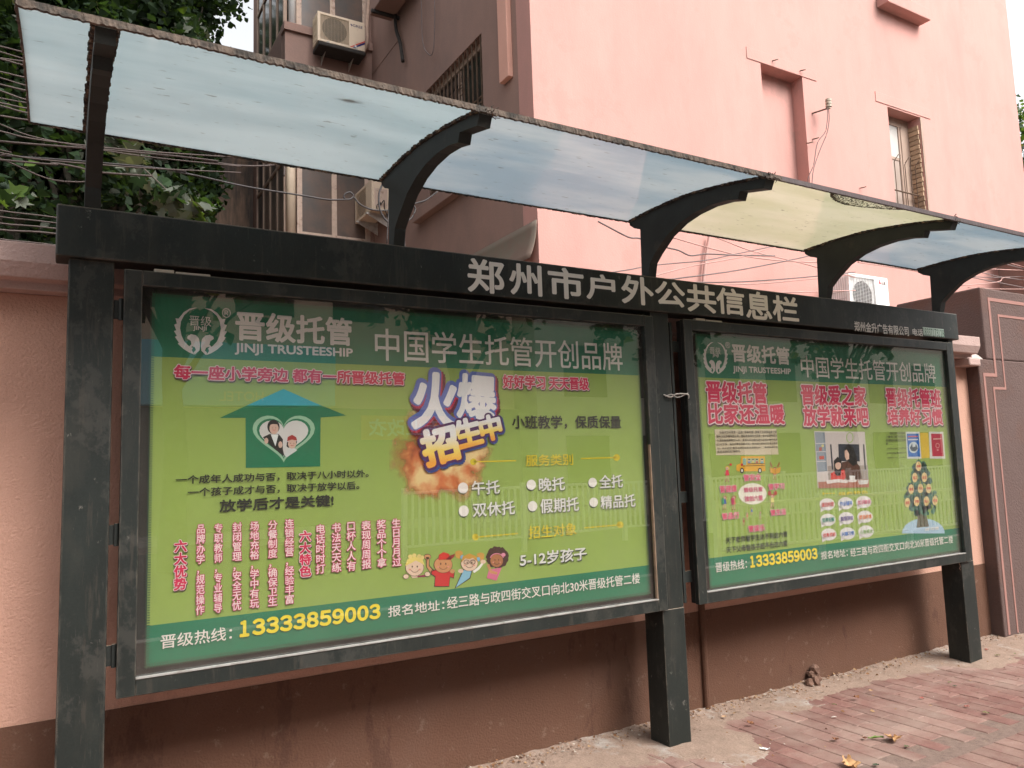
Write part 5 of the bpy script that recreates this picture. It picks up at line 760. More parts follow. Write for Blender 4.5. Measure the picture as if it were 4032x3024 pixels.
(2,'walking_child',4,(0.62,0.4,0.32),[3.0626,1.3931,3.0607,1.3889,3.0562,1.386,3.0502,1.3851,3.0445,1.3864,3.0405,1.3896,3.0393,1.3938,3.0412,1.398,3.0457,1.4009,3.0517,1.4018,3.0574,1.4006,3.0614,1.3973]),
(2,'walking_child',5,(0.015,0.013,0.014),[3.0486,1.3944,3.0475,1.3933,3.0457,1.3933,3.0449,1.3945,3.0459,1.3956,3.0477,1.3956]),
(2,'walking_child',5,(0.015,0.013,0.014),[3.0572,1.3941,3.0562,1.393,3.0543,1.3931,3.0535,1.3943,3.0545,1.3954,3.0564,1.3953]),
(2,'walking_child',6,(0.6,0.03,0.03),[3.0891,1.4144,3.0876,1.4109,3.084,1.4085,3.0793,1.4077,3.0748,1.4087,3.0717,1.4114,3.0708,1.4149,3.0723,1.4183,3.0759,1.4208,3.0805,1.4216,3.085,1.4205,3.0882,1.4179]),
(2,'walking_child.001',1,(0.6,0.35,0.25),[3.4287,1.349,3.434,1.3488,3.4248,1.3203,3.4196,1.3205]),
(2,'walking_child.001',1,(0.6,0.35,0.25),[3.4371,1.3487,3.4424,1.3486,3.4416,1.3196,3.4363,1.3198]),
(2,'walking_child.001',2,(0.25,0.05,0.05),[3.4177,1.322,3.4261,1.3224,3.4256,1.3174,3.4162,1.3177]),
(2,'walking_child.001',2,(0.25,0.05,0.05),[3.4344,1.3214,3.4439,1.3217,3.4456,1.3173,3.435,1.317]),
(2,'walking_child.001',1,(0.6,0.35,0.25),[3.4296,1.3689,3.4325,1.3662,3.4176,1.353,3.4135,1.3546]),
(2,'walking_child.001',1,(0.6,0.35,0.25),[3.4443,1.3684,3.4409,1.366,3.4537,1.3772,3.4566,1.3749]),
(2,'walking_child.001',2,(0.6,0.06,0.1),[3.4303,1.3707,3.444,1.3702,3.4495,1.3461,3.4221,1.3456]),
(2,'walking_child.001',3,(0.35,0.06,0.04),[3.4528,1.3794,3.4509,1.3752,3.4465,1.3719,3.4404,1.3702,3.4339,1.3704,3.4282,1.3725,3.4245,1.376,3.4234,1.3803,3.4253,1.3845,3.4297,1.3877,3.4358,1.3894,3.4423,1.3892,3.448,1.3872,3.4518,1.3837]),
(2,'walking_child.001',4,(0.62,0.4,0.32),[3.4463,1.3774,3.4446,1.374,3.4407,1.3716,3.4356,1.3709,3.4307,1.3719,3.4273,1.3746,3.4263,1.378,3.428,1.3814,3.4319,1.3838,3.437,1.3846,3.4419,1.3835,3.4453,1.3809]),
(2,'walking_child.001',5,(0.015,0.013,0.014),[3.4343,1.3785,3.4334,1.3776,3.4318,1.3776,3.4311,1.3786,3.432,1.3795,3.4336,1.3795]),
(2,'walking_child.001',5,(0.015,0.013,0.014),[3.4416,1.3783,3.4408,1.3774,3.4392,1.3774,3.4385,1.3784,3.4394,1.3793,3.4409,1.3792]),
(2,'walking_child.001',7,(0.65,0.33,0.06),[3.3925,1.3899,3.438,1.3785,3.4879,1.3891,3.477,1.3571,3.4367,1.3483,3.3954,1.3598]),
(2,'walking_child.001',8,(0.3,0.1,0.03),[3.4372,1.3797,3.4353,1.3484,3.4382,1.3483,3.4401,1.3796]),
(2,'walking_child.001',2,(0.3,0.12,0.04),[3.4219,1.393,3.4045,1.4237,3.3974,1.4098,3.4099,1.3894]),
(2,'walking_child.001',2,(0.3,0.12,0.04),[3.4569,1.392,3.4805,1.4217,3.485,1.4074,3.4682,1.3876]),
(2,'walking_child.002',1,(0.6,0.35,0.25),[3.0102,1.2008,3.0155,1.2005,3.0066,1.1706,3.0013,1.1709]),
(2,'walking_child.002',1,(0.6,0.35,0.25),[3.0186,1.2003,3.0239,1.2,3.0234,1.1696,3.0181,1.1699]),
(2,'walking_child.002',2,(0.25,0.05,0.05),[2.9993,1.1725,3.0078,1.1728,3.0073,1.1675,2.9979,1.1681]),
(2,'walking_child.002',2,(0.25,0.05,0.05),[3.0162,1.1716,3.0257,1.1718,3.0275,1.1671,3.0168,1.167]),
(2,'walking_child.002',1,(0.6,0.35,0.25),[3.0109,1.2216,3.0138,1.2188,2.9989,1.2052,2.9948,1.2069]),
(2,'walking_child.002',1,(0.6,0.35,0.25),[3.0257,1.2209,3.0223,1.2184,3.035,1.23,3.038,1.2275]),
(2,'walking_child.002',2,(0.03,0.1,0.4),[3.0116,1.2235,3.0253,1.2228,3.0311,1.1974,3.0035,1.1973]),
(2,'walking_child.002',3,(0.3,0.1,0.05),[3.0341,1.2323,3.0323,1.2279,3.0278,1.2246,3.0217,1.2229,3.0152,1.2232,3.0094,1.2255,3.0056,1.2292,3.0045,1.2337,3.0064,1.2381,3.0108,1.2415,3.0169,1.2432,3.0234,1.2429,3.0292,1.2406,3.033,1.2368]),
(2,'walking_child.002',4,(0.62,0.4,0.32),[3.0276,1.2303,3.0259,1.2268,3.022,1.2243,3.0169,1.2236,3.012,1.2248,3.0085,1.2277,3.0075,1.2313,3.0091,1.2349,3.013,1.2373,3.0181,1.238,3.0231,1.2368,3.0265,1.234]),
(2,'walking_child.002',5,(0.015,0.013,0.014),[3.0155,1.2317,3.0146,1.2307,3.013,1.2308,3.0123,1.2318,3.0132,1.2328,3.0148,1.2327]),
(2,'walking_child.002',5,(0.015,0.013,0.014),[3.0229,1.2313,3.022,1.2304,3.0204,1.2305,3.0197,1.2315,3.0206,1.2324,3.0222,1.2323]),
(2,'walking_child.002',7,(0.05,0.25,0.1),[2.991,1.2302,3.0122,1.2311,3.0109,1.1969,2.9932,1.1941]),
(2,'walking_child.003',1,(0.6,0.35,0.25),[3.0799,1.1959,3.0855,1.1956,3.076,1.164,3.0704,1.1643]),
(2,'walking_child.003',1,(0.6,0.35,0.25),[3.0889,1.1955,3.0946,1.1952,3.094,1.163,3.0883,1.1633]),
(2,'walking_child.003',2,(0.25,0.05,0.05),[3.0683,1.166,3.0773,1.1663,3.0768,1.1607,3.0667,1.1613]),
(2,'walking_child.003',2,(0.25,0.05,0.05),[3.0862,1.165,3.0964,1.1653,3.0983,1.1603,3.0869,1.1602]),
(2,'walking_child.003',1,(0.6,0.35,0.25),[3.0807,1.218,3.0838,1.215,3.0679,1.2006,3.0636,1.2024]),
(2,'walking_child.003',1,(0.6,0.35,0.25),[3.0965,1.2172,3.0929,1.2146,3.1064,1.2268,3.1096,1.2242]),
(2,'walking_child.003',2,(0.6,0.2,0.05),[3.0814,1.22,3.0961,1.2193,3.1022,1.1923,3.0728,1.1923]),
(2,'walking_child.003',3,(0.35,0.08,0.04),[3.1055,1.2293,3.1035,1.2247,3.0988,1.2211,3.0923,1.2193,3.0852,1.2197,3.0791,1.2221,3.0751,1.2261,3.0739,1.2308,3.0759,1.2355,3.0806,1.239,3.0871,1.2408,3.0941,1.2405,3.1003,1.2381,3.1044,1.2341]),
(2,'walking_child.003',4,(0.62,0.4,0.32),[3.0985,1.2272,3.0967,1.2235,3.0926,1.2209,3.0871,1.2201,3.0819,1.2214,3.0782,1.2244,3.0771,1.2283,3.0789,1.232,3.083,1.2346,3.0885,1.2354,3.0937,1.2341,3.0974,1.2311]),
(2,'walking_child.003',5,(0.015,0.013,0.014),[3.0856,1.2287,3.0847,1.2277,3.083,1.2277,3.0822,1.2288,3.0832,1.2298,3.0848,1.2297]),
(2,'walking_child.003',5,(0.015,0.013,0.014),[3.0935,1.2283,3.0926,1.2273,3.0909,1.2273,3.0901,1.2284,3.0911,1.2294,3.0927,1.2293]),
(2,'walking_child.003',7,(0.45,0.03,0.1),[3.0652,1.2266,3.0894,1.2273,3.0889,1.1909,3.0674,1.1901]),
(2,'walking_child.004',1,(0.6,0.35,0.25),[3.392,1.1905,3.3978,1.1902,3.3878,1.159,3.382,1.1593]),
(2,'walking_child.004',1,(0.6,0.35,0.25),[3.4012,1.19,3.407,1.1897,3.4062,1.158,3.4004,1.1583]),
(2,'walking_child.004',2,(0.25,0.05,0.05),[3.3799,1.161,3.3892,1.1613,3.3886,1.1558,3.3783,1.1563]),
(2,'walking_child.004',2,(0.25,0.05,0.05),[3.3983,1.16,3.4087,1.1602,3.4106,1.1553,3.399,1.1552]),
(2,'walking_child.004',1,(0.6,0.35,0.25),[3.393,1.2123,3.3962,1.2093,3.3798,1.1951,3.3754,1.1969]),
(2,'walking_child.004',1,(0.6,0.35,0.25),[3.4092,1.2115,3.4054,1.2089,3.4194,1.2209,3.4226,1.2184]),
(2,'walking_child.004',2,(0.7,0.6,0.2),[3.3938,1.2142,3.4088,1.2135,3.4149,1.1869,3.3848,1.1869]),
(2,'walking_child.004',3,(0.4,0.06,0.04),[3.4185,1.2234,3.4164,1.2188,3.4116,1.2153,3.4049,1.2136,3.3977,1.2139,3.3914,1.2163,3.3873,1.2202,3.3862,1.2249,3.3882,1.2295,3.3931,1.233,3.3997,1.2348,3.4069,1.2344,3.4132,1.2321,3.4173,1.2281]),
(2,'walking_child.004',4,(0.62,0.4,0.32),[3.4113,1.2213,3.4095,1.2176,3.4052,1.2151,3.3996,1.2143,3.3942,1.2156,3.3905,1.2186,3.3894,1.2224,3.3912,1.2261,3.3955,1.2286,3.4011,1.2294,3.4065,1.2281,3.4102,1.2252]),
(2,'walking_child.004',5,(0.015,0.013,0.014),[3.3981,1.2228,3.3971,1.2218,3.3954,1.2219,3.3947,1.2229,3.3956,1.2239,3.3973,1.2238]),
(2,'walking_child.004',5,(0.015,0.013,0.014),[3.4062,1.2224,3.4052,1.2214,3.4035,1.2215,3.4027,1.2225,3.4037,1.2235,3.4054,1.2235]),
(2,'walking_child.004',3,(0.4,0.05,0.04),[3.3946,1.24,3.391,1.2323,3.383,1.2277,3.3738,1.2282,3.3668,1.2334,3.3647,1.2414,3.3684,1.2492,3.3763,1.2537,3.3855,1.2533,3.3925,1.2481]),
(2,'walking_child.004',3,(0.4,0.05,0.04),[3.4432,1.2378,3.4396,1.23,3.4315,1.2254,3.4222,1.2259,3.4152,1.2311,3.4131,1.2392,3.4167,1.247,3.4248,1.2516,3.4341,1.2512,3.4412,1.2459]),
(2,'walking_child.005',1,(0.6,0.35,0.25),[3.2206,1.1438,3.2237,1.1436,3.2185,1.1268,3.2154,1.127]),
(2,'walking_child.005',1,(0.6,0.35,0.25),[3.2255,1.1435,3.2286,1.1433,3.2282,1.1262,3.2251,1.1264]),
(2,'walking_child.005',2,(0.25,0.05,0.05),[3.2143,1.1279,3.2192,1.128,3.2189,1.1251,3.2134,1.1254]),
(2,'walking_child.005',2,(0.25,0.05,0.05),[3.224,1.1273,3.2295,1.1274,3.2305,1.1248,3.2244,1.1247]),
(2,'walking_child.005',1,(0.6,0.35,0.25),[3.2211,1.1555,3.2228,1.1539,3.2142,1.1463,3.2118,1.1473]),
(2,'walking_child.005',1,(0.6,0.35,0.25),[3.2296,1.155,3.2277,1.1536,3.235,1.16,3.2367,1.1587]),
(2,'walking_child.005',2,(0.05,0.15,0.5),[3.2215,1.1565,3.2294,1.1561,3.2327,1.1418,3.2168,1.1418]),
(2,'walking_child.005',3,(0.2,0.08,0.04),[3.2345,1.1614,3.2334,1.1589,3.2309,1.157,3.2274,1.1561,3.2236,1.1563,3.2203,1.1576,3.2181,1.1598,3.2175,1.1623,3.2185,1.1648,3.2211,1.1666,3.2246,1.1675,3.2284,1.1673,3.2317,1.166,3.2339,1.1639]),
(2,'walking_child.005',4,(0.62,0.4,0.32),[3.2307,1.1603,3.2298,1.1583,3.2275,1.1569,3.2246,1.1566,3.2217,1.1573,3.2198,1.1589,3.2192,1.1609,3.2201,1.1629,3.2224,1.1643,3.2253,1.1647,3.2282,1.1639,3.2302,1.1624]),
(2,'walking_child.005',5,(0.015,0.013,0.014),[3.2238,1.1611,3.2233,1.1606,3.2224,1.1606,3.222,1.1612,3.2225,1.1617,3.2234,1.1617]),
(2,'walking_child.005',5,(0.015,0.013,0.014),[3.228,1.1609,3.2275,1.1603,3.2266,1.1604,3.2262,1.161,3.2267,1.1615,3.2276,1.1614]),
(2,'walking_child.006',1,(0.6,0.35,0.25),[3.1822,1.117,3.1852,1.1168,3.1801,1.1002,3.1771,1.1004]),
(2,'walking_child.006',1,(0.6,0.35,0.25),[3.1871,1.1167,3.1901,1.1165,3.1897,1.0996,3.1867,1.0997]),
(2,'walking_child.006',2,(0.25,0.05,0.05),[3.176,1.1013,3.1808,1.1014,3.1805,1.0984,3.1751,1.0988]),
(2,'walking_child.006',2,(0.25,0.05,0.05),[3.1856,1.1007,3.191,1.1007,3.192,1.0981,3.186,1.0981]),
(2,'walking_child.006',1,(0.6,0.35,0.25),[3.1827,1.1287,3.1844,1.1271,3.1758,1.1195,3.1735,1.1205]),
(2,'walking_child.006',1,(0.6,0.35,0.25),[3.1911,1.1282,3.1892,1.1268,3.1965,1.1332,3.1981,1.1318]),
(2,'walking_child.006',2,(0.6,0.2,0.1),[3.1831,1.1297,3.1909,1.1292,3.1942,1.115,3.1784,1.1151]),
(2,'walking_child.006',3,(0.2,0.08,0.04),[3.196,1.1345,3.1949,1.132,3.1924,1.1302,3.1889,1.1293,3.1851,1.1295,3.1818,1.1308,3.1797,1.1329,3.1791,1.1355,3.1801,1.1379,3.1827,1.1397,3.1861,1.1406,3.1899,1.1404,3.1932,1.1391,3.1954,1.137]),
(2,'walking_child.006',4,(0.62,0.4,0.32),[3.1922,1.1334,3.1913,1.1314,3.189,1.1301,3.1861,1.1297,3.1833,1.1304,3.1814,1.132,3.1808,1.1341,3.1817,1.1361,3.1839,1.1374,3.1869,1.1378,3.1897,1.1371,3.1916,1.1355]),
(2,'walking_child.006',5,(0.015,0.013,0.014),[3.1853,1.1342,3.1848,1.1337,3.1839,1.1338,3.1835,1.1344,3.184,1.1349,3.1849,1.1348]),
(2,'walking_child.006',5,(0.015,0.013,0.014),[3.1895,1.134,3.189,1.1335,3.1881,1.1335,3.1877,1.1341,3.1882,1.1346,3.1891,1.1346]),
(2,'walking_child.007',1,(0.6,0.35,0.25),[3.288,1.1164,3.2911,1.1162,3.2858,1.0993,3.2827,1.0995]),
(2,'walking_child.007',1,(0.6,0.35,0.25),[3.293,1.1161,3.2961,1.1159,3.2957,1.0987,3.2926,1.0989]),
(2,'walking_child.007',2,(0.25,0.05,0.05),[3.2816,1.1004,3.2865,1.1006,3.2863,1.0976,3.2807,1.0979]),
(2,'walking_child.007',2,(0.25,0.05,0.05),[3.2914,1.0998,3.297,1.0999,3.298,1.0973,3.2918,1.0972]),
(2,'walking_child.007',1,(0.6,0.35,0.25),[3.2885,1.1282,3.2902,1.1266,3.2815,1.1189,3.2791,1.1199]),
(2,'walking_child.007',1,(0.6,0.35,0.25),[3.2972,1.1277,3.2952,1.1263,3.3026,1.1327,3.3044,1.1313]),
(2,'walking_child.007',2,(0.3,0.3,0.2),[3.289,1.1292,3.297,1.1287,3.3003,1.1143,3.2841,1.1145]),
(2,'walking_child.007',3,(0.2,0.08,0.04),[3.3022,1.134,3.3011,1.1316,3.2985,1.1297,3.2949,1.1288,3.291,1.129,3.2877,1.1304,3.2855,1.1325,3.2849,1.1351,3.2859,1.1375,3.2885,1.1394,3.2921,1.1403,3.296,1.1401,3.2993,1.1388,3.3015,1.1366]),
(2,'walking_child.007',4,(0.62,0.4,0.32),[3.2983,1.133,3.2973,1.131,3.295,1.1296,3.2921,1.1293,3.2892,1.13,3.2872,1.1316,3.2866,1.1337,3.2876,1.1357,3.2898,1.137,3.2928,1.1374,3.2957,1.1367,3.2977,1.1351]),
(2,'walking_child.007',5,(0.015,0.013,0.014),[3.2913,1.1338,3.2907,1.1333,3.2898,1.1333,3.2894,1.1339,3.2899,1.1345,3.2908,1.1344]),
(2,'walking_child.007',5,(0.015,0.013,0.014),[3.2956,1.1336,3.2951,1.133,3.2941,1.1331,3.2937,1.1337,3.2942,1.1342,3.2952,1.1342]),
(2,'walking_child.008',1,(0.6,0.35,0.25),[3.1524,1.09,3.1553,1.0898,3.1502,1.0732,3.1473,1.0734]),
(2,'walking_child.008',1,(0.6,0.35,0.25),[3.1571,1.0897,3.1601,1.0895,3.1598,1.0726,3.1568,1.0728]),
(2,'walking_child.008',2,(0.25,0.05,0.05),[3.1461,1.0744,3.1509,1.0745,3.1507,1.0715,3.1453,1.0719]),
(2,'walking_child.008',2,(0.25,0.05,0.05),[3.1557,1.0737,3.1611,1.0738,3.1621,1.0712,3.1561,1.0712]),
(2,'walking_child.008',1,(0.6,0.35,0.25),[3.1528,1.1016,3.1545,1.1,3.146,1.0925,3.1437,1.0935]),
(2,'walking_child.008',1,(0.6,0.35,0.25),[3.1612,1.1011,3.1593,1.0997,3.1665,1.106,3.1681,1.1047]),
(2,'walking_child.008',2,(0.4,0.1,0.08),[3.1532,1.1026,3.161,1.1021,3.1642,1.088,3.1486,1.0881]),
(2,'walking_child.008',3,(0.2,0.08,0.04),[3.166,1.1073,3.1649,1.1049,3.1624,1.1031,3.1589,1.1022,3.1552,1.1024,3.152,1.1037,3.1498,1.1059,3.1492,1.1084,3.1503,1.1108,3.1528,1.1126,3.1562,1.1135,3.1599,1.1133,3.1632,1.112,3.1654,1.1099]),
(2,'walking_child.008',4,(0.62,0.4,0.32),[3.1623,1.1063,3.1613,1.1043,3.1591,1.103,3.1562,1.1027,3.1534,1.1034,3.1515,1.105,3.1509,1.107,3.1518,1.109,3.154,1.1103,3.1569,1.1107,3.1597,1.1099,3.1617,1.1083]),
(2,'walking_child.008',5,(0.015,0.013,0.014),[3.1554,1.1071,3.1549,1.1066,3.154,1.1067,3.1536,1.1073,3.1541,1.1078,3.155,1.1077]),
(2,'walking_child.008',5,(0.015,0.013,0.014),[3.1596,1.1069,3.1591,1.1064,3.1582,1.1064,3.1578,1.107,3.1583,1.1075,3.1592,1.1075]),
(2,'photograph_print',1,(0.56,0.48,0.46),[3.8104,1.5983,4.2997,1.5914,4.2965,1.2353,3.8045,1.2508]),
(2,'photograph_print',2,(0.22,0.25,0.3),[3.8153,1.5928,3.9071,1.5912,3.9047,1.3507,3.8128,1.3491]),
(2,'photograph_print',3,(0.55,0.5,0.5),[3.8155,1.5195,3.9131,1.5199,3.9135,1.5254,3.8159,1.5249]),
(2,'photograph_print',3,(0.55,0.5,0.5),[3.8099,1.4693,3.9072,1.4692,3.9076,1.4747,3.8103,1.4748]),
(2,'photograph_print',3,(0.55,0.5,0.5),[3.8033,1.4103,3.9004,1.4096,3.9008,1.4151,3.8037,1.4157]),
(2,'photograph_print',3,(0.5,0.05,0.03),[3.8373,1.4441,3.8833,1.4449,3.8838,1.4247,3.8378,1.424]),
(2,'photograph_print',3,(0.4,0.06,0.04),[3.8435,1.4989,3.8685,1.4985,3.8662,1.4783,3.841,1.4769]),
(2,'photograph_print',4,(0.6,0.5,0.2),[3.889,1.5073,3.8846,1.5009,3.8754,1.4983,3.8669,1.5012,3.8639,1.5077,3.8683,1.5142,3.8775,1.5167,3.8861,1.5139]),
(2,'photograph_print',2,(0.35,0.29,0.26),[3.9112,1.3826,4.3026,1.3762,4.2994,1.2808,3.9093,1.2938]),
(2,'photograph_print',3,(0.03,0.035,0.05),[4.0265,1.5164,4.232,1.5115,4.2257,1.4021,4.0209,1.4092]),
(2,'photograph_print',3,(0.04,0.04,0.06),[3.9478,1.5157,3.9619,1.5155,3.9606,1.3581,3.9465,1.3586]),
(2,'photograph_print',3,(0.04,0.04,0.06),[4.2697,1.5109,4.2848,1.5107,4.2822,1.3481,4.2671,1.3486]),
(2,'photograph_print',3,(0.3,0.45,0.12),[4.1806,1.5551,4.1776,1.5445,4.1713,1.535,4.1625,1.5276,4.152,1.5229,4.1409,1.5214,4.1302,1.5232,4.1209,1.5281,4.114,1.5357,4.1102,1.5453,4.1098,1.5558,4.1128,1.5663,4.1189,1.5757,4.1276,1.5832,4.1381,1.588,4.1493,1.5896,4.16,1.5878,4.1693,1.5829,4.1763,1.5752,4.1802,1.5656,4.1806,1.5551,4.1732,1.5551,4.1729,1.5642,4.1699,1.5725,4.1645,1.5791,4.1572,1.5833,4.1487,1.5848,4.1398,1.5834,4.1315,1.5793,4.1245,1.5729,4.1196,1.5647,4.1171,1.5557,4.1174,1.5466,4.1203,1.5384,4.1257,1.5319,4.133,1.5276,4.1415,1.5261,4.1503,1.5274,4.1586,1.5315,4.1657,1.5379,4.1707,1.546,4.1732,1.5551]),
(2,'photograph_print',4,(0.09,0.035,0.022),[4.0489,1.402,4.1748,1.4128,4.2215,1.369,4.2344,1.2927,4.1003,1.2865,4.0251,1.3237]),
(2,'photograph_print',5,(0.015,0.013,0.014),[4.0842,1.4902,4.1257,1.5178,4.17,1.4934,4.1956,1.436,4.1986,1.3886,4.1554,1.3756,4.1172,1.4002,4.0812,1.4292]),
(2,'photograph_print',6,(0.62,0.4,0.32),[4.082,1.4714,4.1021,1.4804,4.1235,1.4518,4.1197,1.4208,4.0937,1.4121,4.0803,1.4339]),
(2,'photograph_print',5,(0.55,0.04,0.03),[3.9339,1.336,3.9856,1.3527,4.065,1.3549,4.0738,1.308,4.0497,1.2884,3.9289,1.293]),
(2,'photograph_print',6,(0.015,0.013,0.014),[3.9713,1.4133,4.0099,1.4374,4.0434,1.4161,4.0452,1.3834,4.0245,1.319,3.9886,1.3184,3.9692,1.3348]),
(2,'photograph_print',7,(0.62,0.4,0.32),[4.0364,1.3818,4.031,1.3694,4.0194,1.3606,4.0047,1.3577,3.9909,1.3615,3.9815,1.3709,3.9792,1.3835,3.9845,1.3958,3.996,1.4047,4.0107,1.4076,4.0246,1.4039,4.034,1.3945]),
(2,'photograph_print',8,(0.015,0.013,0.014),[3.9777,1.3946,3.9864,1.4203,4.0365,1.4191,4.0408,1.3947,4.0101,1.403]),
(2,'photograph_print',6,(0.38,0.14,0.09),[3.8115,1.2885,4.3,1.2856,4.2965,1.2353,3.81,1.2505]),
(2,'photograph_print',7,(0.68,0.6,0.58),[3.8842,1.2947,4.0007,1.2995,4.0931,1.2868,4.0838,1.2704,3.9953,1.2785,3.8916,1.2735]),
(2,'photograph_print',8,(0.72,0.68,0.66),[4.1069,1.3162,4.1655,1.3141,4.1563,1.2881,4.1122,1.2879]),
(2,'photograph_print',7,(0.65,0.6,0.58),[4.1822,1.2815,4.177,1.2776,4.1635,1.2749,4.1444,1.2738,4.1236,1.2746,4.1051,1.2772,4.0926,1.2809,4.0885,1.2851,4.0936,1.2889,4.1069,1.2917,4.1258,1.2928,4.1467,1.292,4.1653,1.2895,4.178,1.2857]),
(2,'photograph_print',7,(0.6,0.57,0.55),[4.1883,1.2831,4.2966,1.2828,4.2827,1.2577,4.1999,1.2563]),
(2,'divider_line',1,(0.62,0.47,0.02),[3.864,1.2155,3.8614,1.2114,3.8556,1.209,3.8488,1.2094,3.8436,1.2122,3.8419,1.2166,3.8445,1.2207,3.8503,1.2231,3.8572,1.2228,3.8624,1.2199]),
(2,'divider_line',1,(0.62,0.47,0.02),[3.8528,1.2138,3.9619,1.2114,3.9622,1.216,3.8531,1.2183]),
(2,'speech_bubble',1,(0.68,0.62,0.62),[3.9512,1.1457,3.947,1.1353,3.9374,1.1262,3.9232,1.119,3.9055,1.1142,3.8859,1.1124,3.8658,1.1135,3.847,1.1176,3.8309,1.1242,3.8188,1.1328,3.8116,1.1427,3.81,1.1532,3.814,1.1634,3.8233,1.1725,3.8372,1.1797,3.8546,1.1845,3.8742,1.1865,3.8943,1.1855,3.9134,1.1816,3.9298,1.175,3.9422,1.1664,3.9495,1.1563]),
(2,'speech_bubble',1,(0.68,0.62,0.62),[3.8153,1.1394,3.8556,1.1182,3.8143,1.1062]),
(2,'speech_bubble.001',1,(0.68,0.62,0.62),[4.128,1.1427,4.1236,1.1322,4.1137,1.1229,4.0989,1.1155,4.0805,1.1107,4.0601,1.1088,4.0393,1.11,4.0198,1.1141,4.0031,1.1209,3.9906,1.1296,3.9832,1.1398,3.9815,1.1504,3.9857,1.1608,3.9954,1.1701,4.0099,1.1774,4.028,1.1823,4.0483,1.1844,4.0692,1.1834,4.0889,1.1793,4.1059,1.1726,4.1187,1.1638,4.1263,1.1535]),
(2,'speech_bubble.001',1,(0.68,0.62,0.62),[3.987,1.1364,4.0287,1.1148,3.9858,1.1026]),
(2,'speech_bubble.002',1,(0.68,0.62,0.62),[4.3102,1.1416,4.3057,1.1309,4.2953,1.1214,4.2799,1.1139,4.2608,1.109,4.2396,1.1071,4.218,1.1083,4.1978,1.1125,4.1805,1.1194,4.1676,1.1283,4.16,1.1386,4.1583,1.1495,4.1626,1.1601,4.1727,1.1695,4.1878,1.177,4.2066,1.182,4.2277,1.1841,4.2494,1.183,4.2698,1.1789,4.2874,1.1721,4.3007,1.1631,4.3085,1.1527]),
(2,'speech_bubble.002',1,(0.68,0.62,0.62),[4.1639,1.1352,4.2071,1.1132,4.1625,1.1008]),
(2,'speech_bubble.003',1,(0.68,0.62,0.62),[3.9471,1.0512,3.943,1.0409,3.9334,1.0319,3.9192,1.0249,3.9016,1.0203,3.882,1.0187,3.862,1.02,3.8432,1.0243,3.8271,1.031,3.8151,1.0397,3.8079,1.0496,3.8063,1.0601,3.8103,1.0702,3.8196,1.0791,3.8334,1.0862,3.8508,1.0908,3.8703,1.0926,3.8904,1.0914,3.9094,1.0873,3.9258,1.0806,3.9381,1.0719,3.9454,1.0618]),
(2,'speech_bubble.003',1,(0.68,0.62,0.62),[3.8116,1.0463,3.8518,1.0248,3.8106,1.0133]),
(2,'speech_bubble.004',1,(0.68,0.62,0.62),[4.1238,1.0501,4.1195,1.0397,4.1095,1.0306,4.0948,1.0234,4.0765,1.0188,4.0561,1.0171,4.0354,1.0185,4.0159,1.0227,3.9993,1.0296,3.9868,1.0385,3.9794,1.0486,3.9778,1.0593,3.9819,1.0695,3.9916,1.0786,4.006,1.0858,4.0241,1.0906,4.0444,1.0924,4.0652,1.0912,4.0849,1.087,4.1018,1.0802,4.1146,1.0712,4.1221,1.0609]),
(2,'speech_bubble.004',1,(0.68,0.62,0.62),[3.9832,1.0452,4.0249,1.0233,3.982,1.0116]),
(2,'speech_bubble.005',1,(0.68,0.62,0.62),[4.3102,1.048,4.3057,1.0373,4.2953,1.028,4.2799,1.0207,4.2609,1.016,4.2397,1.0143,4.2182,1.0157,4.198,1.0201,4.1807,1.0271,4.1678,1.0361,4.1602,1.0464,4.1585,1.0573,4.1629,1.0678,4.173,1.077,4.188,1.0844,4.2068,1.0892,4.2278,1.0911,4.2494,1.0898,4.2699,1.0855,4.2874,1.0786,4.3007,1.0695,4.3085,1.059]),
(2,'speech_bubble.005',1,(0.68,0.62,0.62),[4.1641,1.043,4.2073,1.0207,4.1627,1.0087]),
(2,'speech_bubble.006',1,(0.68,0.62,0.62),[3.945,0.9624,3.9409,0.9523,3.9314,0.9434,3.9172,0.9365,3.8997,0.9322,3.8801,0.9307,3.8601,0.9322,3.8414,0.9366,3.8254,0.9435,3.8133,0.9522,3.8062,0.9622,3.8046,0.9726,3.8086,0.9827,3.8178,0.9915,3.8317,0.9984,3.849,1.0029,3.8685,1.0045,3.8885,1.0031,3.9075,0.9988,3.9238,0.992,3.9361,0.9831,3.9434,0.973]),
(2,'speech_bubble.006',1,(0.68,0.62,0.62),[3.8099,0.9589,3.85,0.9371,3.8089,0.926]),
(2,'speech_bubble.007',1,(0.68,0.62,0.62),[4.1238,0.9559,4.1195,0.9456,4.1096,0.9365,4.0948,0.9295,4.0766,0.9251,4.0562,0.9236,4.0355,0.9252,4.0161,0.9297,3.9995,0.9367,3.9871,0.9456,3.9797,0.9558,3.9781,0.9664,3.9822,0.9766,3.9919,0.9856,4.0063,0.9926,4.0243,0.9971,4.0445,0.9988,4.0653,0.9973,4.0849,0.993,4.1018,0.986,4.1146,0.977,4.1221,0.9667]),
(2,'speech_bubble.007',1,(0.68,0.62,0.62),[3.9835,0.9524,4.025,0.9302,3.9823,0.9189]),
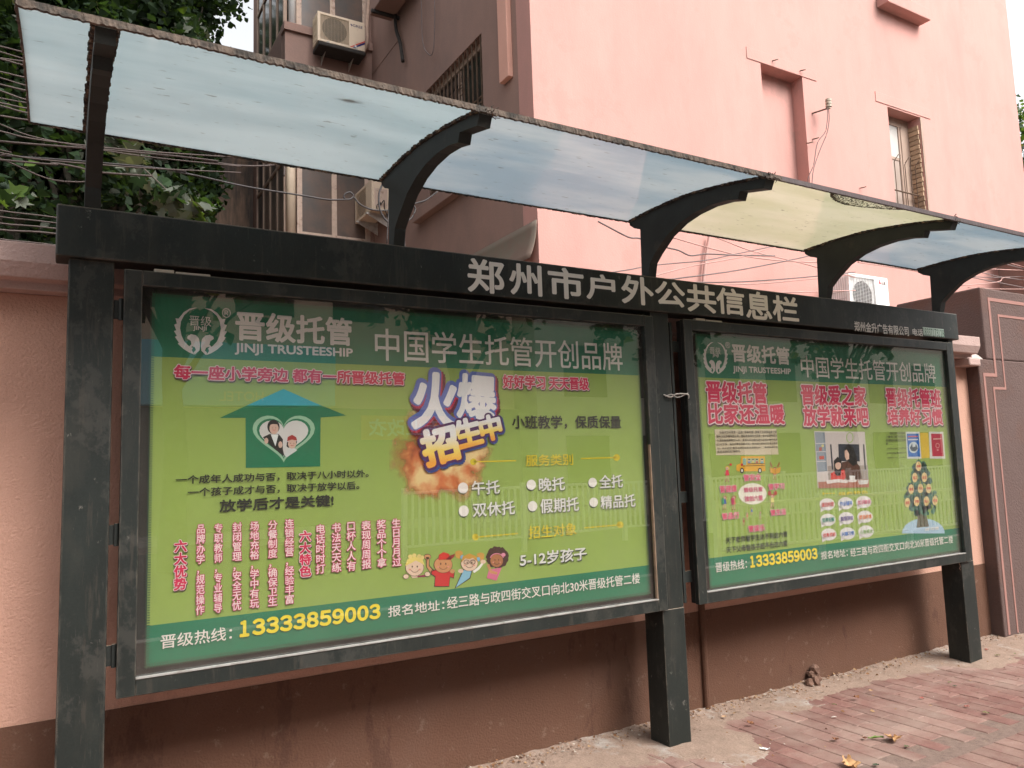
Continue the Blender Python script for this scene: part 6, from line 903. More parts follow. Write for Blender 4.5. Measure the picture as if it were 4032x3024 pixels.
(2,'speech_bubble.008',1,(0.68,0.62,0.62),[4.3086,0.9548,4.3041,0.9443,4.2938,0.9351,4.2785,0.9279,4.2595,0.9234,4.2383,0.9219,4.2169,0.9235,4.1967,0.9281,4.1795,0.9352,4.1666,0.9443,4.159,0.9547,4.1573,0.9655,4.1617,0.9759,4.1717,0.9851,4.1867,0.9922,4.2055,0.9968,4.2265,0.9985,4.248,0.997,4.2684,0.9926,4.286,0.9855,4.2992,0.9763,4.3069,0.9658]),
(2,'speech_bubble.008',1,(0.68,0.62,0.62),[4.1629,0.9512,4.206,0.9286,4.1615,0.9171]),
(2,'book_cover',1,(0.6,0.6,0.58),[4.7363,1.5884,4.8952,1.5874,4.8869,1.4041,4.7281,1.4079]),
(2,'book_cover',2,(0.01,0.12,0.42),[4.7468,1.5758,4.8807,1.5747,4.8772,1.4184,4.7413,1.4201]),
(2,'book_cover',3,(0.55,0.6,0.62),[4.8613,1.481,4.8569,1.4692,4.8478,1.4587,4.8348,1.4504,4.8193,1.4453,4.8027,1.4438,4.7867,1.446,4.7729,1.4516,4.7625,1.4603,4.7566,1.471,4.7557,1.4827,4.76,1.4944,4.769,1.5049,4.7818,1.5132,4.7972,1.5184,4.8138,1.5201,4.8299,1.518,4.8439,1.5123,4.8544,1.5037,4.8604,1.4929]),
(2,'book_cover',4,(0.03,0.05,0.08),[4.7652,1.4789,4.7969,1.5109,4.7983,1.483,4.8285,1.4871,4.8397,1.5103,4.8538,1.4727,4.8237,1.4545,4.7853,1.4576]),
(2,'book_cover',3,(0.55,0.1,0.1),[4.7566,1.552,4.8657,1.5523,4.8665,1.5598,4.7574,1.5594]),
(2,'book_cover',3,(0.6,0.6,0.6),[4.7559,1.5306,4.865,1.5311,4.8658,1.5396,4.7567,1.5389]),
(2,'book_cover.001',1,(0.6,0.58,0.55),[5.0022,1.5867,5.1728,1.5855,5.168,1.3973,4.9862,1.4017]),
(2,'book_cover.001',2,(0.42,0.03,0.06),[5.0245,1.5736,5.1555,1.5711,5.1516,1.4145,5.0167,1.4166]),
(2,'book_cover.001',3,(0.65,0.45,0.4),[5.1121,1.4897,5.1093,1.4832,5.1035,1.4777,5.0955,1.474,5.0865,1.4729,5.0779,1.4743,5.0711,1.4782,5.067,1.4838,5.0663,1.4904,5.069,1.497,5.0748,1.5025,5.0828,1.5061,5.0918,1.5073,5.1004,1.5059,5.1073,1.502,5.1114,1.4964,5.1121,1.4897,5.108,1.4898,5.1075,1.4955,5.1041,1.5004,5.0985,1.5037,5.0914,1.5049,5.0841,1.5039,5.0775,1.5008,5.0727,1.496,5.0703,1.4904,5.0709,1.4847,5.0742,1.4798,5.0798,1.4765,5.0868,1.4753,5.0942,1.4763,5.1008,1.4794,5.1057,1.4841,5.108,1.4898]),
(2,'book_cover.001',3,(0.65,0.45,0.4),[5.0743,1.4628,5.0972,1.4624,5.0975,1.4648,5.0746,1.4652]),
(2,'book_cover.001',3,(0.65,0.45,0.4),[5.0748,1.4556,5.096,1.4552,5.0964,1.4576,5.0752,1.458]),
(2,'book_cover.001',3,(0.6,0.35,0.3),[5.0428,1.5319,5.1415,1.5331,5.1423,1.5418,5.0435,1.5405]),
(2,'book_cover.002',1,(0.62,0.42,0.05),[4.8989,1.5803,4.9932,1.5805,4.9848,1.4088,4.8887,1.4054]),
(2,'tree_picture',1,(0.36,0.48,0.6),[4.6022,0.9215,4.6059,0.9338,4.6135,0.9456,4.6248,0.9567,4.6397,0.967,4.6579,0.9763,4.6793,0.9845,4.7034,0.9913,4.7298,0.9967,4.7583,1.0005,4.7882,1.0027,4.8191,1.0033,4.8505,1.0022,4.8818,0.9994,4.9125,0.9949,4.9421,0.9889,4.9699,0.9813,4.9956,0.9724,5.0186,0.9623,5.0385,0.9511,5.0549,0.9391,5.0675,0.9265,5.0761,0.9134,5.0804,0.9002,5.0805,0.8871]),
(2,'tree_picture',2,(0.1,0.09,0.05),[4.8275,1.1622,4.8585,1.1607,4.8787,1.0857,4.8842,1.0439,4.9048,0.9457,4.7647,0.947,4.7984,1.0443,4.7942,1.0949]),
(2,'tree_picture',3,(0.03,0.12,0.09),[4.9635,1.1618,4.9526,1.1525,4.9255,1.1363,4.9042,1.1411,4.9016,1.1574,4.9014,1.1723,4.9104,1.1772,4.9315,1.1816,4.9564,1.1784]),
(2,'tree_picture',4,(0.02,0.1,0.08),[4.7115,1.126,4.711,1.1177,4.6883,1.1034,4.6744,1.1151,4.6643,1.1233,4.6574,1.1357,4.6791,1.1487,4.6935,1.1508,4.706,1.1348]),
(2,'tree_picture',5,(0.06,0.17,0.11),[4.8197,1.327,4.8129,1.3189,4.8066,1.3173,4.7945,1.3179,4.7916,1.3239,4.7889,1.3308,4.7961,1.3347,4.8108,1.3411,4.8155,1.3359]),
(2,'tree_picture',3,(0.06,0.17,0.11),[4.9612,1.2484,4.9564,1.2402,4.9345,1.2293,4.92,1.2352,4.9052,1.2457,4.9129,1.2564,4.9219,1.2634,4.94,1.2653,4.9593,1.2574]),
(2,'tree_picture',4,(0.02,0.07,0.05),[4.8204,1.0666,4.8073,1.0555,4.7888,1.0508,4.7655,1.0436,4.7627,1.0643,4.7491,1.0787,4.7746,1.0858,4.7971,1.0953,4.8133,1.0811]),
(2,'tree_picture',5,(0.06,0.17,0.11),[4.8986,1.041,4.8996,1.0266,4.8715,1.0162,4.855,1.0289,4.8445,1.0389,4.8453,1.0499,4.8553,1.0636,4.8788,1.0637,4.9038,1.0563]),
(2,'tree_picture',3,(0.06,0.17,0.11),[4.8108,1.2186,4.8139,1.2051,4.7952,1.2034,4.7818,1.2095,4.7744,1.2137,4.7682,1.2255,4.7825,1.2362,4.8003,1.2366,4.8148,1.228]),
(2,'tree_picture',4,(0.03,0.12,0.09),[4.7974,1.0964,4.7808,1.0851,4.7635,1.0752,4.7378,1.0813,4.7322,1.0929,4.7301,1.109,4.7473,1.1167,4.7693,1.1278,4.7865,1.1163]),
(2,'tree_picture',5,(0.02,0.07,0.05),[4.9412,1.0766,4.9221,1.0654,4.9001,1.0487,4.8774,1.0569,4.8601,1.0717,4.8738,1.0899,4.8832,1.1026,4.9069,1.1039,4.9305,1.0939]),
(2,'tree_picture',3,(0.06,0.17,0.11),[4.8957,1.3142,4.8885,1.3003,4.8765,1.29,4.8603,1.2945,4.8536,1.307,4.8499,1.3225,4.8635,1.3304,4.8813,1.3286,4.893,1.3284]),
(2,'tree_picture',4,(0.02,0.1,0.08),[4.8766,1.3831,4.8749,1.3744,4.8575,1.3681,4.8478,1.3708,4.8393,1.3788,4.8335,1.3902,4.8498,1.3989,4.8631,1.3966,4.8709,1.3932]),
(2,'tree_picture',5,(0.06,0.17,0.11),[4.9935,1.0431,4.9818,1.0346,4.9707,1.0243,4.9557,1.0275,4.9364,1.0404,4.9454,1.0513,4.9604,1.0665,4.977,1.0683,4.9971,1.056]),
(2,'tree_picture',3,(0.03,0.12,0.09),[4.7808,1.1297,4.7786,1.1184,4.7684,1.1207,4.7543,1.1154,4.7514,1.1278,4.7538,1.1355,4.7594,1.1433,4.772,1.1436,4.7791,1.1387]),
(2,'tree_picture',4,(0.02,0.07,0.05),[4.792,1.1358,4.7812,1.1226,4.7641,1.1254,4.7496,1.1251,4.7344,1.1324,4.7355,1.1428,4.7522,1.1544,4.7675,1.1501,4.7749,1.1481]),
(2,'tree_picture',5,(0.02,0.1,0.08),[4.8684,1.0743,4.8615,1.0668,4.8518,1.0647,4.8396,1.0672,4.8365,1.0716,4.8394,1.0792,4.8423,1.0826,4.8555,1.087,4.8626,1.0807]),
(2,'tree_picture',3,(0.03,0.12,0.09),[4.7522,1.073,4.7428,1.065,4.7294,1.0544,4.7176,1.0628,4.7005,1.0691,4.7042,1.0798,4.7173,1.094,4.736,1.0927,4.7427,1.0868]),
(2,'tree_picture',4,(0.02,0.07,0.05),[4.9728,1.1643,4.9649,1.157,4.9519,1.1555,4.9395,1.1581,4.9369,1.1616,4.9337,1.1709,4.9452,1.1767,4.955,1.1764,4.9662,1.17]),
(2,'tree_picture',5,(0.02,0.1,0.08),[4.908,1.2721,4.8884,1.2602,4.8773,1.2546,4.8617,1.2548,4.8521,1.2677,4.8581,1.2801,4.869,1.291,4.883,1.2862,4.8939,1.2829]),
(2,'tree_picture',3,(0.02,0.1,0.08),[4.9151,1.3193,4.9089,1.3097,4.8972,1.3035,4.8749,1.3037,4.8702,1.3127,4.8774,1.3282,4.8866,1.3335,4.904,1.3413,4.9136,1.329]),
(2,'tree_picture',4,(0.02,0.07,0.05),[4.7409,1.1044,4.7331,1.0918,4.7187,1.0884,4.7041,1.0867,4.6892,1.0995,4.6947,1.1148,4.7063,1.1236,4.7249,1.1267,4.7371,1.1137]),
(2,'tree_picture',5,(0.06,0.17,0.11),[4.8412,1.3192,4.8255,1.309,4.8108,1.2984,4.7931,1.3074,4.7875,1.3161,4.7861,1.3253,4.7981,1.3391,4.817,1.3376,4.8263,1.3331]),
(2,'tree_picture',3,(0.06,0.17,0.11),[4.7136,1.1567,4.7051,1.1466,4.6862,1.1365,4.6645,1.1438,4.6503,1.1529,4.6582,1.1658,4.6672,1.1727,4.6949,1.1808,4.7139,1.1722]),
(2,'tree_picture',4,(0.02,0.07,0.05),[4.7505,1.1519,4.7493,1.1404,4.7361,1.1403,4.7253,1.1389,4.7114,1.1494,4.7161,1.1587,4.7245,1.1638,4.7402,1.1708,4.7563,1.162]),
(2,'tree_picture',5,(0.02,0.07,0.05),[4.764,1.1389,4.7651,1.1239,4.7435,1.1152,4.7282,1.1184,4.714,1.1335,4.709,1.151,4.733,1.1612,4.75,1.1565,4.7634,1.1564]),
(2,'tree_picture',3,(0.06,0.17,0.11),[4.9385,1.3511,4.939,1.343,4.926,1.3392,4.9125,1.3404,4.9112,1.3488,4.9057,1.357,4.9158,1.3666,4.9298,1.3613,4.9404,1.3609]),
(2,'tree_picture',4,(0.03,0.12,0.09),[4.7876,1.1023,4.7836,1.095,4.7766,1.0927,4.767,1.0914,4.763,1.1002,4.7616,1.1076,4.77,1.1134,4.7797,1.1168,4.7901,1.1121]),
(2,'tree_picture',5,(0.03,0.12,0.09),[4.8624,1.1832,4.8533,1.1678,4.8297,1.1591,4.8128,1.171,4.8074,1.1798,4.8059,1.194,4.8178,1.1989,4.8384,1.2065,4.8468,1.194]),
(2,'tree_picture',3,(0.02,0.1,0.08),[4.842,1.097,4.831,1.0907,4.8175,1.0857,4.8069,1.0858,4.8011,1.0929,4.8015,1.1043,4.8073,1.1083,4.8226,1.1114,4.8323,1.1057]),
(2,'tree_picture',4,(0.03,0.12,0.09),[4.8458,1.0662,4.8445,1.0555,4.8262,1.0502,4.8123,1.0511,4.8024,1.0647,4.796,1.073,4.8135,1.0822,4.8307,1.0822,4.8394,1.0757]),
(2,'tree_picture',5,(0.06,0.17,0.11),[4.8943,1.2766,4.8839,1.2606,4.861,1.2515,4.8458,1.2601,4.8332,1.2732,4.8369,1.2853,4.8507,1.2953,4.8678,1.2955,4.8904,1.2929]),
(2,'tree_picture',3,(0.02,0.07,0.05),[4.8606,1.2172,4.8622,1.2085,4.8438,1.1989,4.8253,1.2078,4.8148,1.2126,4.8191,1.2251,4.8316,1.2358,4.8492,1.2386,4.8643,1.2318]),
(2,'tree_picture',4,(0.06,0.17,0.11),[4.96,1.1921,4.9524,1.1837,4.9375,1.1816,4.9242,1.1794,4.9113,1.1882,4.9191,1.2008,4.9292,1.209,4.942,1.2109,4.9573,1.2053]),
(2,'tree_picture',5,(0.06,0.17,0.11),[4.9942,1.1376,4.9828,1.1213,4.9626,1.1124,4.9446,1.1231,4.9423,1.1335,4.9414,1.148,4.9473,1.1626,4.9708,1.1579,4.9818,1.1532]),
(2,'tree_picture',3,(0.02,0.07,0.05),[4.8077,1.2985,4.7932,1.2869,4.7841,1.2857,4.7733,1.2858,4.7628,1.2946,4.7635,1.3052,4.7754,1.3101,4.7892,1.3144,4.7979,1.3078]),
(2,'tree_picture',4,(0.03,0.12,0.09),[5.0101,1.1657,5.0104,1.1565,4.9977,1.1557,4.9846,1.1543,4.9758,1.1621,4.9844,1.1715,4.9874,1.1817,5.002,1.1823,5.0143,1.1765]),
(2,'tree_picture',5,(0.02,0.07,0.05),[4.9088,1.0702,4.8961,1.0604,4.8738,1.0527,4.8515,1.0539,4.8437,1.0673,4.8397,1.0799,4.856,1.0923,4.8814,1.0978,4.9025,1.0832]),
(2,'tree_picture',3,(0.02,0.1,0.08),[4.853,1.3156,4.8456,1.3088,4.8325,1.3037,4.8218,1.3019,4.8077,1.3136,4.8191,1.3208,4.824,1.3296,4.8358,1.3326,4.847,1.3217]),
(2,'tree_picture',4,(0.02,0.1,0.08),[4.9171,1.033,4.9168,1.0237,4.9024,1.0242,4.8914,1.0237,4.877,1.0321,4.8837,1.0387,4.8893,1.0445,4.9053,1.0439,4.9201,1.0417]),
(2,'tree_picture',5,(0.06,0.17,0.11),[4.8727,1.0406,4.858,1.0293,4.8442,1.0241,4.8327,1.0334,4.8259,1.0381,4.8258,1.0489,4.838,1.054,4.8515,1.0569,4.8622,1.0488]),
(2,'tree_picture',3,(0.03,0.12,0.09),[4.9714,1.17,4.9746,1.1587,4.9562,1.149,4.9385,1.1555,4.9295,1.1671,4.9336,1.1785,4.9425,1.1893,4.9616,1.1917,4.9694,1.1834]),
(2,'tree_picture',4,(0.02,0.1,0.08),[4.7553,1.0793,4.7552,1.0682,4.7298,1.063,4.711,1.0661,4.6967,1.0771,4.7069,1.089,4.7193,1.0981,4.7376,1.106,4.747,1.0892]),
(2,'tree_picture',5,(0.06,0.17,0.11),[4.8765,1.0487,4.8782,1.0429,4.8626,1.0377,4.8525,1.0375,4.846,1.0454,4.8496,1.0545,4.8523,1.0622,4.8655,1.0586,4.8776,1.056]),
(2,'tree_picture',3,(0.06,0.17,0.11),[4.879,1.0673,4.8629,1.0608,4.8507,1.0537,4.838,1.0538,4.8337,1.0659,4.8329,1.0746,4.8386,1.0816,4.8566,1.0881,4.8669,1.08]),
(2,'tree_picture',4,(0.06,0.17,0.11),[4.8783,1.1124,4.8815,1.1011,4.8616,1.096,4.8464,1.1007,4.8395,1.1075,4.8385,1.1208,4.8495,1.1243,4.8666,1.1306,4.8757,1.1233]),
(2,'tree_picture',5,(0.03,0.12,0.09),[4.7385,1.1015,4.7293,1.0925,4.7185,1.0914,4.7065,1.093,4.6913,1.0996,4.7014,1.1096,4.707,1.1144,4.7242,1.1184,4.734,1.1123]),
(2,'tree_picture',3,(0.02,0.07,0.05),[4.9154,1.1364,4.8987,1.1221,4.879,1.118,4.8602,1.1202,4.8406,1.1319,4.8434,1.1484,4.8668,1.1573,4.8838,1.1607,4.9009,1.1524]),
(2,'tree_picture',4,(0.03,0.12,0.09),[4.9399,1.1339,4.9369,1.1217,4.9223,1.1123,4.9011,1.1177,4.8986,1.1299,4.9,1.1421,4.9123,1.1554,4.9281,1.1549,4.943,1.145]),
(2,'tree_picture',5,(0.03,0.12,0.09),[4.8063,1.0587,4.8052,1.0456,4.7824,1.0414,4.7666,1.0478,4.7491,1.0569,4.7573,1.0697,4.7706,1.0721,4.7879,1.079,4.8032,1.0744]),
(2,'tree_picture',3,(0.02,0.07,0.05),[4.9238,1.1872,4.9107,1.1798,4.8976,1.1736,4.8802,1.177,4.872,1.1834,4.8691,1.1939,4.8848,1.2018,4.902,1.2058,4.9197,1.1986]),
(2,'tree_picture',4,(0.02,0.07,0.05),[4.8718,1.1128,4.8644,1.1029,4.8577,1.1022,4.846,1.104,4.8323,1.1106,4.8434,1.1175,4.8502,1.1223,4.8615,1.1298,4.8698,1.121]),
(2,'tree_picture',5,(0.03,0.12,0.09),[4.7969,1.3068,4.7922,1.2919,4.7778,1.2898,4.7625,1.2894,4.7558,1.3018,4.7583,1.3163,4.7639,1.3231,4.7812,1.3259,4.8017,1.3179]),
(2,'tree_picture',3,(0.02,0.07,0.05),[5.0104,1.0685,5.0002,1.059,4.9928,1.0604,4.9807,1.0568,4.9717,1.0669,4.974,1.0757,4.9823,1.0793,4.9951,1.0828,5.0052,1.0765]),
(2,'tree_picture',4,(0.02,0.07,0.05),[4.8512,1.3371,4.8458,1.3272,4.8207,1.3232,4.8026,1.3198,4.7859,1.3336,4.7901,1.3441,4.8064,1.3532,4.8255,1.3521,4.845,1.3472]),
(2,'tree_picture',5,(0.06,0.17,0.11),[4.9021,1.2646,4.8998,1.2539,4.8757,1.2419,4.8621,1.2501,4.8494,1.258,4.8564,1.2736,4.8619,1.2854,4.8818,1.29,4.8957,1.2802]),
(2,'tree_picture',3,(0.03,0.12,0.09),[4.9628,1.2327,4.9569,1.2183,4.939,1.2102,4.9235,1.217,4.9178,1.2264,4.9074,1.2432,4.9299,1.2518,4.9444,1.2485,4.9575,1.2497]),
(2,'tree_picture',4,(0.02,0.07,0.05),[4.8254,1.1533,4.822,1.1437,4.8104,1.1442,4.8014,1.1413,4.7943,1.1505,4.7969,1.1578,4.8023,1.1652,4.8149,1.1678,4.8255,1.163]),
(2,'tree_picture',5,(0.03,0.12,0.09),[4.8132,1.3336,4.8058,1.3271,4.7971,1.3235,4.7869,1.3278,4.7781,1.3303,4.7809,1.3391,4.789,1.3451,4.8004,1.3455,4.8049,1.3426]),
(2,'tree_picture',3,(0.03,0.12,0.09),[4.9082,1.0442,4.8991,1.0367,4.8897,1.0358,4.8791,1.0316,4.8715,1.041,4.8761,1.0503,4.8826,1.0546,4.8945,1.0553,4.9087,1.0516]),
(2,'tree_picture',4,(0.06,0.17,0.11),[5.0043,1.135,4.9962,1.1201,4.9722,1.1148,4.9519,1.116,4.9395,1.1316,4.9502,1.1438,4.9618,1.1566,4.9791,1.1523,4.9957,1.1512]),
(2,'tree_picture',5,(0.02,0.1,0.08),[4.9421,1.1591,4.9266,1.1488,4.9153,1.1394,4.8979,1.145,4.8913,1.1547,4.8873,1.1682,4.9014,1.1754,4.9208,1.1816,4.9359,1.1693]),
(2,'tree_picture',3,(0.06,0.17,0.11),[4.8997,1.2898,4.8922,1.2764,4.8724,1.2615,4.857,1.2718,4.8472,1.2838,4.8369,1.2998,4.8624,1.3129,4.8784,1.3072,4.8947,1.3017]),
(2,'tree_picture',4,(0.02,0.07,0.05),[4.9525,1.0806,4.9443,1.074,4.9302,1.0633,4.9161,1.0734,4.9082,1.078,4.9104,1.0869,4.9218,1.0948,4.9341,1.098,4.9438,1.0894]),
(2,'tree_picture',5,(0.02,0.1,0.08),[4.7345,1.1838,4.7306,1.1744,4.7163,1.1657,4.7028,1.1751,4.6951,1.1791,4.6944,1.1894,4.7023,1.2004,4.7212,1.2007,4.7359,1.1925]),
(2,'tree_picture',3,(0.02,0.07,0.05),[4.8608,1.0976,4.855,1.0883,4.8409,1.0824,4.8273,1.0867,4.823,1.0945,4.8149,1.1046,4.8315,1.1133,4.8449,1.1104,4.8568,1.1091]),
(2,'tree_picture',4,(0.02,0.07,0.05),[4.8948,1.1842,4.8917,1.173,4.8767,1.1684,4.8585,1.1705,4.8435,1.1795,4.8405,1.1938,4.8637,1.2027,4.8813,1.199,4.8969,1.2012]),
(2,'tree_picture',5,(0.02,0.1,0.08),[4.9414,1.3424,4.9354,1.333,4.9166,1.3225,4.904,1.3276,4.8902,1.3386,4.8975,1.348,4.907,1.3609,4.9206,1.3563,4.9349,1.3524]),
(2,'tree_picture',3,(0.06,0.17,0.11),[4.8605,1.3423,4.8599,1.3316,4.8476,1.3334,4.8365,1.331,4.8316,1.339,4.8303,1.3488,4.8403,1.3523,4.8496,1.3556,4.8587,1.3533]),
(2,'tree_picture',4,(0.02,0.1,0.08),[4.758,1.1147,4.7539,1.1009,4.7432,1.1017,4.7316,1.1052,4.7122,1.1105,4.7152,1.1238,4.7298,1.1284,4.7468,1.1293,4.7557,1.1233]),
(2,'tree_picture',5,(0.02,0.07,0.05),[4.9479,1.0872,4.9473,1.0744,4.931,1.0742,4.9127,1.078,4.9043,1.083,4.9128,1.0937,4.9166,1.1077,4.9336,1.1021,4.9488,1.0948]),
(2,'tree_picture',3,(0.03,0.12,0.09),[4.8102,1.1795,4.8096,1.1674,4.7921,1.1681,4.7808,1.1663,4.7728,1.1774,4.773,1.1857,4.7837,1.1959,4.7966,1.1936,4.8113,1.1878]),
(2,'tree_picture',4,(0.06,0.17,0.11),[4.9078,1.3407,4.8999,1.3267,4.8783,1.3268,4.8609,1.3248,4.8466,1.3373,4.8449,1.3489,4.8635,1.36,4.8836,1.3591,4.8998,1.355]),
(2,'tree_picture',5,(0.02,0.07,0.05),[4.9674,1.2472,4.9509,1.233,4.9356,1.223,4.913,1.2257,4.8951,1.2439,4.9038,1.2559,4.918,1.2659,4.943,1.2672,4.9619,1.2603]),
(2,'tree_picture',3,(0.03,0.12,0.09),[4.7072,1.1731,4.7038,1.1658,4.6924,1.1605,4.6819,1.1613,4.6704,1.1702,4.6738,1.1801,4.6808,1.1869,4.6953,1.1871,4.708,1.1808]),
(2,'tree_picture',4,(0.03,0.12,0.09),[4.9105,1.2534,4.9019,1.2397,4.8836,1.2387,4.8637,1.2373,4.8613,1.2477,4.8608,1.2618,4.8699,1.2738,4.8889,1.2727,4.9088,1.2653]),
(2,'tree_picture',5,(0.02,0.07,0.05),[4.8215,1.0413,4.8085,1.0278,4.7868,1.0199,4.766,1.031,4.758,1.0376,4.7568,1.0539,4.7715,1.0653,4.7915,1.062,4.8149,1.0583]),
(2,'tree_picture',3,(0.03,0.12,0.09),[4.9423,1.2641,4.9362,1.2511,4.9172,1.2473,4.8989,1.2486,4.8887,1.2617,4.8842,1.2718,4.9031,1.2767,4.9211,1.2876,4.9325,1.2747]),
(2,'tree_picture',4,(0.02,0.07,0.05),[4.7704,1.2326,4.7561,1.2241,4.7419,1.2188,4.7241,1.222,4.7199,1.2298,4.7127,1.2419,4.726,1.2457,4.7464,1.248,4.7605,1.2451]),
(2,'tree_picture',5,(0.03,0.12,0.09),[4.9202,1.3315,4.9157,1.3219,4.904,1.3165,4.8955,1.319,4.8878,1.3296,4.8908,1.3379,4.8957,1.3444,4.9085,1.3402,4.9164,1.3393]),
(2,'tree_picture',3,(0.02,0.1,0.08),[4.9891,1.2519,4.9917,1.2417,4.9629,1.2271,4.9381,1.2392,4.9299,1.2485,4.9227,1.2603,4.9476,1.275,4.9701,1.2735,4.9837,1.2684]),
(2,'tree_picture',4,(0.02,0.07,0.05),[4.8227,1.2035,4.8222,1.1979,4.812,1.1928,4.8015,1.1948,4.7933,1.2013,4.7907,1.2092,4.805,1.2124,4.816,1.2169,4.8234,1.2127]),
(2,'tree_picture',5,(0.02,0.07,0.05),[4.8452,1.1504,4.8435,1.1415,4.8332,1.1409,4.8219,1.14,4.8178,1.1486,4.8141,1.157,4.8253,1.1617,4.8375,1.1616,4.8431,1.1572]),
(2,'tree_picture',3,(0.02,0.1,0.08),[4.8024,1.0787,4.8009,1.0593,4.777,1.063,4.7555,1.0587,4.7327,1.0735,4.752,1.0888,4.7604,1.0973,4.7812,1.1035,4.7982,1.0919]),
(2,'tree_picture',4,(0.03,0.12,0.09),[4.7655,1.0978,4.7566,1.0923,4.7464,1.0828,4.7348,1.0881,4.7234,1.0952,4.7331,1.1054,4.7383,1.1098,4.75,1.1104,4.7583,1.1051]),
(2,'tree_picture',5,(0.06,0.17,0.11),[4.8272,1.241,4.8234,1.2238,4.7984,1.2218,4.7826,1.2228,4.7715,1.2369,4.7745,1.2509,4.7855,1.2609,4.8064,1.2625,4.8287,1.2542]),
(2,'tree_picture',3,(0.03,0.12,0.09),[4.902,1.0577,4.8854,1.0472,4.8725,1.0465,4.8541,1.046,4.8494,1.0562,4.8547,1.0674,4.8613,1.0755,4.8794,1.0821,4.8951,1.068]),
(2,'tree_picture',4,(0.02,0.07,0.05),[5.0393,1.1342,5.0292,1.127,5.0166,1.1205,4.9988,1.1239,4.9942,1.1305,4.9974,1.1399,5.0074,1.1481,5.0216,1.1527,5.0305,1.1462]),
(2,'tree_picture',5,(0.02,0.07,0.05),[4.8388,1.3551,4.8287,1.3473,4.8172,1.3444,4.8002,1.3437,4.79,1.3518,4.7892,1.3638,4.8029,1.3714,4.8202,1.3762,4.8352,1.3657]),
(2,'tree_picture',3,(0.06,0.17,0.11),[4.8066,1.2637,4.7916,1.2535,4.7753,1.2473,4.7521,1.2447,4.7468,1.2608,4.7432,1.2748,4.7594,1.2899,4.7796,1.2892,4.796,1.2787]),
(2,'tree_picture',4,(0.02,0.1,0.08),[4.8362,1.3461,4.8355,1.3384,4.8143,1.3258,4.7994,1.3357,4.7971,1.3404,4.7938,1.3551,4.8035,1.3617,4.8206,1.3628,4.8314,1.3597]),
(2,'tree_picture',5,(0.03,0.12,0.09),[4.9365,1.1182,4.9238,1.1058,4.9105,1.1064,4.8914,1.1059,4.8789,1.1161,4.8842,1.127,4.8941,1.1332,4.9131,1.1319,4.9286,1.1264]),
(2,'tree_picture',3,(0.02,0.07,0.05),[4.9433,1.3558,4.9325,1.34,4.9116,1.3263,4.896,1.3347,4.8703,1.3508,4.8907,1.3649,4.8946,1.3761,4.9216,1.377,4.9333,1.3722]),
(2,'tree_picture',4,(0.02,0.07,0.05),[4.8925,1.3119,4.8908,1.3046,4.8818,1.3006,4.8713,1.3038,4.8651,1.3088,4.8643,1.3169,4.8743,1.3228,4.8861,1.3205,4.8921,1.3209]),
(2,'tree_picture',5,(0.02,0.07,0.05),[4.7876,1.1996,4.7863,1.1919,4.7723,1.1868,4.7591,1.1888,4.7419,1.1956,4.7487,1.2061,4.7644,1.2191,4.7781,1.2127,4.7919,1.2111]),
(2,'tree_picture',3,(0.03,0.12,0.09),[4.7858,1.149,4.7835,1.1377,4.7683,1.1357,4.7465,1.1373,4.7422,1.1464,4.7445,1.1593,4.7558,1.17,4.7736,1.1702,4.7823,1.1607]),
(2,'tree_picture',4,(0.03,0.12,0.09),[4.956,1.2087,4.9463,1.1994,4.936,1.1948,4.9227,1.1972,4.9227,1.2071,4.9178,1.2139,4.9304,1.2194,4.9405,1.2242,4.95,1.2181]),
(2,'tree_picture',5,(0.02,0.1,0.08),[4.8846,1.2207,4.8789,1.2106,4.8632,1.2117,4.8512,1.2105,4.8434,1.2173,4.8492,1.227,4.8513,1.238,4.8676,1.2371,4.8795,1.233]),
(2,'tree_picture',3,(0.02,0.07,0.05),[4.8243,1.1395,4.8278,1.1251,4.8064,1.1235,4.7865,1.126,4.7682,1.1333,4.7786,1.1487,4.7927,1.165,4.8107,1.167,4.8308,1.1507]),
(2,'tree_picture',4,(0.03,0.12,0.09),[4.825,1.3173,4.8247,1.3021,4.8067,1.2963,4.7909,1.3027,4.7806,1.3127,4.7741,1.3252,4.7914,1.3363,4.8102,1.3332,4.8281,1.3318]),
(2,'tree_picture',5,(0.02,0.1,0.08),[4.7999,1.2106,4.7954,1.2044,4.7858,1.2019,4.7739,1.1994,4.7628,1.2072,4.7662,1.2167,4.7744,1.2235,4.7883,1.2267,4.7964,1.2165]),
(2,'tree_picture',3,(0.03,0.12,0.09),[4.7309,1.2113,4.7259,1.1975,4.7159,1.2002,4.7027,1.2013,4.6867,1.2079,4.6906,1.2204,4.707,1.2309,4.7197,1.2302,4.7302,1.2253]),
(2,'tree_picture',4,(0.02,0.1,0.08),[4.8755,1.2923,4.8779,1.2845,4.856,1.2738,4.8431,1.2816,4.8286,1.2864,4.8385,1.3001,4.8475,1.3125,4.8631,1.3135,4.8769,1.3006]),
(2,'tree_picture',5,(0.02,0.07,0.05),[4.96,1.2913,4.9434,1.2801,4.9245,1.2655,4.9056,1.2687,4.883,1.2876,4.8897,1.3009,4.91,1.3142,4.9321,1.3119,4.9435,1.3095]),
(2,'tree_picture',3,(0.02,0.07,0.05),[4.91,1.3454,4.9061,1.3328,4.8894,1.3303,4.8735,1.333,4.8649,1.3416,4.8667,1.354,4.8749,1.3575,4.8945,1.3656,4.9053,1.3589]),
(2,'tree_picture',4,(0.06,0.17,0.11),[4.8787,1.2263,4.8786,1.2157,4.8659,1.2147,4.8537,1.2176,4.8474,1.2234,4.8431,1.2337,4.8584,1.2393,4.8694,1.2441,4.8818,1.2347]),
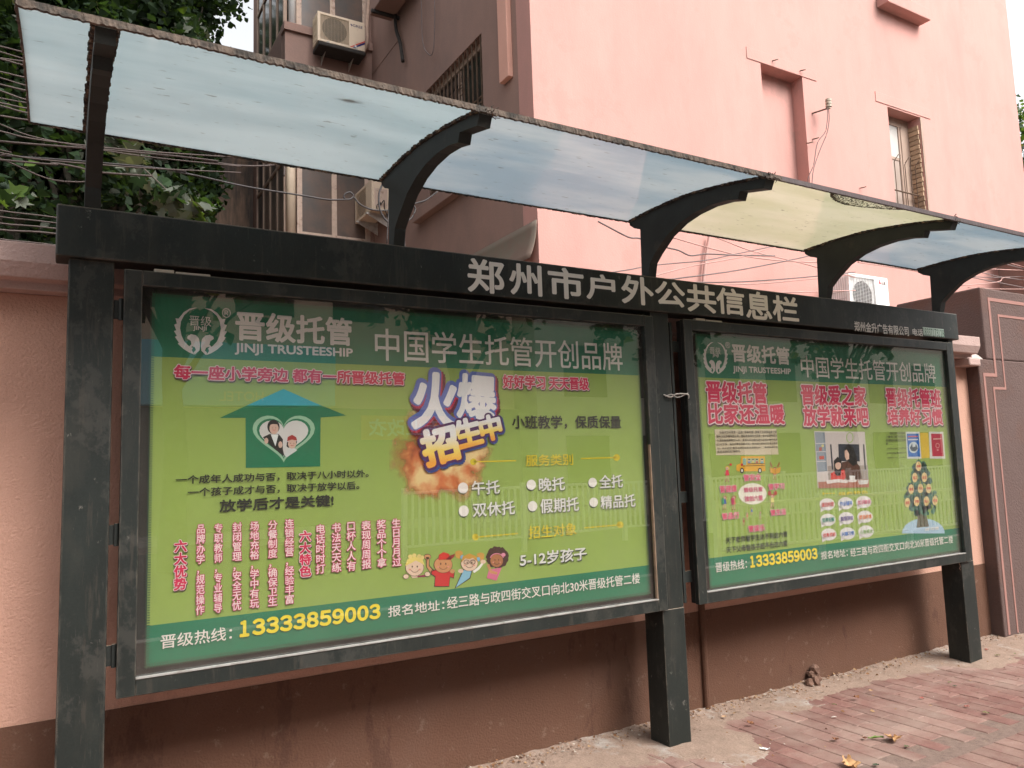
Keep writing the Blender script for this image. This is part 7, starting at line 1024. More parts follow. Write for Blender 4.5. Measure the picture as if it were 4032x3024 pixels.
(2,'tree_picture',5,(0.02,0.1,0.08),[4.8534,1.3347,4.8539,1.3208,4.829,1.3208,4.8131,1.3161,4.7975,1.3277,4.7944,1.3414,4.8164,1.3496,4.8363,1.3535,4.8549,1.3466]),
(2,'tree_picture',3,(0.02,0.1,0.08),[4.7745,1.0921,4.7656,1.0838,4.7552,1.082,4.7417,1.0828,4.7291,1.0882,4.7336,1.0987,4.7439,1.1052,4.7605,1.1066,4.7732,1.1031]),
(2,'tree_picture',4,(0.06,0.17,0.11),[4.799,1.1247,4.7914,1.1181,4.7838,1.1135,4.7708,1.1175,4.77,1.1232,4.7687,1.1312,4.7761,1.1379,4.7876,1.1367,4.7964,1.1307]),
(2,'tree_picture',5,(0.06,0.17,0.11),[4.7133,1.1359,4.7066,1.1264,4.692,1.1214,4.6831,1.1286,4.6712,1.1327,4.6774,1.142,4.6827,1.1474,4.6973,1.1538,4.7041,1.1473]),
(2,'tree_picture',3,(0.06,0.17,0.11),[4.8206,1.2994,4.8188,1.2864,4.8038,1.2836,4.7857,1.2896,4.7832,1.2937,4.7802,1.3074,4.7895,1.3173,4.8092,1.3187,4.8216,1.3082]),
(2,'tree_picture',4,(0.03,0.12,0.09),[4.849,1.1967,4.84,1.1896,4.8285,1.1882,4.8168,1.1883,4.8102,1.1935,4.8142,1.2013,4.8206,1.2074,4.8311,1.2137,4.8444,1.2035]),
(2,'tree_picture',5,(0.03,0.12,0.09),[4.8494,1.3152,4.8411,1.3088,4.8326,1.3011,4.8211,1.3053,4.816,1.3114,4.8102,1.3211,4.821,1.3274,4.8362,1.3305,4.8488,1.3219]),
(2,'tree_picture',3,(0.02,0.07,0.05),[5,1.1367,4.9986,1.1206,4.9738,1.1149,4.9562,1.1236,4.9435,1.1337,4.9446,1.1463,4.9608,1.1508,4.9833,1.1622,4.9999,1.1476]),
(2,'tree_picture',4,(0.02,0.07,0.05),[4.89,1.3421,4.8794,1.3328,4.87,1.3305,4.8574,1.3328,4.8534,1.3363,4.855,1.3498,4.8599,1.3532,4.8745,1.3579,4.8822,1.3526]),
(2,'tree_picture',5,(0.06,0.17,0.11),[4.8873,1.3728,4.8711,1.358,4.8534,1.3513,4.83,1.3509,4.8281,1.3672,4.8298,1.3836,4.8387,1.3903,4.8605,1.397,4.876,1.3851]),
(2,'tree_picture',3,(0.02,0.1,0.08),[4.958,1.2021,4.9528,1.193,4.9392,1.1856,4.9268,1.1894,4.9066,1.1982,4.9171,1.2098,4.926,1.2189,4.9446,1.2211,4.9562,1.2149]),
(2,'tree_picture',4,(0.02,0.1,0.08),[4.8248,1.1915,4.8108,1.1787,4.7873,1.174,4.7654,1.1686,4.7576,1.1887,4.756,1.2014,4.7776,1.2167,4.7949,1.217,4.8101,1.2088]),
(2,'tree_picture',5,(0.06,0.17,0.11),[4.7679,1.0728,4.7567,1.0641,4.749,1.0599,4.7361,1.0605,4.7254,1.0694,4.7322,1.0781,4.7396,1.0827,4.7532,1.0869,4.7661,1.0835]),
(2,'tree_picture',3,(0.02,0.1,0.08),[4.8153,1.1443,4.8093,1.1317,4.787,1.1294,4.7647,1.1294,4.7524,1.1389,4.7584,1.1544,4.7726,1.1611,4.7939,1.1708,4.8011,1.1543]),
(2,'tree_picture',4,(0.02,0.07,0.05),[4.8238,1.1178,4.8154,1.1116,4.8066,1.1086,4.7929,1.1085,4.7844,1.1144,4.7908,1.1244,4.8007,1.1327,4.8104,1.1273,4.8216,1.1268]),
(2,'tree_picture',5,(0.02,0.1,0.08),[4.8247,1.1336,4.8146,1.1269,4.8051,1.1204,4.7902,1.1233,4.7857,1.1299,4.791,1.14,4.7931,1.1454,4.8075,1.1443,4.8149,1.1438]),
(2,'tree_picture',3,(0.02,0.1,0.08),[5.0219,1.1061,5.0066,1.0865,4.9849,1.0775,4.9599,1.0915,4.9443,1.102,4.9414,1.1188,4.9711,1.1334,4.9922,1.1346,5.0026,1.1192]),
(2,'tree_picture',4,(0.06,0.17,0.11),[4.8762,1.3503,4.8655,1.3411,4.8475,1.327,4.8307,1.3344,4.8242,1.344,4.8221,1.3584,4.8321,1.367,4.8533,1.3729,4.873,1.3599]),
(2,'tree_picture',5,(0.06,0.17,0.11),[4.9384,1.2552,4.936,1.2457,4.9202,1.2372,4.9017,1.2442,4.8907,1.2492,4.9037,1.2622,4.9118,1.2672,4.9272,1.2787,4.9367,1.269]),
(2,'tree_picture',3,(0.03,0.12,0.09),[4.953,1.2243,4.9482,1.2161,4.9351,1.2131,4.9235,1.2128,4.9227,1.2225,4.9151,1.2307,4.9264,1.2333,4.9396,1.2381,4.9503,1.2305]),
(2,'tree_picture',4,(0.02,0.07,0.05),[4.9592,1.3169,4.9489,1.3077,4.9369,1.3013,4.9257,1.3091,4.9105,1.3129,4.9162,1.3232,4.9293,1.3278,4.941,1.3322,4.9506,1.3237]),
(2,'tree_picture',5,(0.06,0.17,0.11),[4.8772,1.3077,4.8639,1.2953,4.8443,1.293,4.8206,1.2863,4.8033,1.301,4.8108,1.3189,4.8307,1.3292,4.8496,1.3365,4.867,1.3194]),
(2,'tree_picture',3,(0.06,0.17,0.11),[4.9487,1.3065,4.9362,1.2962,4.9219,1.2919,4.9014,1.2915,4.8977,1.3032,4.9001,1.3151,4.905,1.3279,4.928,1.3272,4.9459,1.3178]),
(2,'tree_picture',4,(0.03,0.12,0.09),[4.91,1.3175,4.9057,1.3054,4.896,1.3065,4.8822,1.301,4.8751,1.3137,4.8687,1.3239,4.8845,1.3285,4.8987,1.3295,4.9155,1.3255]),
(2,'tree_picture',5,(0.02,0.07,0.05),[4.9542,1.0727,4.9367,1.0602,4.9276,1.0624,4.9093,1.0628,4.9039,1.071,4.9002,1.0818,4.9129,1.0878,4.9295,1.0861,4.9449,1.0826]),
(2,'tree_picture',3,(0.02,0.1,0.08),[4.8857,1.3209,4.8796,1.3103,4.8679,1.3018,4.8525,1.312,4.8449,1.318,4.8441,1.3291,4.8563,1.3372,4.8711,1.3348,4.8857,1.3333]),
(2,'tree_picture',4,(0.02,0.07,0.05),[4.8465,1.249,4.8353,1.2328,4.8176,1.235,4.7951,1.2308,4.7927,1.2427,4.7853,1.2608,4.7998,1.2744,4.8246,1.2712,4.8428,1.2664]),
(2,'tree_picture',5,(0.06,0.17,0.11),[4.8716,1.3609,4.8714,1.3429,4.845,1.3359,4.821,1.338,4.8175,1.3534,4.8062,1.3722,4.8296,1.3809,4.8551,1.3915,4.8753,1.3759]),
(2,'tree_picture',3,(0.02,0.07,0.05),[4.7666,1.2118,4.7656,1.1997,4.7482,1.1903,4.7277,1.1991,4.7142,1.2083,4.7254,1.221,4.7319,1.2296,4.7551,1.2347,4.7661,1.2248]),
(2,'tree_picture',4,(0.02,0.1,0.08),[4.9235,1.2432,4.9142,1.2382,4.9067,1.2328,4.8942,1.2362,4.8858,1.24,4.8955,1.2485,4.8979,1.252,4.9108,1.2575,4.9209,1.2527]),
(2,'tree_picture',5,(0.02,0.07,0.05),[4.8798,1.1092,4.8717,1.101,4.8613,1.0975,4.841,1.0987,4.8345,1.1064,4.836,1.1181,4.8506,1.1267,4.8661,1.1237,4.8757,1.1188]),
(2,'tree_picture',3,(0.02,0.1,0.08),[4.8165,1.2168,4.8214,1.2019,4.7952,1.1917,4.7775,1.1951,4.7678,1.2108,4.7746,1.2278,4.7834,1.238,4.8036,1.2379,4.8188,1.2294]),
(2,'tree_picture',4,(0.02,0.1,0.08),[4.8408,1.3496,4.833,1.332,4.8069,1.3308,4.7917,1.3282,4.7724,1.3431,4.7748,1.3578,4.7949,1.3728,4.812,1.3657,4.8334,1.364]),
(2,'tree_picture',5,(0.06,0.17,0.11),[5.0296,1.1681,5.0215,1.1575,5.0016,1.1572,4.9817,1.1591,4.9739,1.1643,4.9816,1.1756,4.99,1.1803,5.0056,1.185,5.0226,1.181]),
(2,'tree_picture',3,(0.06,0.17,0.11),[4.8716,1.3757,4.8629,1.3656,4.8426,1.3562,4.8256,1.3583,4.8108,1.3699,4.8237,1.3832,4.8322,1.3959,4.8473,1.39,4.86,1.3887]),
(2,'tree_picture',4,(0.06,0.17,0.11),[4.9285,1.3711,4.9205,1.3586,4.9012,1.3474,4.8829,1.3588,4.8717,1.3655,4.8689,1.3816,4.8854,1.3847,4.9078,1.3871,4.9272,1.3806]),
(2,'tree_picture',5,(0.02,0.07,0.05),[4.9325,1.1657,4.9166,1.1508,4.8948,1.1511,4.8746,1.1456,4.8608,1.1612,4.8547,1.1768,4.8761,1.1927,4.9013,1.1866,4.9209,1.1811]),
(2,'tree_picture',3,(0.03,0.12,0.09),[4.8474,1.3539,4.8368,1.3445,4.8254,1.3403,4.8143,1.3439,4.7997,1.3493,4.8108,1.3586,4.8139,1.3666,4.8301,1.3692,4.842,1.3654]),
(2,'tree_picture',4,(0.03,0.12,0.09),[4.9217,1.3613,4.9129,1.3504,4.8993,1.3456,4.8874,1.3468,4.8805,1.3576,4.8838,1.3672,4.8872,1.3769,4.9037,1.3791,4.9165,1.3724]),
(2,'tree_picture',5,(0.06,0.17,0.11),[4.7935,1.1698,4.7911,1.1609,4.78,1.158,4.7713,1.1636,4.7667,1.1681,4.7679,1.1739,4.7702,1.1803,4.7845,1.1813,4.7932,1.1763]),
(2,'tree_picture',3,(0.02,0.1,0.08),[4.9767,1.3059,4.9674,1.291,4.9414,1.285,4.9209,1.2838,4.9007,1.299,4.9182,1.3154,4.9243,1.3226,4.9495,1.3315,4.9588,1.3186]),
(2,'tree_picture',4,(0.06,0.17,0.11),[4.8049,1.04,4.7908,1.0303,4.7736,1.0213,4.7591,1.0274,4.7467,1.0377,4.7506,1.0495,4.7558,1.0608,4.7817,1.0634,4.8054,1.0569]),
(2,'tree_picture',5,(0.02,0.1,0.08),[4.8881,1.3057,4.8733,1.295,4.8638,1.2892,4.8495,1.2887,4.841,1.3013,4.8429,1.3142,4.8504,1.3175,4.8683,1.3258,4.8866,1.3194]),
(2,'tree_picture',3,(0.02,0.1,0.08),[4.8964,1.1921,4.8841,1.1805,4.8718,1.1732,4.8583,1.1792,4.8434,1.1899,4.842,1.2012,4.8645,1.2128,4.8761,1.2063,4.8911,1.2023]),
(2,'tree_picture',4,(0.06,0.17,0.11),[4.8888,1.1642,4.8851,1.1554,4.873,1.1542,4.8647,1.1537,4.8575,1.1609,4.8623,1.17,4.8672,1.1733,4.8763,1.1734,4.8826,1.1725]),
(2,'tree_picture',5,(0.06,0.17,0.11),[4.8053,1.04,4.8055,1.0279,4.7883,1.0235,4.7746,1.0237,4.763,1.0376,4.7646,1.0496,4.7734,1.0576,4.793,1.0611,4.8101,1.0519]),
(2,'tree_picture',7,(0.68,0.5,0.22),[4.8754,1.353,4.8723,1.3429,4.8665,1.334,4.8585,1.3271,4.8492,1.3227,4.8393,1.3214,4.8299,1.3233,4.8219,1.3282,4.8161,1.3356,4.8131,1.3447,4.813,1.3548,4.816,1.3647,4.8217,1.3736,4.8297,1.3806,4.839,1.385,4.8489,1.3863,4.8583,1.3845,4.8663,1.3796,4.8722,1.3723,4.8753,1.3631]),
(2,'tree_picture',7,(0.68,0.5,0.22),[4.8227,1.2779,4.8198,1.268,4.814,1.2592,4.8061,1.2524,4.7969,1.2481,4.7871,1.2469,4.7779,1.2489,4.77,1.2538,4.7642,1.2611,4.7612,1.2702,4.7611,1.2802,4.764,1.29,4.7697,1.2988,4.7775,1.3057,4.7868,1.31,4.7965,1.3113,4.8059,1.3094,4.8138,1.3045,4.8196,1.2971,4.8227,1.288]),
(2,'tree_picture',7,(0.68,0.5,0.22),[4.9312,1.2763,4.9281,1.2663,4.9222,1.2574,4.9142,1.2505,4.9047,1.2462,4.8947,1.245,4.8853,1.247,4.8772,1.2519,4.8714,1.2594,4.8683,1.2686,4.8682,1.2786,4.8713,1.2886,4.877,1.2975,4.8851,1.3044,4.8945,1.3087,4.9045,1.31,4.914,1.3081,4.9221,1.3032,4.928,1.2957,4.9311,1.2865]),
(2,'tree_picture',7,(0.68,0.5,0.22),[4.7691,1.2026,4.7661,1.1928,4.7605,1.1841,4.7527,1.1774,4.7435,1.1732,4.7339,1.1721,4.7248,1.1741,4.7169,1.179,4.7113,1.1864,4.7082,1.1954,4.7082,1.2053,4.7111,1.215,4.7166,1.2237,4.7244,1.2305,4.7335,1.2347,4.7431,1.2358,4.7524,1.2339,4.7602,1.229,4.766,1.2216,4.769,1.2125]),
(2,'tree_picture',7,(0.68,0.5,0.22),[4.875,1.2026,4.872,1.1927,4.8662,1.1839,4.8582,1.1771,4.8489,1.1729,4.839,1.1718,4.8297,1.1738,4.8217,1.1788,4.8159,1.1862,4.8129,1.1953,4.8128,1.2053,4.8158,1.2152,4.8215,1.2239,4.8294,1.2308,4.8387,1.235,4.8486,1.2362,4.858,1.2342,4.866,1.2293,4.8718,1.2218,4.8749,1.2127]),
(2,'tree_picture',7,(0.68,0.5,0.22),[4.9688,1.1986,4.9657,1.1886,4.9598,1.1797,4.9517,1.1728,4.9422,1.1686,4.9322,1.1675,4.9227,1.1695,4.9146,1.1745,4.9087,1.182,4.9056,1.1912,4.9055,1.2013,4.9086,1.2112,4.9144,1.2201,4.9225,1.227,4.932,1.2312,4.942,1.2324,4.9516,1.2304,4.9597,1.2255,4.9657,1.218,4.9688,1.2087]),
(2,'tree_picture',7,(0.68,0.5,0.22),[4.7152,1.1165,4.7123,1.1068,4.7067,1.0982,4.699,1.0916,4.69,1.0876,4.6805,1.0866,4.6714,1.0886,4.6637,1.0935,4.6581,1.1009,4.6551,1.1098,4.655,1.1196,4.6579,1.1293,4.6634,1.1378,4.671,1.1445,4.68,1.1486,4.6895,1.1496,4.6986,1.1476,4.7064,1.1427,4.7121,1.1354,4.7151,1.1263]),
(2,'tree_picture',7,(0.68,0.5,0.22),[4.8195,1.1188,4.8165,1.1091,4.8108,1.1004,4.803,1.0937,4.7937,1.0896,4.784,1.0886,4.7748,1.0907,4.7669,1.0957,4.7612,1.103,4.7581,1.1121,4.7581,1.122,4.761,1.1318,4.7666,1.1404,4.7744,1.1471,4.7837,1.1512,4.7934,1.1523,4.8027,1.1503,4.8106,1.1454,4.8164,1.1379,4.8194,1.1288]),
(2,'tree_picture',7,(0.68,0.5,0.22),[4.9306,1.1154,4.9276,1.1055,4.9217,1.0968,4.9137,1.09,4.9042,1.0859,4.8943,1.0849,4.8849,1.087,4.8769,1.092,4.871,1.0995,4.868,1.1087,4.8679,1.1187,4.8709,1.1285,4.8767,1.1373,4.8847,1.144,4.8941,1.1482,4.904,1.1493,4.9135,1.1472,4.9216,1.1422,4.9275,1.1347,4.9306,1.1255]),
(2,'tree_picture',7,(0.68,0.5,0.22),[5.0307,1.1141,5.0276,1.1041,5.0216,1.0952,5.0134,1.0884,5.0038,1.0843,4.9937,1.0832,4.9841,1.0853,4.9759,1.0904,4.97,1.098,4.9668,1.1072,4.9668,1.1173,4.9699,1.1273,4.9758,1.1361,4.984,1.1429,4.9936,1.1471,5.0037,1.1482,5.0133,1.1462,5.0216,1.1411,5.0276,1.1335,5.0307,1.1242])]
CABLES=[('r',[(5.755,3.3,3.966),(6.74,3.3,3.88),(7.584,3.3,3.892),(8.518,3.3,3.966)]),('r',[(4.069,3.3,3.304),(5.011,3.3,3.504),(5.47,3.3,3.614),(6.207,3.3,3.744),(6.671,3.3,3.863),(7.352,3.3,4.041),(8.234,3.3,4.273)]),('r',[(5.229,3.3,3.431),(5.473,3.3,3.496),(6.076,3.3,3.673),(6.874,3.3,3.865),(7.41,3.3,4.048),(8.078,3.3,4.275)]),('r',[(5.341,3.3,3.415),(5.695,3.3,3.476),(6.586,3.3,3.648),(7.287,3.3,3.809),(7.909,3.3,3.964),(8.706,3.3,4.178)]),('r',[(6.109,3.3,4.106),(6.579,3.3,4.029),(7.088,3.3,3.949),(7.902,3.3,3.9),(8.996,3.3,3.812)]),('r',[(5.573,3.3,3.423),(6.085,3.3,3.475),(6.846,3.3,3.555),(7.881,3.3,3.704),(9.005,3.3,3.89)]),('r',[(5.811,3.3,3.412),(6.376,3.3,3.473),(7.121,3.3,3.556),(7.878,3.3,3.673),(9.001,3.3,3.857)]),('r',[(4.716,3.3,4.014),(5.036,3.3,3.913),(5.157,3.3,3.888),(5.293,3.3,3.895),(5.65,3.3,3.841),(5.841,3.3,3.826),(6.022,3.3,3.785),(6.277,3.3,3.833),(6.739,3.3,3.87),(7.443,3.3,3.939)]),('r',[(6.175,3.3,3.351),(7.195,3.3,3.448),(7.861,3.3,3.515),(8.973,3.3,3.633)]),('conduit',[(6.789,3.74,4.237),(6.768,3.74,4.152),(6.693,3.74,3.896),(6.637,3.74,3.625),(6.622,3.74,3.522)]),('r',[(9.077,3.3,4.033),(9.375,3.3,4.036),(10.403,3.3,4.043),(11.168,3.3,3.994)]),('r',[(11.359,3.3,4.065),(11.825,3.3,4.099),(12.716,3.3,4.174),(13.799,3.3,4.308)]),('r',[(11.943,3.3,4.236),(12.335,3.3,4.27),(13.4,3.3,4.356),(14.275,3.3,4.432)]),('r',[(11.543,3.3,4.083),(11.823,3.3,4.088),(13.343,3.3,4.063),(14.423,3.3,4.039)]),('r',[(11.7,3.3,3.916),(12.517,3.3,3.967),(13.338,3.3,4.039),(14.211,3.3,4.128)]),('r',[(11.84,3.3,4.187),(12.127,3.3,4.194),(12.716,3.3,4.174),(13.369,3.3,4.197),(14.239,3.3,4.262)]),('r',[(12.567,3.3,4.462),(13.411,3.3,4.415),(14.265,3.3,4.384)]),('r',[(12.559,3.3,4.416),(13.405,3.3,4.38),(14.257,3.3,4.347)]),('r',[(11.518,3.3,3.931),(12.538,3.3,4.079),(12.714,3.3,4.163),(12.924,3.3,4.195)]),('l',[(-0.92,2.2,4.078),(-0.562,2.2,4.061),(-0.343,2.2,4.063),(0.192,2.2,4.161),(0.83,2.2,4.229)]),('l',[(-0.92,2.2,4.063),(-0.561,2.2,4.026),(-0.342,2.2,4.018),(0.193,2.2,4.107),(0.831,2.2,4.17)]),('l',[(-0.916,2.2,3.951),(-0.56,2.2,3.985),(-0.342,2.2,4.012),(0.192,2.2,4.126),(0.83,2.2,4.194)]),('l',[(-0.918,2.2,4.015),(-0.56,2.2,3.982),(-0.341,2.2,3.977),(0.193,2.2,4.065),(0.831,2.2,4.126)]),('l',[(-0.914,2.2,3.918),(-0.557,2.2,3.901),(-0.339,2.2,3.902),(0.194,2.2,3.992),(0.831,2.2,4.049)]),('l',[(-0.914,2.2,3.912),(-0.556,2.2,3.863),(-0.337,2.2,3.849),(0.196,2.2,3.926),(0.831,2.2,3.976)]),('l',[(-0.912,2.2,3.849),(-0.555,2.2,3.822),(-0.336,2.2,3.819),(0.196,2.2,3.902),(0.831,2.2,3.953)]),('l',[(-0.912,2.2,3.859),(-0.553,2.2,3.782),(-0.335,2.2,3.754),(0.197,2.2,3.817),(0.832,2.2,3.859)]),('l',[(-0.908,2.2,3.736),(-0.552,2.2,3.736),(-0.334,2.2,3.745),(0.197,2.2,3.834),(0.832,2.2,3.882)]),('l',[(-0.907,2.2,3.726),(-0.551,2.2,3.707),(-0.333,2.2,3.707),(0.198,2.2,3.787),(0.832,2.2,3.831)]),('l',[(-0.908,2.2,3.746),(-0.551,2.2,3.69),(-0.332,2.2,3.672),(0.199,2.2,3.705),(0.832,2.2,3.779)]),('l',[(-0.903,2.2,3.625),(-0.549,2.2,3.627),(-0.332,2.2,3.636),(0.199,2.2,3.703),(0.832,2.2,3.801)]),('l',[(-0.906,2.2,3.695),(-0.547,2.2,3.575),(-0.329,2.2,3.525),(0.202,2.2,3.515),(0.833,2.2,3.552)]),('l',[(-0.902,2.2,3.582),(-0.546,2.2,3.532),(-0.328,2.2,3.516),(0.202,2.2,3.547),(0.833,2.2,3.615)]),('l',[(-0.896,2.2,3.423),(-0.542,2.2,3.398),(-0.325,2.2,3.394),(0.203,2.2,3.435),(0.833,2.2,3.508)]),('l2',[(-0.882,2.2,3.071),(-0.531,2.2,3.045),(-0.243,2.2,3.042),(0.485,2.2,3.017),(1.409,2.2,3.03)]),('l2',[(-0.881,2.2,3.036),(-0.53,2.2,3.008),(-0.243,2.2,3.008),(0.485,2.2,2.98),(1.409,2.2,2.989)]),('l2',[(-0.88,2.2,2.998),(-0.528,2.2,2.969),(-0.242,2.2,2.973),(0.485,2.2,2.942),(1.409,2.2,2.949)]),('l2',[(-0.878,2.2,2.96),(-0.527,2.2,2.93),(-0.241,2.2,2.941),(0.486,2.2,2.908),(1.408,2.2,2.911)]),('l2',[(-0.876,2.2,2.907),(-0.525,2.2,2.874),(-0.239,2.2,2.869),(0.487,2.2,2.831),(1.408,2.2,2.827)]),('g',[(-0.554,2.4,3.427),(-0.285,2.4,3.454),(-0.131,2.4,3.45),(-0.026,2.4,3.437),(0.303,2.4,3.466)]),('g',[(-0.788,2.4,3.487),(-0.554,2.4,3.436),(-0.307,2.4,3.35),(-0.129,2.4,3.354),(-0.051,2.4,3.382)]),('g',[(0.443,2.4,3.63),(0.62,2.4,3.632),(0.803,2.4,3.631),(0.929,2.4,3.644),(1.058,2.4,3.669),(1.136,2.4,3.693),(1.176,2.4,3.686),(1.176,2.4,3.609)]),('loop',[(0.218,2.4,3.52),(0.445,2.4,3.52),(0.621,2.4,3.511),(0.917,2.4,3.488),(1.31,2.4,3.484),(1.496,2.4,3.481),(1.602,2.4,3.496),(1.674,2.4,3.512),(1.7,2.4,3.543),(1.675,2.4,3.565),(1.642,2.4,3.552),(1.624,2.4,3.524),(1.642,2.4,3.504),(1.674,2.4,3.51),(1.704,2.4,3.529),(1.747,2.4,3.485),(1.82,2.4,3.458),(1.895,2.4,3.454),(1.993,2.4,3.469)]),('loop2',[(1.866,2.2,3.603),(1.832,2.2,3.512),(1.834,2.2,3.406),(1.862,2.2,3.339),(1.898,2.2,3.301)]),('loop3',[(1.918,2.2,3.612),(1.907,2.2,3.416),(1.888,2.2,3.136)]),('br',[(1.848,1.2,3.202),(1.758,1.2,3.128),(1.682,1.2,3.093),(1.689,1.2,3.059),(1.668,1.2,3.009),(1.627,1.2,2.962),(1.613,1.2,2.879),(1.612,1.2,2.809)])]
# ---------------- notice board ----------------
NB = thing('notice_board', 'long dark green steel notice board with two glazed cases under a curved glass canopy', 'notice board')
DZT, DZB = 2.2195, .685; CASES = [(0, 2.5288), (2.7448, 5.2960)]
MB().box(-.2207, 5.3983, -.0026, .1278, 2.2455, 2.4356).build('beam', steel, NB, bevel=.006)
MB().box(-.1791, -.0314, .02, .166, -.05, 2.2455).build('post', steel, NB, bevel=.005)
m = MB(); m.prism([(2.5077, .02), (2.655, .02), (2.655, .166), (2.5077, .166)], 'z', -.05, .683); m.prism([(2.5295, .021), (2.6545, .021), (2.6545, .166), (2.508, .166), (2.508, .067), (2.5295, .067)], 'z', .683, 2.2455); m.build('post', steel, NB, bevel=.003)
m = MB(); m.prism([(5.2049, .02), (5.353, .02), (5.353, .166), (5.2049, .166)], 'z', -.06, .683); m.prism([(5.2968, .021), (5.3525, .021), (5.3525, .166), (5.206, .166), (5.206, .067), (5.2968, .067)], 'z', .683, 2.2455); m.build('post', steel, NB, bevel=.003)
for k, (x0, x1) in enumerate(CASES):
    m = MB(); m.box(x0, x0 + .0614, 0, .03, DZB, DZT); m.box(x1 - .0614, x1, 0, .03, DZB, DZT)
    m.box(x0 + .0614, x1 - .0614, .0008, .03, DZT - .0578, DZT); m.box(x0 + .0614, x1 - .0614, .0008, .03, DZB, DZB + .0578)
    fr = m.build('door_frame', steel, NB, bevel=.0035)
    m = MB(); xb = x1 - (.05 if k == 0 else .095)
    m.box(x0 + .004, x0 + .012, .0305, .064, DZB + .004, DZT - .004); m.box(x1 - .012, x1 - .004, .0305, .064, DZB + .004, DZT - .004)
    m.box(x0 + .012, x1 - .012, .0305, .064, DZT - .012, DZT - .004); m.box(x0 + .012, x1 - .012, .0305, .064, DZB + .004, DZB + .012); m.box(x0 + .012, x1 - .012, .056, .064, DZB + .012, DZT - .012)
    m.build('case_body', blackm, NB)
    MB().box(x0 + .058, x1 - .058, .019, .022, DZB + .055, DZT - .055).build('glass_pane', pane_glass, NB, bevel=-1)
    m = MB(); m.box(x0 + .0614, x1 - .0614, -.003, .016, DZB + .0578, DZB + .0628)
    m.build('sill_trim', trim, fr)
    if k == 0: MB().box(x1 - .0664, x1 - .0616, .001, .017, DZB + .063, DZB + .85).build('edge_trim', mat('rusty_trim', (.24, .16, .11), .8, .3, 20), fr)
    m = MB(); m.box(x0 + .10, x0 + .17, .006, .03, DZT, DZT + .012); m.box(x0 + .175, x0 + .30, .006, .03, DZT, DZT + .008)
    m.build('packing_strip', mat('bleached_strip', (.42, .37, .30), .8, .15, 20), fr, bevel=.002)
for z in (.83, 1.25, 2.07):
    m = MB(); m.box(-.031, .0, .028, .036, z - .035, z + .035); m.tube([(-.008, .024, z - .04), (-.008, .024, z + .04)], .008, 8, smooth=False); m.build('hinge', steel_dark, NB)
    m = MB(); m.box(2.656, 2.7448, .045, .052, z - .03, z + .03); m.build('hinge', steel_dark, NB)
MB().box(2.668, 2.684, .03, .07, .70, 2.2).build('hinge_bar', steel_dark, NB)
# canopy brackets: deep curved plates with a stepped nose
prof_top = [(.137, 2.776), (.035, 2.779), (-.07, 2.782), (-.17, 2.782), (-.29, 2.778), (-.395, 2.769), (-.535, 2.75), (-.63, 2.735), (-.71, 2.720), (-.815, 2.698)]
prof_in = [(-.825, 2.690), (-.806, 2.652), (-.668, 2.684), (-.652, 2.650), (-.58, 2.668), (-.475, 2.679), (-.36, 2.674), (-.26, 2.655), (-.16, 2.617), (-.06, 2.546), (-.016, 2.506), (.002, 2.436)]
prof_back = [(.058, 2.436), (.050, 2.708), (.10, 2.728), (.137, 2.756)]
BX = [-.134, 1.06, 2.515, 3.966, 5.195]; BW = .052
for x in BX:
    m = MB(); m.prism(prof_top + prof_in + prof_back, 'x', x, x + BW); m.build('canopy_bracket', steel_dark, NB)
    m = MB(); n = 110; vs = []; fs = []
    for i in range(n):
        t = i / (n - 1) * (len(prof_top) - 1); k = min(int(t), len(prof_top) - 2); f = t - k
        y = prof_top[k][0] * (1 - f) + prof_top[k + 1][0] * f; z = prof_top[k][1] * (1 - f) + prof_top[k + 1][1] * f
        j1, j2, j3 = random.uniform(-.005, .005), random.uniform(-.005, .005), random.uniform(-.004, .002)
        vs += [(x - .010 + j1, y, z + j3 - .002), (x + BW + .008 + j2, y, z + j3 - .002), (x + BW + .008 + j2, y, z + .0075), (x - .010 + j1, y, z + .0075)]
    for i in range(n - 1):
        for q in range(4): a = i * 4 + q; b = i * 4 + (q + 1) % 4; fs.append((a, b, b + 4, a + 4))
    fs += [(0, 1, 2, 3), ((n - 1) * 4 + 3, (n - 1) * 4 + 2, (n - 1) * 4 + 1, (n - 1) * 4)]
    m.add(vs, fs); m.build('sealant_strip', dirt_seal, NB)
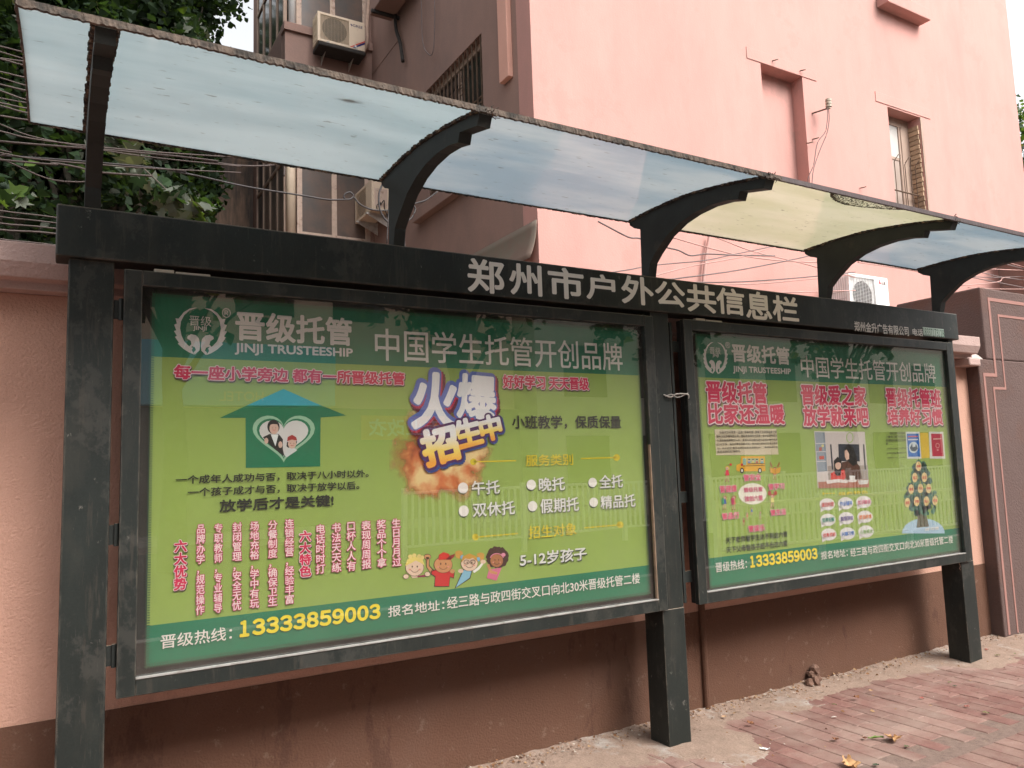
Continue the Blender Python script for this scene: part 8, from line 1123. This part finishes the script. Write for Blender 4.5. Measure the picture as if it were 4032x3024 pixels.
# curved canopy glass, one sheet per bay
def ztop(y):
    for (a, za), (b, zb) in zip(prof_top, prof_top[1:]):
        if b <= y <= a: return za + (zb - za) * (a - y) / (a - b)
    return prof_top[0][1] if y > 0 else prof_top[-1][1]
bays = [(-.315, 1.082, can_blue), (1.090, 2.537, can_blue2), (2.545, 3.988, can_cream), (3.996, 5.217, can_blue2), (5.225, 5.47, can_blue)]
bays[0:1] = [(-.315, -.108, can_blue), (-.104, 1.082, can_blue)]
for x0, x1, mm in bays:
    m = MB(); ny = 26; nx = max(2, int((x1 - x0) / .1)); vs = []; fs = []
    for s_ in (0, 1):
        for i in range(nx + 1):
            for j in range(ny + 1):
                y = .155 - j * .985 / ny; vs.append((x0 + (x1 - x0) * i / nx, y, ztop(y) + .008 + .0075 * s_ + .003 * math.sin(3.1 * (x0 + (x1 - x0) * i / nx)) * (1 if y < -.3 else .3)))
    K = (nx + 1) * (ny + 1)
    for i in range(nx):
        for j in range(ny):
            a = i * (ny + 1) + j; fs.append((a, a + ny + 1, a + ny + 2, a + 1)); fs.append((K + a, K + a + 1, K + a + ny + 2, K + a + ny + 1))
    for i in range(nx):
        for j in (0, ny): a = i * (ny + 1) + j; fs.append((a, a + ny + 1, K + a + ny + 1, K + a))
    for j in range(ny):
        for i in (0, nx): a = i * (ny + 1) + j; fs.append((a, a + 1, K + a + 1, K + a))
    m.add(vs, fs); m.build('canopy_glass', mm, NB, smooth=False, label={can_cream.name: 'cream frosted glass bay of the canopy'}.get(mm.name, None))
def rough_strip(y, z, w, h, x0, x1, jit, name, m_, step=.007):
    m = MB(); vs = []; fs = []; n = int((x1 - x0) / step)
    for i in range(n + 1):
        x = x0 + (x1 - x0) * i / n; a, b = random.uniform(-jit, jit * .3), random.uniform(-jit, jit) * .5
        vs += [(x, y - w / 2 + b, z - h / 2 + a), (x, y + w / 2 + b, z - h / 2 + a * .7), (x, y + w / 2, z + h / 2), (x, y - w / 2, z + h / 2)]
    for i in range(n):
        for q in range(4): a = i * 4 + q; b = i * 4 + (q + 1) % 4; fs.append((a, b, b + 4, a + 4))
    m.add(vs, fs); return m.build(name, m_, NB)
rough_strip(-.833, 2.702, .012, .020, -.318, 2.6, .0045, 'front_edge_strip', dirty_edge)
rough_strip(-.833, 2.701, .012, .022, 2.6, 5.47, .0015, 'front_edge_strip', mat('bronze_edge', (.07, .05, .05), .6, .2, 20))
rough_strip(.156, 2.786, .008, .014, -.318, 2.6, .005, 'rear_edge_strip', dirt_seal)
rough_strip(.156, 2.785, .010, .016, 2.6, 5.47, .003, 'rear_edge_strip', dirt_seal)
m = MB(); m.box(-.3185, -.3145, -.83, .155, 2.70, 2.705)
vs = []; fs = []
for i in range(40):
    y = .155 - i * .985 / 39; z = ztop(y); j = random.uniform(0, .005); vs += [(-.3185 - j, y, z + .003), (-.3145, y, z + .003), (-.3145, y, z + .018), (-.3185 - j, y, z + .018)]
for i in range(39):
    for q in range(4): a = i * 4 + q; b = i * 4 + (q + 1) % 4; fs.append((a, b, b + 4, a + 4))
m = MB(); m.add(vs, fs); m.build('end_edge_strip', dirty_edge, NB)
for x in BX[1:4]:
    m = MB()
    for k in range(26):
        p = [(x + .03 + random.uniform(-.03, .035), -.828 + random.uniform(-.012, .01), 2.70 + random.uniform(-.012, .014))]
        for q in range(3): p.append((p[-1][0] + random.uniform(-.015, .015), p[-1][1] + random.uniform(-.01, .01), p[-1][2] + random.uniform(-.012, .012)))
        m.tube(p, .0016, 4)
    m.build('nest_debris', dirty_edge, NB, kind='stuff')
# moss and leaves rotting on top of the cream sheet, seen at its front edge
m = MB()
for k in range(1500):
    t = random.random(); wdt = .15 * math.sin(math.pi * t) ** .8; u = random.random() ** .7 if random.random() < .7 else 1 - random.random() * .12
    x = 2.95 + .60 * t + u * .03; y = -.822 + wdt * u; s = random.uniform(.002, .008); z = ztop(y) + .0068 + .003 * math.sin(3.1 * x) - random.uniform(.0005, .002)
    a = random.uniform(0, 6); m.add([(x + s * math.cos(a), y + s * math.sin(a), z), (x - s * math.sin(a), y + s * math.cos(a), z - .0006), (x - s * math.cos(a), y - s * math.sin(a), z)], [(0, 1, 2)])
m.build('moss_stain', dirt_seal, NB, kind='stuff', bevel=-1)
# twisted wire between the posts
m = MB(); m.tube([(2.59, .018, 1.80), (2.62, .0, 1.785), (2.66, .005, 1.80), (2.70, .0, 1.805), (2.745, -.004, 1.80), (2.75, .0, 1.78)], .004, 5); m.tube([(2.60, .016, 1.79), (2.63, .0, 1.80), (2.66, -.003, 1.785), (2.70, .006, 1.79), (2.745, -.004, 1.81)], .003, 5); m.build('tie_wire', greymetal, NB, smooth=True)
m = MB()
for x in (2.53, 5.19): m.tube([(x, .03, .684), (x + .012, .028, .655), (x + .006, .03, .64), (x + .03, .028, .615)], .002, 4)
m.build('hanging_string', mat('old_string', (.3, .2, .15), .9), NB)
rebase(NB, (2.58, .09, 0))

# ---------------- posters and lettering ----------------
TX0, TX1 = .0985, 2.4525
lightgreen = mat('poster_light_green', (.275, .365, .08), .45, .05, 1.5, bump=.08, bscale=3, spec=.3); darkgreen = mat('poster_dark_green', (.016, .165, .085), .45, .08, 1.5, bump=.08, bscale=3, spec=.3)
PY = .045
POST = {}
for k, (x0, x1, z0, z1, b1, b0, lab) in {1: (.0985, 2.4535, .770, 2.145, 1.902, .9147, 'large green poster with house, red slogans and cartoon children in the left case'), 2: (2.872, 5.272, .753, 2.151, 1.905, .912, 'green after-school care poster with bus, family photograph and speech bubbles in the right case')}.items():
    T_ = thing('poster', lab, 'poster', group='posters in the notice board'); POST[k] = T_
    MB().box(x0, x1, PY, PY + .002, b0, b1).build('sheet', lightgreen, T_, bevel=-1)
    MB().box(x0, x1, PY, PY + .002, b1, z1).build('top_band', darkgreen, T_, bevel=-1); MB().box(x0, x1, PY, PY + .002, z0, b0).build('bottom_band', darkgreen, T_, bevel=-1)
    m = MB(); n = int((x1 - x0) / .009)
    for i in range(n):
        x = x0 + i * .009; m.box(x, x + .004, PY - .0012, PY - .0004, z0 - .006, z0 + .012); m.box(x, x + .004, PY - .0012, PY - .0004, z1 - .012, z1 + .006)
    n = int((z1 - z0) / .009)
    for i in range(n):
        z = z0 + i * .009; m.box(x0 - .006, x0 + .010, PY - .0012, PY - .0004, z, z + .004); m.box(x1 - .010, x1 + .006, PY - .0012, PY - .0004, z, z + .004)
    m.build('serrated_edge', printmat((.05, .10, .06)), T_, kind='stuff', bevel=-1)
ST = {'white': [((.70, .67, .62), .008, 0)], 'whiteN': [((.68, .62, .58), 0, 0)], 'whiteB': [((.72, .66, .62), .030, 0)], 'black': [((.02, .022, .015), .022, 0)], 'blackB': [((.02, .022, .015), .03, 0)],
      'yellow': [((.66, .50, .03), .012, 0)], 'yellowB': [((.78, .62, .03), .075, 0)], 'small': [((.06, .05, .04), .01, 0)], 'red': [((.55, .03, .03), .02, 0)], 'blue': [((.02, .15, .5), .02, 0)], 'magenta': [((.55, .02, .14), .015, 0)],
      'teal': [((.01, .22, .16), .02, 0)], 'purple': [((.08, .03, .25), .02, 0)], 'orange': [((.68, .18, .04), .02, 0)], 'green': [((.15, .32, .05), .02, 0)],
      'whiteS': [((.03, .05, .02), .02, 1), ((.68, .64, .62), .018, 0)], 'whiteD': [((.03, .04, .02), .03, 1.5), ((.68, .64, .62), .022, 0)],
      'pinkO': [((.12, .045, .06), .105, 1.3), ((.76, .62, .62), .088, 0), ((.60, .025, .09), .036, 0)], 'pinkO2': [((.76, .60, .60), .07, 0), ((.60, .02, .10), .024, 0)], 'pinkV': [((.16, .10, .05), .066, 1), ((.55, .02, .12), .072, 0), ((.80, .62, .62), .014, 0)],
      'fire': [((.12, .01, .03), .12, 1), ((.45, .02, .06), .10, 0), ((.10, .14, .40), .09, -.6), ((.78, .74, .74), .034, 0)], 'fire2': [((.03, .06, .22), .14, 1), ((.08, .02, .10), .115, 0), ('grad', .05, 0)],
      'title': [((.74, .71, .64), .026, 0)], 'beamS': [((.66, .63, .58), .02, 0)], 'beamG': [((.02, .12, .06), .012, 0)]}
gm = bpy.data.materials.new('print_gradient'); gm.use_nodes = True; t = gm.node_tree; tc = t.nodes.new('ShaderNodeTexCoord'); sp = t.nodes.new('ShaderNodeSeparateXYZ'); t.links.new(tc.outputs['Generated'], sp.inputs[0]); cr = t.nodes.new('ShaderNodeValToRGB'); cr.color_ramp.elements[0].position = .12; cr.color_ramp.elements[0].color = (.80, .33, .03, 1); cr.color_ramp.elements[1].position = .75; cr.color_ramp.elements[1].color = (.76, .72, .72, 1); e = cr.color_ramp.elements.new(.4); e.color = (.82, .60, .12, 1)
t.links.new(sp.outputs['Z'], cr.inputs[0]); t.links.new(cr.outputs[0], t.nodes['Principled BSDF'].inputs['Base Color']); t.nodes['Principled BSDF'].inputs['Roughness'].default_value = .5
for (pk, s, st, x0, z0, x1, z1) in TEXTS:
    par = POST.get(pk, NB); vert = '\n' in s; hgt = (z1 - z0) / (s.count('\n') + 1)
    y = (PY - .0050) if pk else -.0032
    if st == 'fire2': y -= .0022
    if pk == 0 and st == 'beamG': y = -.0050
    layers = ST[st]; res = 2 if st in ('small',) else (5 if st in ('title', 'fire', 'fire2') else 3)
    base = digits_mesh(s) if s.isdigit() else tmesh(s, 0, res, al='CENTER' if vert else 'LEFT')
    for li, (c, off, sh) in enumerate(layers):
        mm = gm if c == 'grad' else printmat(c)
        nm = 'slogan' if st.startswith(('pink', 'fire')) else 'lettering'
        fit_text(s, x0, z0, x1, z1, y - li * .0005, mm, par, off, res, nm, dx=sh * hgt * .035, dz=-sh * hgt * .045, base=base, al='CENTER' if vert else 'LEFT', face=1, rot={'fire2': .22, 'fire': -.05}.get(st, 0))
    bpy.data.meshes.remove(base)
MB().box(4.962, 5.212, -.0040, -.0026, 2.2535, 2.3131 - .001).build('number_label', printmat((.55, .66, .58)), NB, bevel=-1)
objs = {}
for (pk, nm, ly, c, pts) in ART:
    objs.setdefault((pk, nm), []).append((ly, c, pts))
for (pk, nm), L_ in objs.items():
    m = MB(); mats = []; 
    for ly, c, pts in L_:
        pm = printmat(c)
        if pm not in mats: mats.append(pm)
        P_ = [(pts[i], pts[i + 1]) for i in range(0, len(pts), 2)]; y = PY - .0008 - ly * .0004
        ar = sum(P_[i][0] * P_[(i + 1) % len(P_)][1] - P_[(i + 1) % len(P_)][0] * P_[i][1] for i in range(len(P_)))
        if ar < 0: P_ = P_[::-1]
        m.add([(a, y, b) for a, b in P_], [tuple(range(len(P_)))], mats.index(pm))
    m.build(nm.split('.')[0], mats, POST[pk], bevel=-1)
# printed burst of flame under the big slogan
fm = bpy.data.materials.new('print_flame'); fm.use_nodes = True; t = fm.node_tree; N = t.nodes; b = N['Principled BSDF']; b.inputs['Roughness'].default_value = .5
tc = N.new('ShaderNodeTexCoord'); n = N.new('ShaderNodeTexNoise'); n.inputs['Scale'].default_value = 9; n.inputs['Detail'].default_value = 7; t.links.new(tc.outputs['Object'], n.inputs['Vector'])
cr = N.new('ShaderNodeValToRGB'); E_ = cr.color_ramp.elements; E_[0].position = .36; E_[0].color = (.42, .045, .02, 1); E_[1].position = .66; E_[1].color = (.72, .52, .24, 1); e = E_.new(.5); e.color = (.55, .15, .04, 1); t.links.new(n.outputs['Fac'], cr.inputs[0]); t.links.new(cr.outputs[0], b.inputs['Base Color'])
mp = N.new('ShaderNodeVectorMath'); mp.operation = 'SUBTRACT'; mp.inputs[1].default_value = (1.29, PY, 1.50); t.links.new(tc.outputs['Object'], mp.inputs[0])
mp2 = N.new('ShaderNodeVectorMath'); mp2.operation = 'MULTIPLY'; mp2.inputs[1].default_value = (3.7, 0, 4.0); t.links.new(mp.outputs[0], mp2.inputs[0]); ln_ = N.new('ShaderNodeVectorMath'); ln_.operation = 'LENGTH'; t.links.new(mp2.outputs[0], ln_.inputs[0])
ad = N.new('ShaderNodeMath'); ad.operation = 'MULTIPLY_ADD'; ad.inputs[1].default_value = -1; t.links.new(ln_.outputs['Value'], ad.inputs[0]); n2 = N.new('ShaderNodeMath'); n2.operation = 'MULTIPLY'; n2.inputs[1].default_value = 1.6; t.links.new(n.outputs['Fac'], n2.inputs[0]); t.links.new(n2.outputs[0], ad.inputs[2])
mr = N.new('ShaderNodeMapRange'); mr.inputs['From Min'].default_value = -.12; mr.inputs['From Max'].default_value = .25; t.links.new(ad.outputs[0], mr.inputs['Value']); t.links.new(mr.outputs[0], b.inputs['Alpha'])
MB().add([(1.04, PY - .0007, 1.22), (1.62, PY - .0007, 1.22), (1.62, PY - .0007, 1.75), (1.04, PY - .0007, 1.75)], [(0, 1, 2, 3)]).build('flame_picture', fm, POST[1], bevel=-1)
rebase(POST[1], (1.27, PY, .77)); rebase(POST[2], (4.07, PY, .753))
rebase(NB, (2.58, .09, 0))
# ---------------- cables ----------------
CM = {'r': (cablepink, .0075), 'R': (cablepink, .0075), 'l': (cablebrown, .0045), 'l2': (cablebrown, .0045), 'g': (cablebrown, .0055), 'loop': (cablem, .0062), 'loop2': (cablem, .006), 'loop3': (cablem, .005), 'br': (cablem, .0045), 'conduit': (cablepink, .017)}
CL = {'r': ('%s of the cables crossing the pink wall right of the third canopy bracket', 'cables strung across the pink front wall'), 'R': ('%s of the cables crossing the pink wall above the white air conditioner and pier', 'cables strung across the pink front wall'), 'l': ('%s cable of the dusty brown bundle at the upper left picture edge', 'bundle of overhead cables at the upper left'), 'l2': ('%s of the thin cables just above the left boundary wall', 'thin cables above the left boundary wall'),
      'g': ('%s of the dusty cables dipping below the left canopy bay', 'cables dipping under the left canopy bay'), 'loop': ('dark cable with a coiled loop hanging in front of the rear balcony', None), 'loop2': ('dark cable sagging beside the second canopy bracket', None), 'loop3': ('thin dark cable falling straight beside the second canopy bracket', None), 'br': ('dark cable curling behind the second canopy bracket', None), 'conduit': ('pink painted upright pipe on the front wall below the cream canopy bay', None)}
ORD = ['topmost', 'second', 'third', 'fourth', 'fifth', 'sixth', 'seventh', 'eighth', 'ninth', 'tenth', 'eleventh', 'twelfth', 'thirteenth', 'fourteenth', 'fifteenth']
def zat(pts, x):
    for p, q in zip(pts, pts[1:]):
        if min(p[0], q[0]) <= x <= max(p[0], q[0]): return p[2] + (q[2] - p[2]) * (x - p[0]) / (q[0] - p[0] + 1e-9)
    return pts[0][2] if x < pts[0][0] else pts[-1][2]
order = {}; gk = {}
for i, (nm, pts) in enumerate(CABLES):
    k = nm if nm != 'r' else ('r' if sum(1 for c in CABLES[:i] if c[0] == 'r') < 9 else 'R'); gk.setdefault(k, []).append(i)
for k, ids in gk.items():
    for r_, i in enumerate(sorted(ids, key=lambda i: -zat(CABLES[i][1], {'r': 7.6, 'R': 12.0}.get(k, -.45)))): order[i] = r_
CABLES = [('R' if i in gk.get('R', []) else nm, pts) for i, (nm, pts) in enumerate(CABLES)]
ci = 0
for nm, pts in CABLES:
    mm, r = CM[nm]; lab, grp = CL[nm]
    if nm in 'rR' and ci % 2 == 1: mm = cablegrey
    ci += 1
    if grp: lab = lab % ORD[order[ci - 1]]
    if nm in ('l', 'l2', 'g', 'loop'): q0 = pts[0]; pts = [(q0[0] - 9, q0[1] + .3, q0[2] + .25), (q0[0] - 3, q0[1] + .1, q0[2] - .12)] + list(pts)
    MB().tube(pts, r * random.uniform(.85, 1.25), 6).build('pipe' if nm == 'conduit' else 'cable', mm, smooth=True, label=lab, cat='pipe' if nm == 'conduit' else 'cable', group=grp)

# ---------------- trees ----------------
LO = [(0, -.5), (.08, -.22), (.34, -.30), (.26, -.08), (.52, .10), (.24, .14), (.20, .32), (0, .52), (-.20, .32), (-.24, .14), (-.52, .10), (-.26, -.08), (-.34, -.30), (-.08, -.22)]
LF = [(0, -.5), (.30, -.28), (.50, .05), (.22, .30), (0, .52), (-.22, .30), (-.50, .05), (-.30, -.28)]
def leaves(name, parent, clusters, per, size, mix, droop=.5, spread=.35, far=False):
    LO_ = LF if far else LO; vs = []; fs = []; ms = []; k = 0; n = len(LO_)
    for (cx, cy, cz, cr) in clusters:
        for _ in range(per):
            u = Vector((random.gauss(0, 1), random.gauss(0, 1), random.gauss(0, .8))); u.normalize(); p = Vector((cx, cy, cz)) + u * cr * random.random() ** .45
            nrm = Vector((random.gauss(0, .55), random.gauss(0, .55), random.uniform(.1, 1.1))).normalized()
            ax = Vector((random.gauss(0, 1), random.gauss(0, 1), -droop - random.random() * .4)); ax = (ax - nrm * ax.dot(nrm)).normalized(); bx = nrm.cross(ax); s = size * random.uniform(.65, 1.3); fold = random.uniform(.0, .7)
            for (a, b_) in LO_: vs.append(p + bx * (a * s) + ax * (-b_ * s) + nrm * (abs(a) * s * fold))
            h_ = n // 2; fs.append(tuple(range(k, k + h_ + 1))); fs.append(tuple(range(k + h_, k + n)) + (k,)); mi = random.choices(range(5), mix)[0]; ms += [mi, mi]; k += n
    me = bpy.data.meshes.new(name); me.from_pydata([tuple(v) for v in vs], [], fs); me.update()
    for m_ in LEAF: me.materials.append(m_)
    me.polygons.foreach_set('material_index', ms); o = bpy.data.objects.new(name, me); COL.objects.link(o)
    if parent: o.parent = parent
    return o
def tree(label, x, y, base_h, cz, rx, rz, ncl, per, size, mix, group, seed, clr=.42, trunk=.16, ymax=None, ymin=None, xmax=None, far=False, gap=False):
    random.seed(seed); T_ = thing('plane_tree', label, 'tree', (x, y, 0), group)
    cl = []; tr = MB()
    tr.tube([(0, 0, -.2), (.05, .02, base_h * .5), (-.03, .05, base_h), (.05, 0, cz)], [trunk * 1.2, trunk, trunk * .9, trunk * .8, trunk * .6, trunk * .4], 10)
    while len(cl) < ncl:
        u = Vector((random.gauss(0, 1), random.gauss(0, 1), random.gauss(0, 1))).normalized() * (random.random() ** .4)
        p = Vector((u.x * rx, u.y * rx, cz + u.z * rz))
        if p.z < base_h * .75 or (ymax is not None and y + p.y > ymax) or (ymin is not None and y + p.y < ymin) or (xmax is not None and x + p.x > xmax): continue
        if gap and (x + p.x + .19) / (y + p.y + 3.11) > (.146 if (p.z - 1.45) / (y + p.y + 3.11) < .48 else .178): continue
        cl.append((p.x, p.y, p.z, clr * random.uniform(.7, 1.2)))
    for c in cl[::3]:
        q = Vector(c[:3]); s0 = Vector((0, 0, base_h * random.uniform(.75, 1.2))); mid = (s0 + q) / 2 + Vector((0, 0, .3))
        tr.tube([s0, mid, q], [.07, .05, .035, .02, .012], 5)
    tr.build('trunk', barkm, T_, smooth=True); leaves('crown', T_, cl, per, size, mix, far=far); return T_
MIXD = [62, 32, 4, 2, 0]; MIXN = [30, 42, 12, 13, 3]
G_ = 'plane trees behind the boundary wall'
tree('dark dense plane tree behind the left end of the boundary wall', -1.0, 7.2, 2.6, 5.4, 2.4, 3.1, 320, 130, .105, MIXD, G_, 21, gap=True, far=True, clr=.36)
tree('plane tree rising behind the left bay of the canopy', .6, 9.5, 3.0, 6.6, 2.6, 3.8, 320, 130, .105, MIXD, G_, 22, gap=True, far=True, clr=.40)
tree('plane tree in front of the rear balcony at the top edge', .2, 6.6, 3.0, 6.3, 1.15, 1.8, 70, 60, .16, [30, 40, 6, 24, 0], G_, 23, clr=.34, trunk=.06, gap=True)
tree('far plane tree closing the gap beyond the rear balcony', -2.2, 15, 3.0, 7.0, 4.6, 6.2, 360, 130, .15, [70, 28, 1, 1, 0], G_, 24, clr=.65, far=True, gap=True)
tree('low dark plane tree filling the gap over the left wall', -.6, 11, 2.0, 4.6, 3.4, 3.2, 300, 130, .12, [66, 30, 2, 2, 0], G_, 27, clr=.5, far=True, gap=True)
tree('farthest dark tree behind all the others', -3.5, 20, 3.0, 8.0, 7.5, 8.0, 420, 100, .30, [80, 20, 0, 0, 0], G_, 28, clr=.9, far=True, gap=True)
tree('bright green tree beyond the far right edge of the pink building', 27.5, 10, 3, 9.2, 2.1, 4.0, 90, 60, .22, [5, 40, 45, 5, 5], None, 25, clr=.6)
# low spray of large pale leaves hanging in front of the others
random.seed(5)
T_ = thing('tree_branch', 'hanging plane branch with large pale leaves under the canopy beside the first bracket', 'branch')
m = MB(); m.tube([(-.9, 6.2, 5.6), (-.1, 4.4, 4.7), (.35, 3.6, 3.95), (.75, 3.5, 3.55)], [.014, .010, .007, .005], 6); m.build('stem', barkm, T_, smooth=True)
leaves('leaves', T_, [(.10 + i * .075, 3.6 + random.uniform(-.2, .2), 4.16 - i * .062 + random.uniform(-.12, .06), .13) for i in range(10)], 7, .17, [10, 25, 2, 63, 0], droop=1.6)
rebase(T_, (-.9, 4.6, 5.4))
T_ = thing('tree_branch', 'drooping plane branch with yellow green leaves left of the first bracket', 'branch')
m = MB(); m.tube([(-1.3, 6.2, 5.0), (-.9, 4.4, 4.5), (-.62, 3.2, 3.75)], [.010, .007, .005], 6); m.build('stem', barkm, T_, smooth=True)
leaves('leaves', T_, [(-.72, 3.2, 3.55, .10), (-.60, 3.25, 3.42, .08), (-.5, 3.3, 3.5, .1)], 4, .17, [5, 30, 40, 20, 5], droop=1.6)
rebase(T_, (-1.3, 4.6, 5))

# ---------------- across the street (seen only in the display glass) ----------------
MB().box(-40, 60, -60, -15, -.3, -.02).build('far_pavement', plaster, kind='structure')
def railing(x0, x1, y, z0, z1, label):
    R = thing('road_railing', label, 'railing', group='white railings along the road'); m = MB(); m.box(x0, x1, y - .02, y + .02, z1 - .05, z1); m.box(x0, x1, y - .015, y + .015, z0, z0 + .04); m.build('rail', whitem, R)
    m = MB(); n = int((x1 - x0) / .13)
    for i in range(n): m.box(x0 + i * .13, x0 + i * .13 + .045, y - .012, y + .012, z0, z1 - .05)
    m.build('bars', whitem, R, kind='stuff')
    m = MB()
    for i in range(int((x1 - x0) / 2.4) + 1): m.box(x0 + i * 2.4 - .04, x0 + i * 2.4 + .04, y - .04, y + .04, -.16, z1 + .06)
    m.build('posts', whitem, R); rebase(R, ((x0 + x1) / 2, y, 0))
railing(8.5, 24, -5.6, .02, .75, 'white railing along the near kerb of the road'); railing(5, 30, -9.5, .1, 1.05, 'white railing along the middle of the road')
H = thing('hotel_building', 'blue and cream hotel across the street reflected in the left display glass', 'building')
MB().box(-8, 12.5, -26, -18, 0, 3.2).build('shopfront', mat('shop_wall', (.20, .18, .15), .8, .1, 3), H); MB().box(-8, 6.4, -18.3, -17.8, 3.25, 4.9).build('sign_band', mat('light_blue_sign', (.30, .72, .88), .4, .05, 2), H); MB().box(-8, 12.5, -26, -18.3, 3.2, 16).build('upper_storeys', mat('tan_facade', (.75, .55, .40), .8, .1, 3), H)
fit_text('HOTEL', 3.3, 3.36, 4.45, 3.62, -17.78, printmat((.8, .8, .75)), H, .01, face=-1)
MB().box(7.2, 9.8, -18.3, -17.9, 2.3, 3.0).build('sign_board', mat('orange_sign', (.75, .28, .06), .5, .05, 2), H); fit_text('专业改衣', 7.4, 2.4, 9.6, 2.9, -17.88, printmat((.8, .8, .75)), H, .02, face=-1)
for i in range(7):
    for j in range(3): MB().box(-7 + i * 2.7, -5.4 + i * 2.7, -18.32, -18.29, 5.8 + j * 3.2, 7.6 + j * 3.2).build('window', glassdark, H)
rebase(H, (2, -20, 0))
H = thing('shop_building', 'pale shop building across the street reflected in the right display glass', 'building')
MB().box(13.5, 46, -27, -18.5, 0, 13).build('wall', mat('pale_facade', (.62, .58, .48), .8, .1, 3), H)
for i in range(9):
    for j in range(4): MB().box(14.6 + i * 3.3, 16.4 + i * 3.3, -18.52, -18.47, .6 + j * 3.1, 2.4 + j * 3.1).build('window', glassdark, H)
rebase(H, (30, -22, 0))
for i, (x, y, h) in enumerate(((-5.5, -9.0, 8.2), (1.5, -11.5, 8.5), (7.8, -13, 8.3), (14.5, -13, 8.5), (22, -13, 8.5))):
    tree(['street tree across the road at the left end', 'street tree in front of the hotel sign', 'street tree between the hotel and the shop', 'street tree before the pale shop', 'street tree at the right end of the road'][i], x, y, 3.6, 6.4, 2.6, 2.3, 60, 26, .26, MIXN, 'street trees across the road', 40 + i, clr=.7, trunk=.2, ymax=-3.6, far=True)

# ---------------- leaves and scraps on the ground ----------------
random.seed(77)
CC = {'tan': (.42, .26, .14), 'brown': (.25, .11, .05), 'big': (.45, .26, .12), 'curl': (.22, .09, .045), 'green': (.13, .17, .05), 'glong': (.16, .24, .06), 'gsmall': (.10, .11, .05), 'olive': (.14, .12, .05), 'red': (.26, .07, .05), 'dkgreen': (.04, .06, .03), 'chip': (.62, .56, .50), 'paper': (.75, .75, .75)}
LB = ['small tan leaf on the dust near the drain pipe', 'curled brown leaf on the dust left of the paper scrap', 'crumpled brown leaf on pavers below the mortar lump', 'short green leaf on the dusty pavers', 'pale chip lying on the pavers', 'torn white paper scrap on the brick pavers', 'brown folded leaf near the lower middle of the paving', 'large curled orange brown leaf on the brick pavers', 'long green leaf beside the large brown leaf', 'tiny brown curl at the tip of the long green leaf', 'small dull green leaf right below the large brown leaf', 'olive leaf alone on the paving at the right', 'reddish leaf behind the right post', 'green leaf in front of the right post', 'dark green curled leaf beside the green one', 'dark green leaf at the bottom edge', 'flat green leaf beyond the right post', 'round olive leaf beyond the right post', 'orange leaf cut by the bottom edge', 'small red leaf fragment in the middle of the paving', 'tiny pale leaf on the dust by the wall', 'thin reddish leaf on the white dust streak']
DEB = [('tan', 3.049, 0.18), ('brown', 3.081, 0.017), ('brown', 3.918, -0.028), ('green', 3.706, -0.036), ('chip', 3.543, -0.157), ('paper', 2.871, -0.268), ('brown', 3.259, -0.382), ('big', 3.486, -0.552), ('glong', 3.435, -0.487), ('curl', 3.391, -0.455), ('gsmall', 3.457, -0.64), ('olive', 4.259, -0.589), ('red', 5.623, 0.137), ('green', 4.666, -0.148), ('dkgreen', 4.614, -0.211), ('dkgreen', 3.131, -0.696), ('green', 5.653, -0.041), ('olive', 5.511, 0.004), ('big', 3.031, -0.637), ('red', 4.286, -0.469), ('tan', 4.11, 0.01), ('red', 4.235, -0.234)]
for (k, x, y), lb in zip(DEB, LB):
    s = {'big': .085, 'glong': .075, 'paper': .05, 'brown': .035, 'chip': .03, 'olive': .035}.get(k, .028); a = {'glong': -.7, 'paper': -.9, 'chip': -.6}.get(k, random.uniform(0, 6.28)); m = MB(); vs = []; fs = []; n = 10
    wd_ = {'glong': .22, 'paper': .4, 'chip': .3, 'green': .35}.get(k, .8); z0 = .006 if y < -.1 else .016
    for i in range(n + 1):
        t = i / n; ww = s * wd_ * .5 * math.sin(math.pi * min(max(t, .04), .96)) ** .6 * (1 + .3 * math.sin(t * 19 + x * 7)) * (1 if wd_ < .5 else 1.1)
        cz = z0 + s * (.16 if k in ('big', 'curl', 'brown') else .08) * (.5 + .5 * math.sin(t * 5 + x * 3)) ** 2
        for q in (-1, -.5, 0, .5, 1):
            X = (t - .5) * s; Y = q * ww; vs.append((x + X * math.cos(a) - Y * math.sin(a), y + X * math.sin(a) + Y * math.cos(a), cz + abs(q) ** 1.6 * s * (.20 if k in ('big', 'curl', 'brown') else .10) * (1 + .4 * math.sin(t * 11 + q * 3))))
    for i in range(n):
        for q in range(4): c = i * 5 + q; fs.append((c, c + 1, c + 6, c + 5))
    m.add(vs, fs); cl = k in ('paper', 'chip')
    m.build('paper_scrap' if k == 'paper' else ('paint_chip' if cl else 'fallen_leaf'), mat('litter_' + k, CC[k], .8, .25, 40), smooth=False, bevel=-1, label=lb, cat='litter' if cl else 'leaf', group=None if cl else 'fallen leaves on the paving')
m = MB(); vs = [(.60 + .10 * t, -.60 - .02 * math.sin(t * 3.1), ztop(-.60) + .0078) for t in (0, .3, .6, 1)]
m.add([(.625, -.590, ztop(-.6) + .0250), (.665, -.575, ztop(-.6) + .027), (.715, -.600, ztop(-.6) + .026), (.665, -.618, ztop(-.6) + .0245)], [(0, 1, 2, 3)]); m.build('fallen_leaf', mat('dry_leaf', (.33, .25, .16), .8), label='dry leaf lying on top of the canopy glass', cat='leaf', bevel=-1)
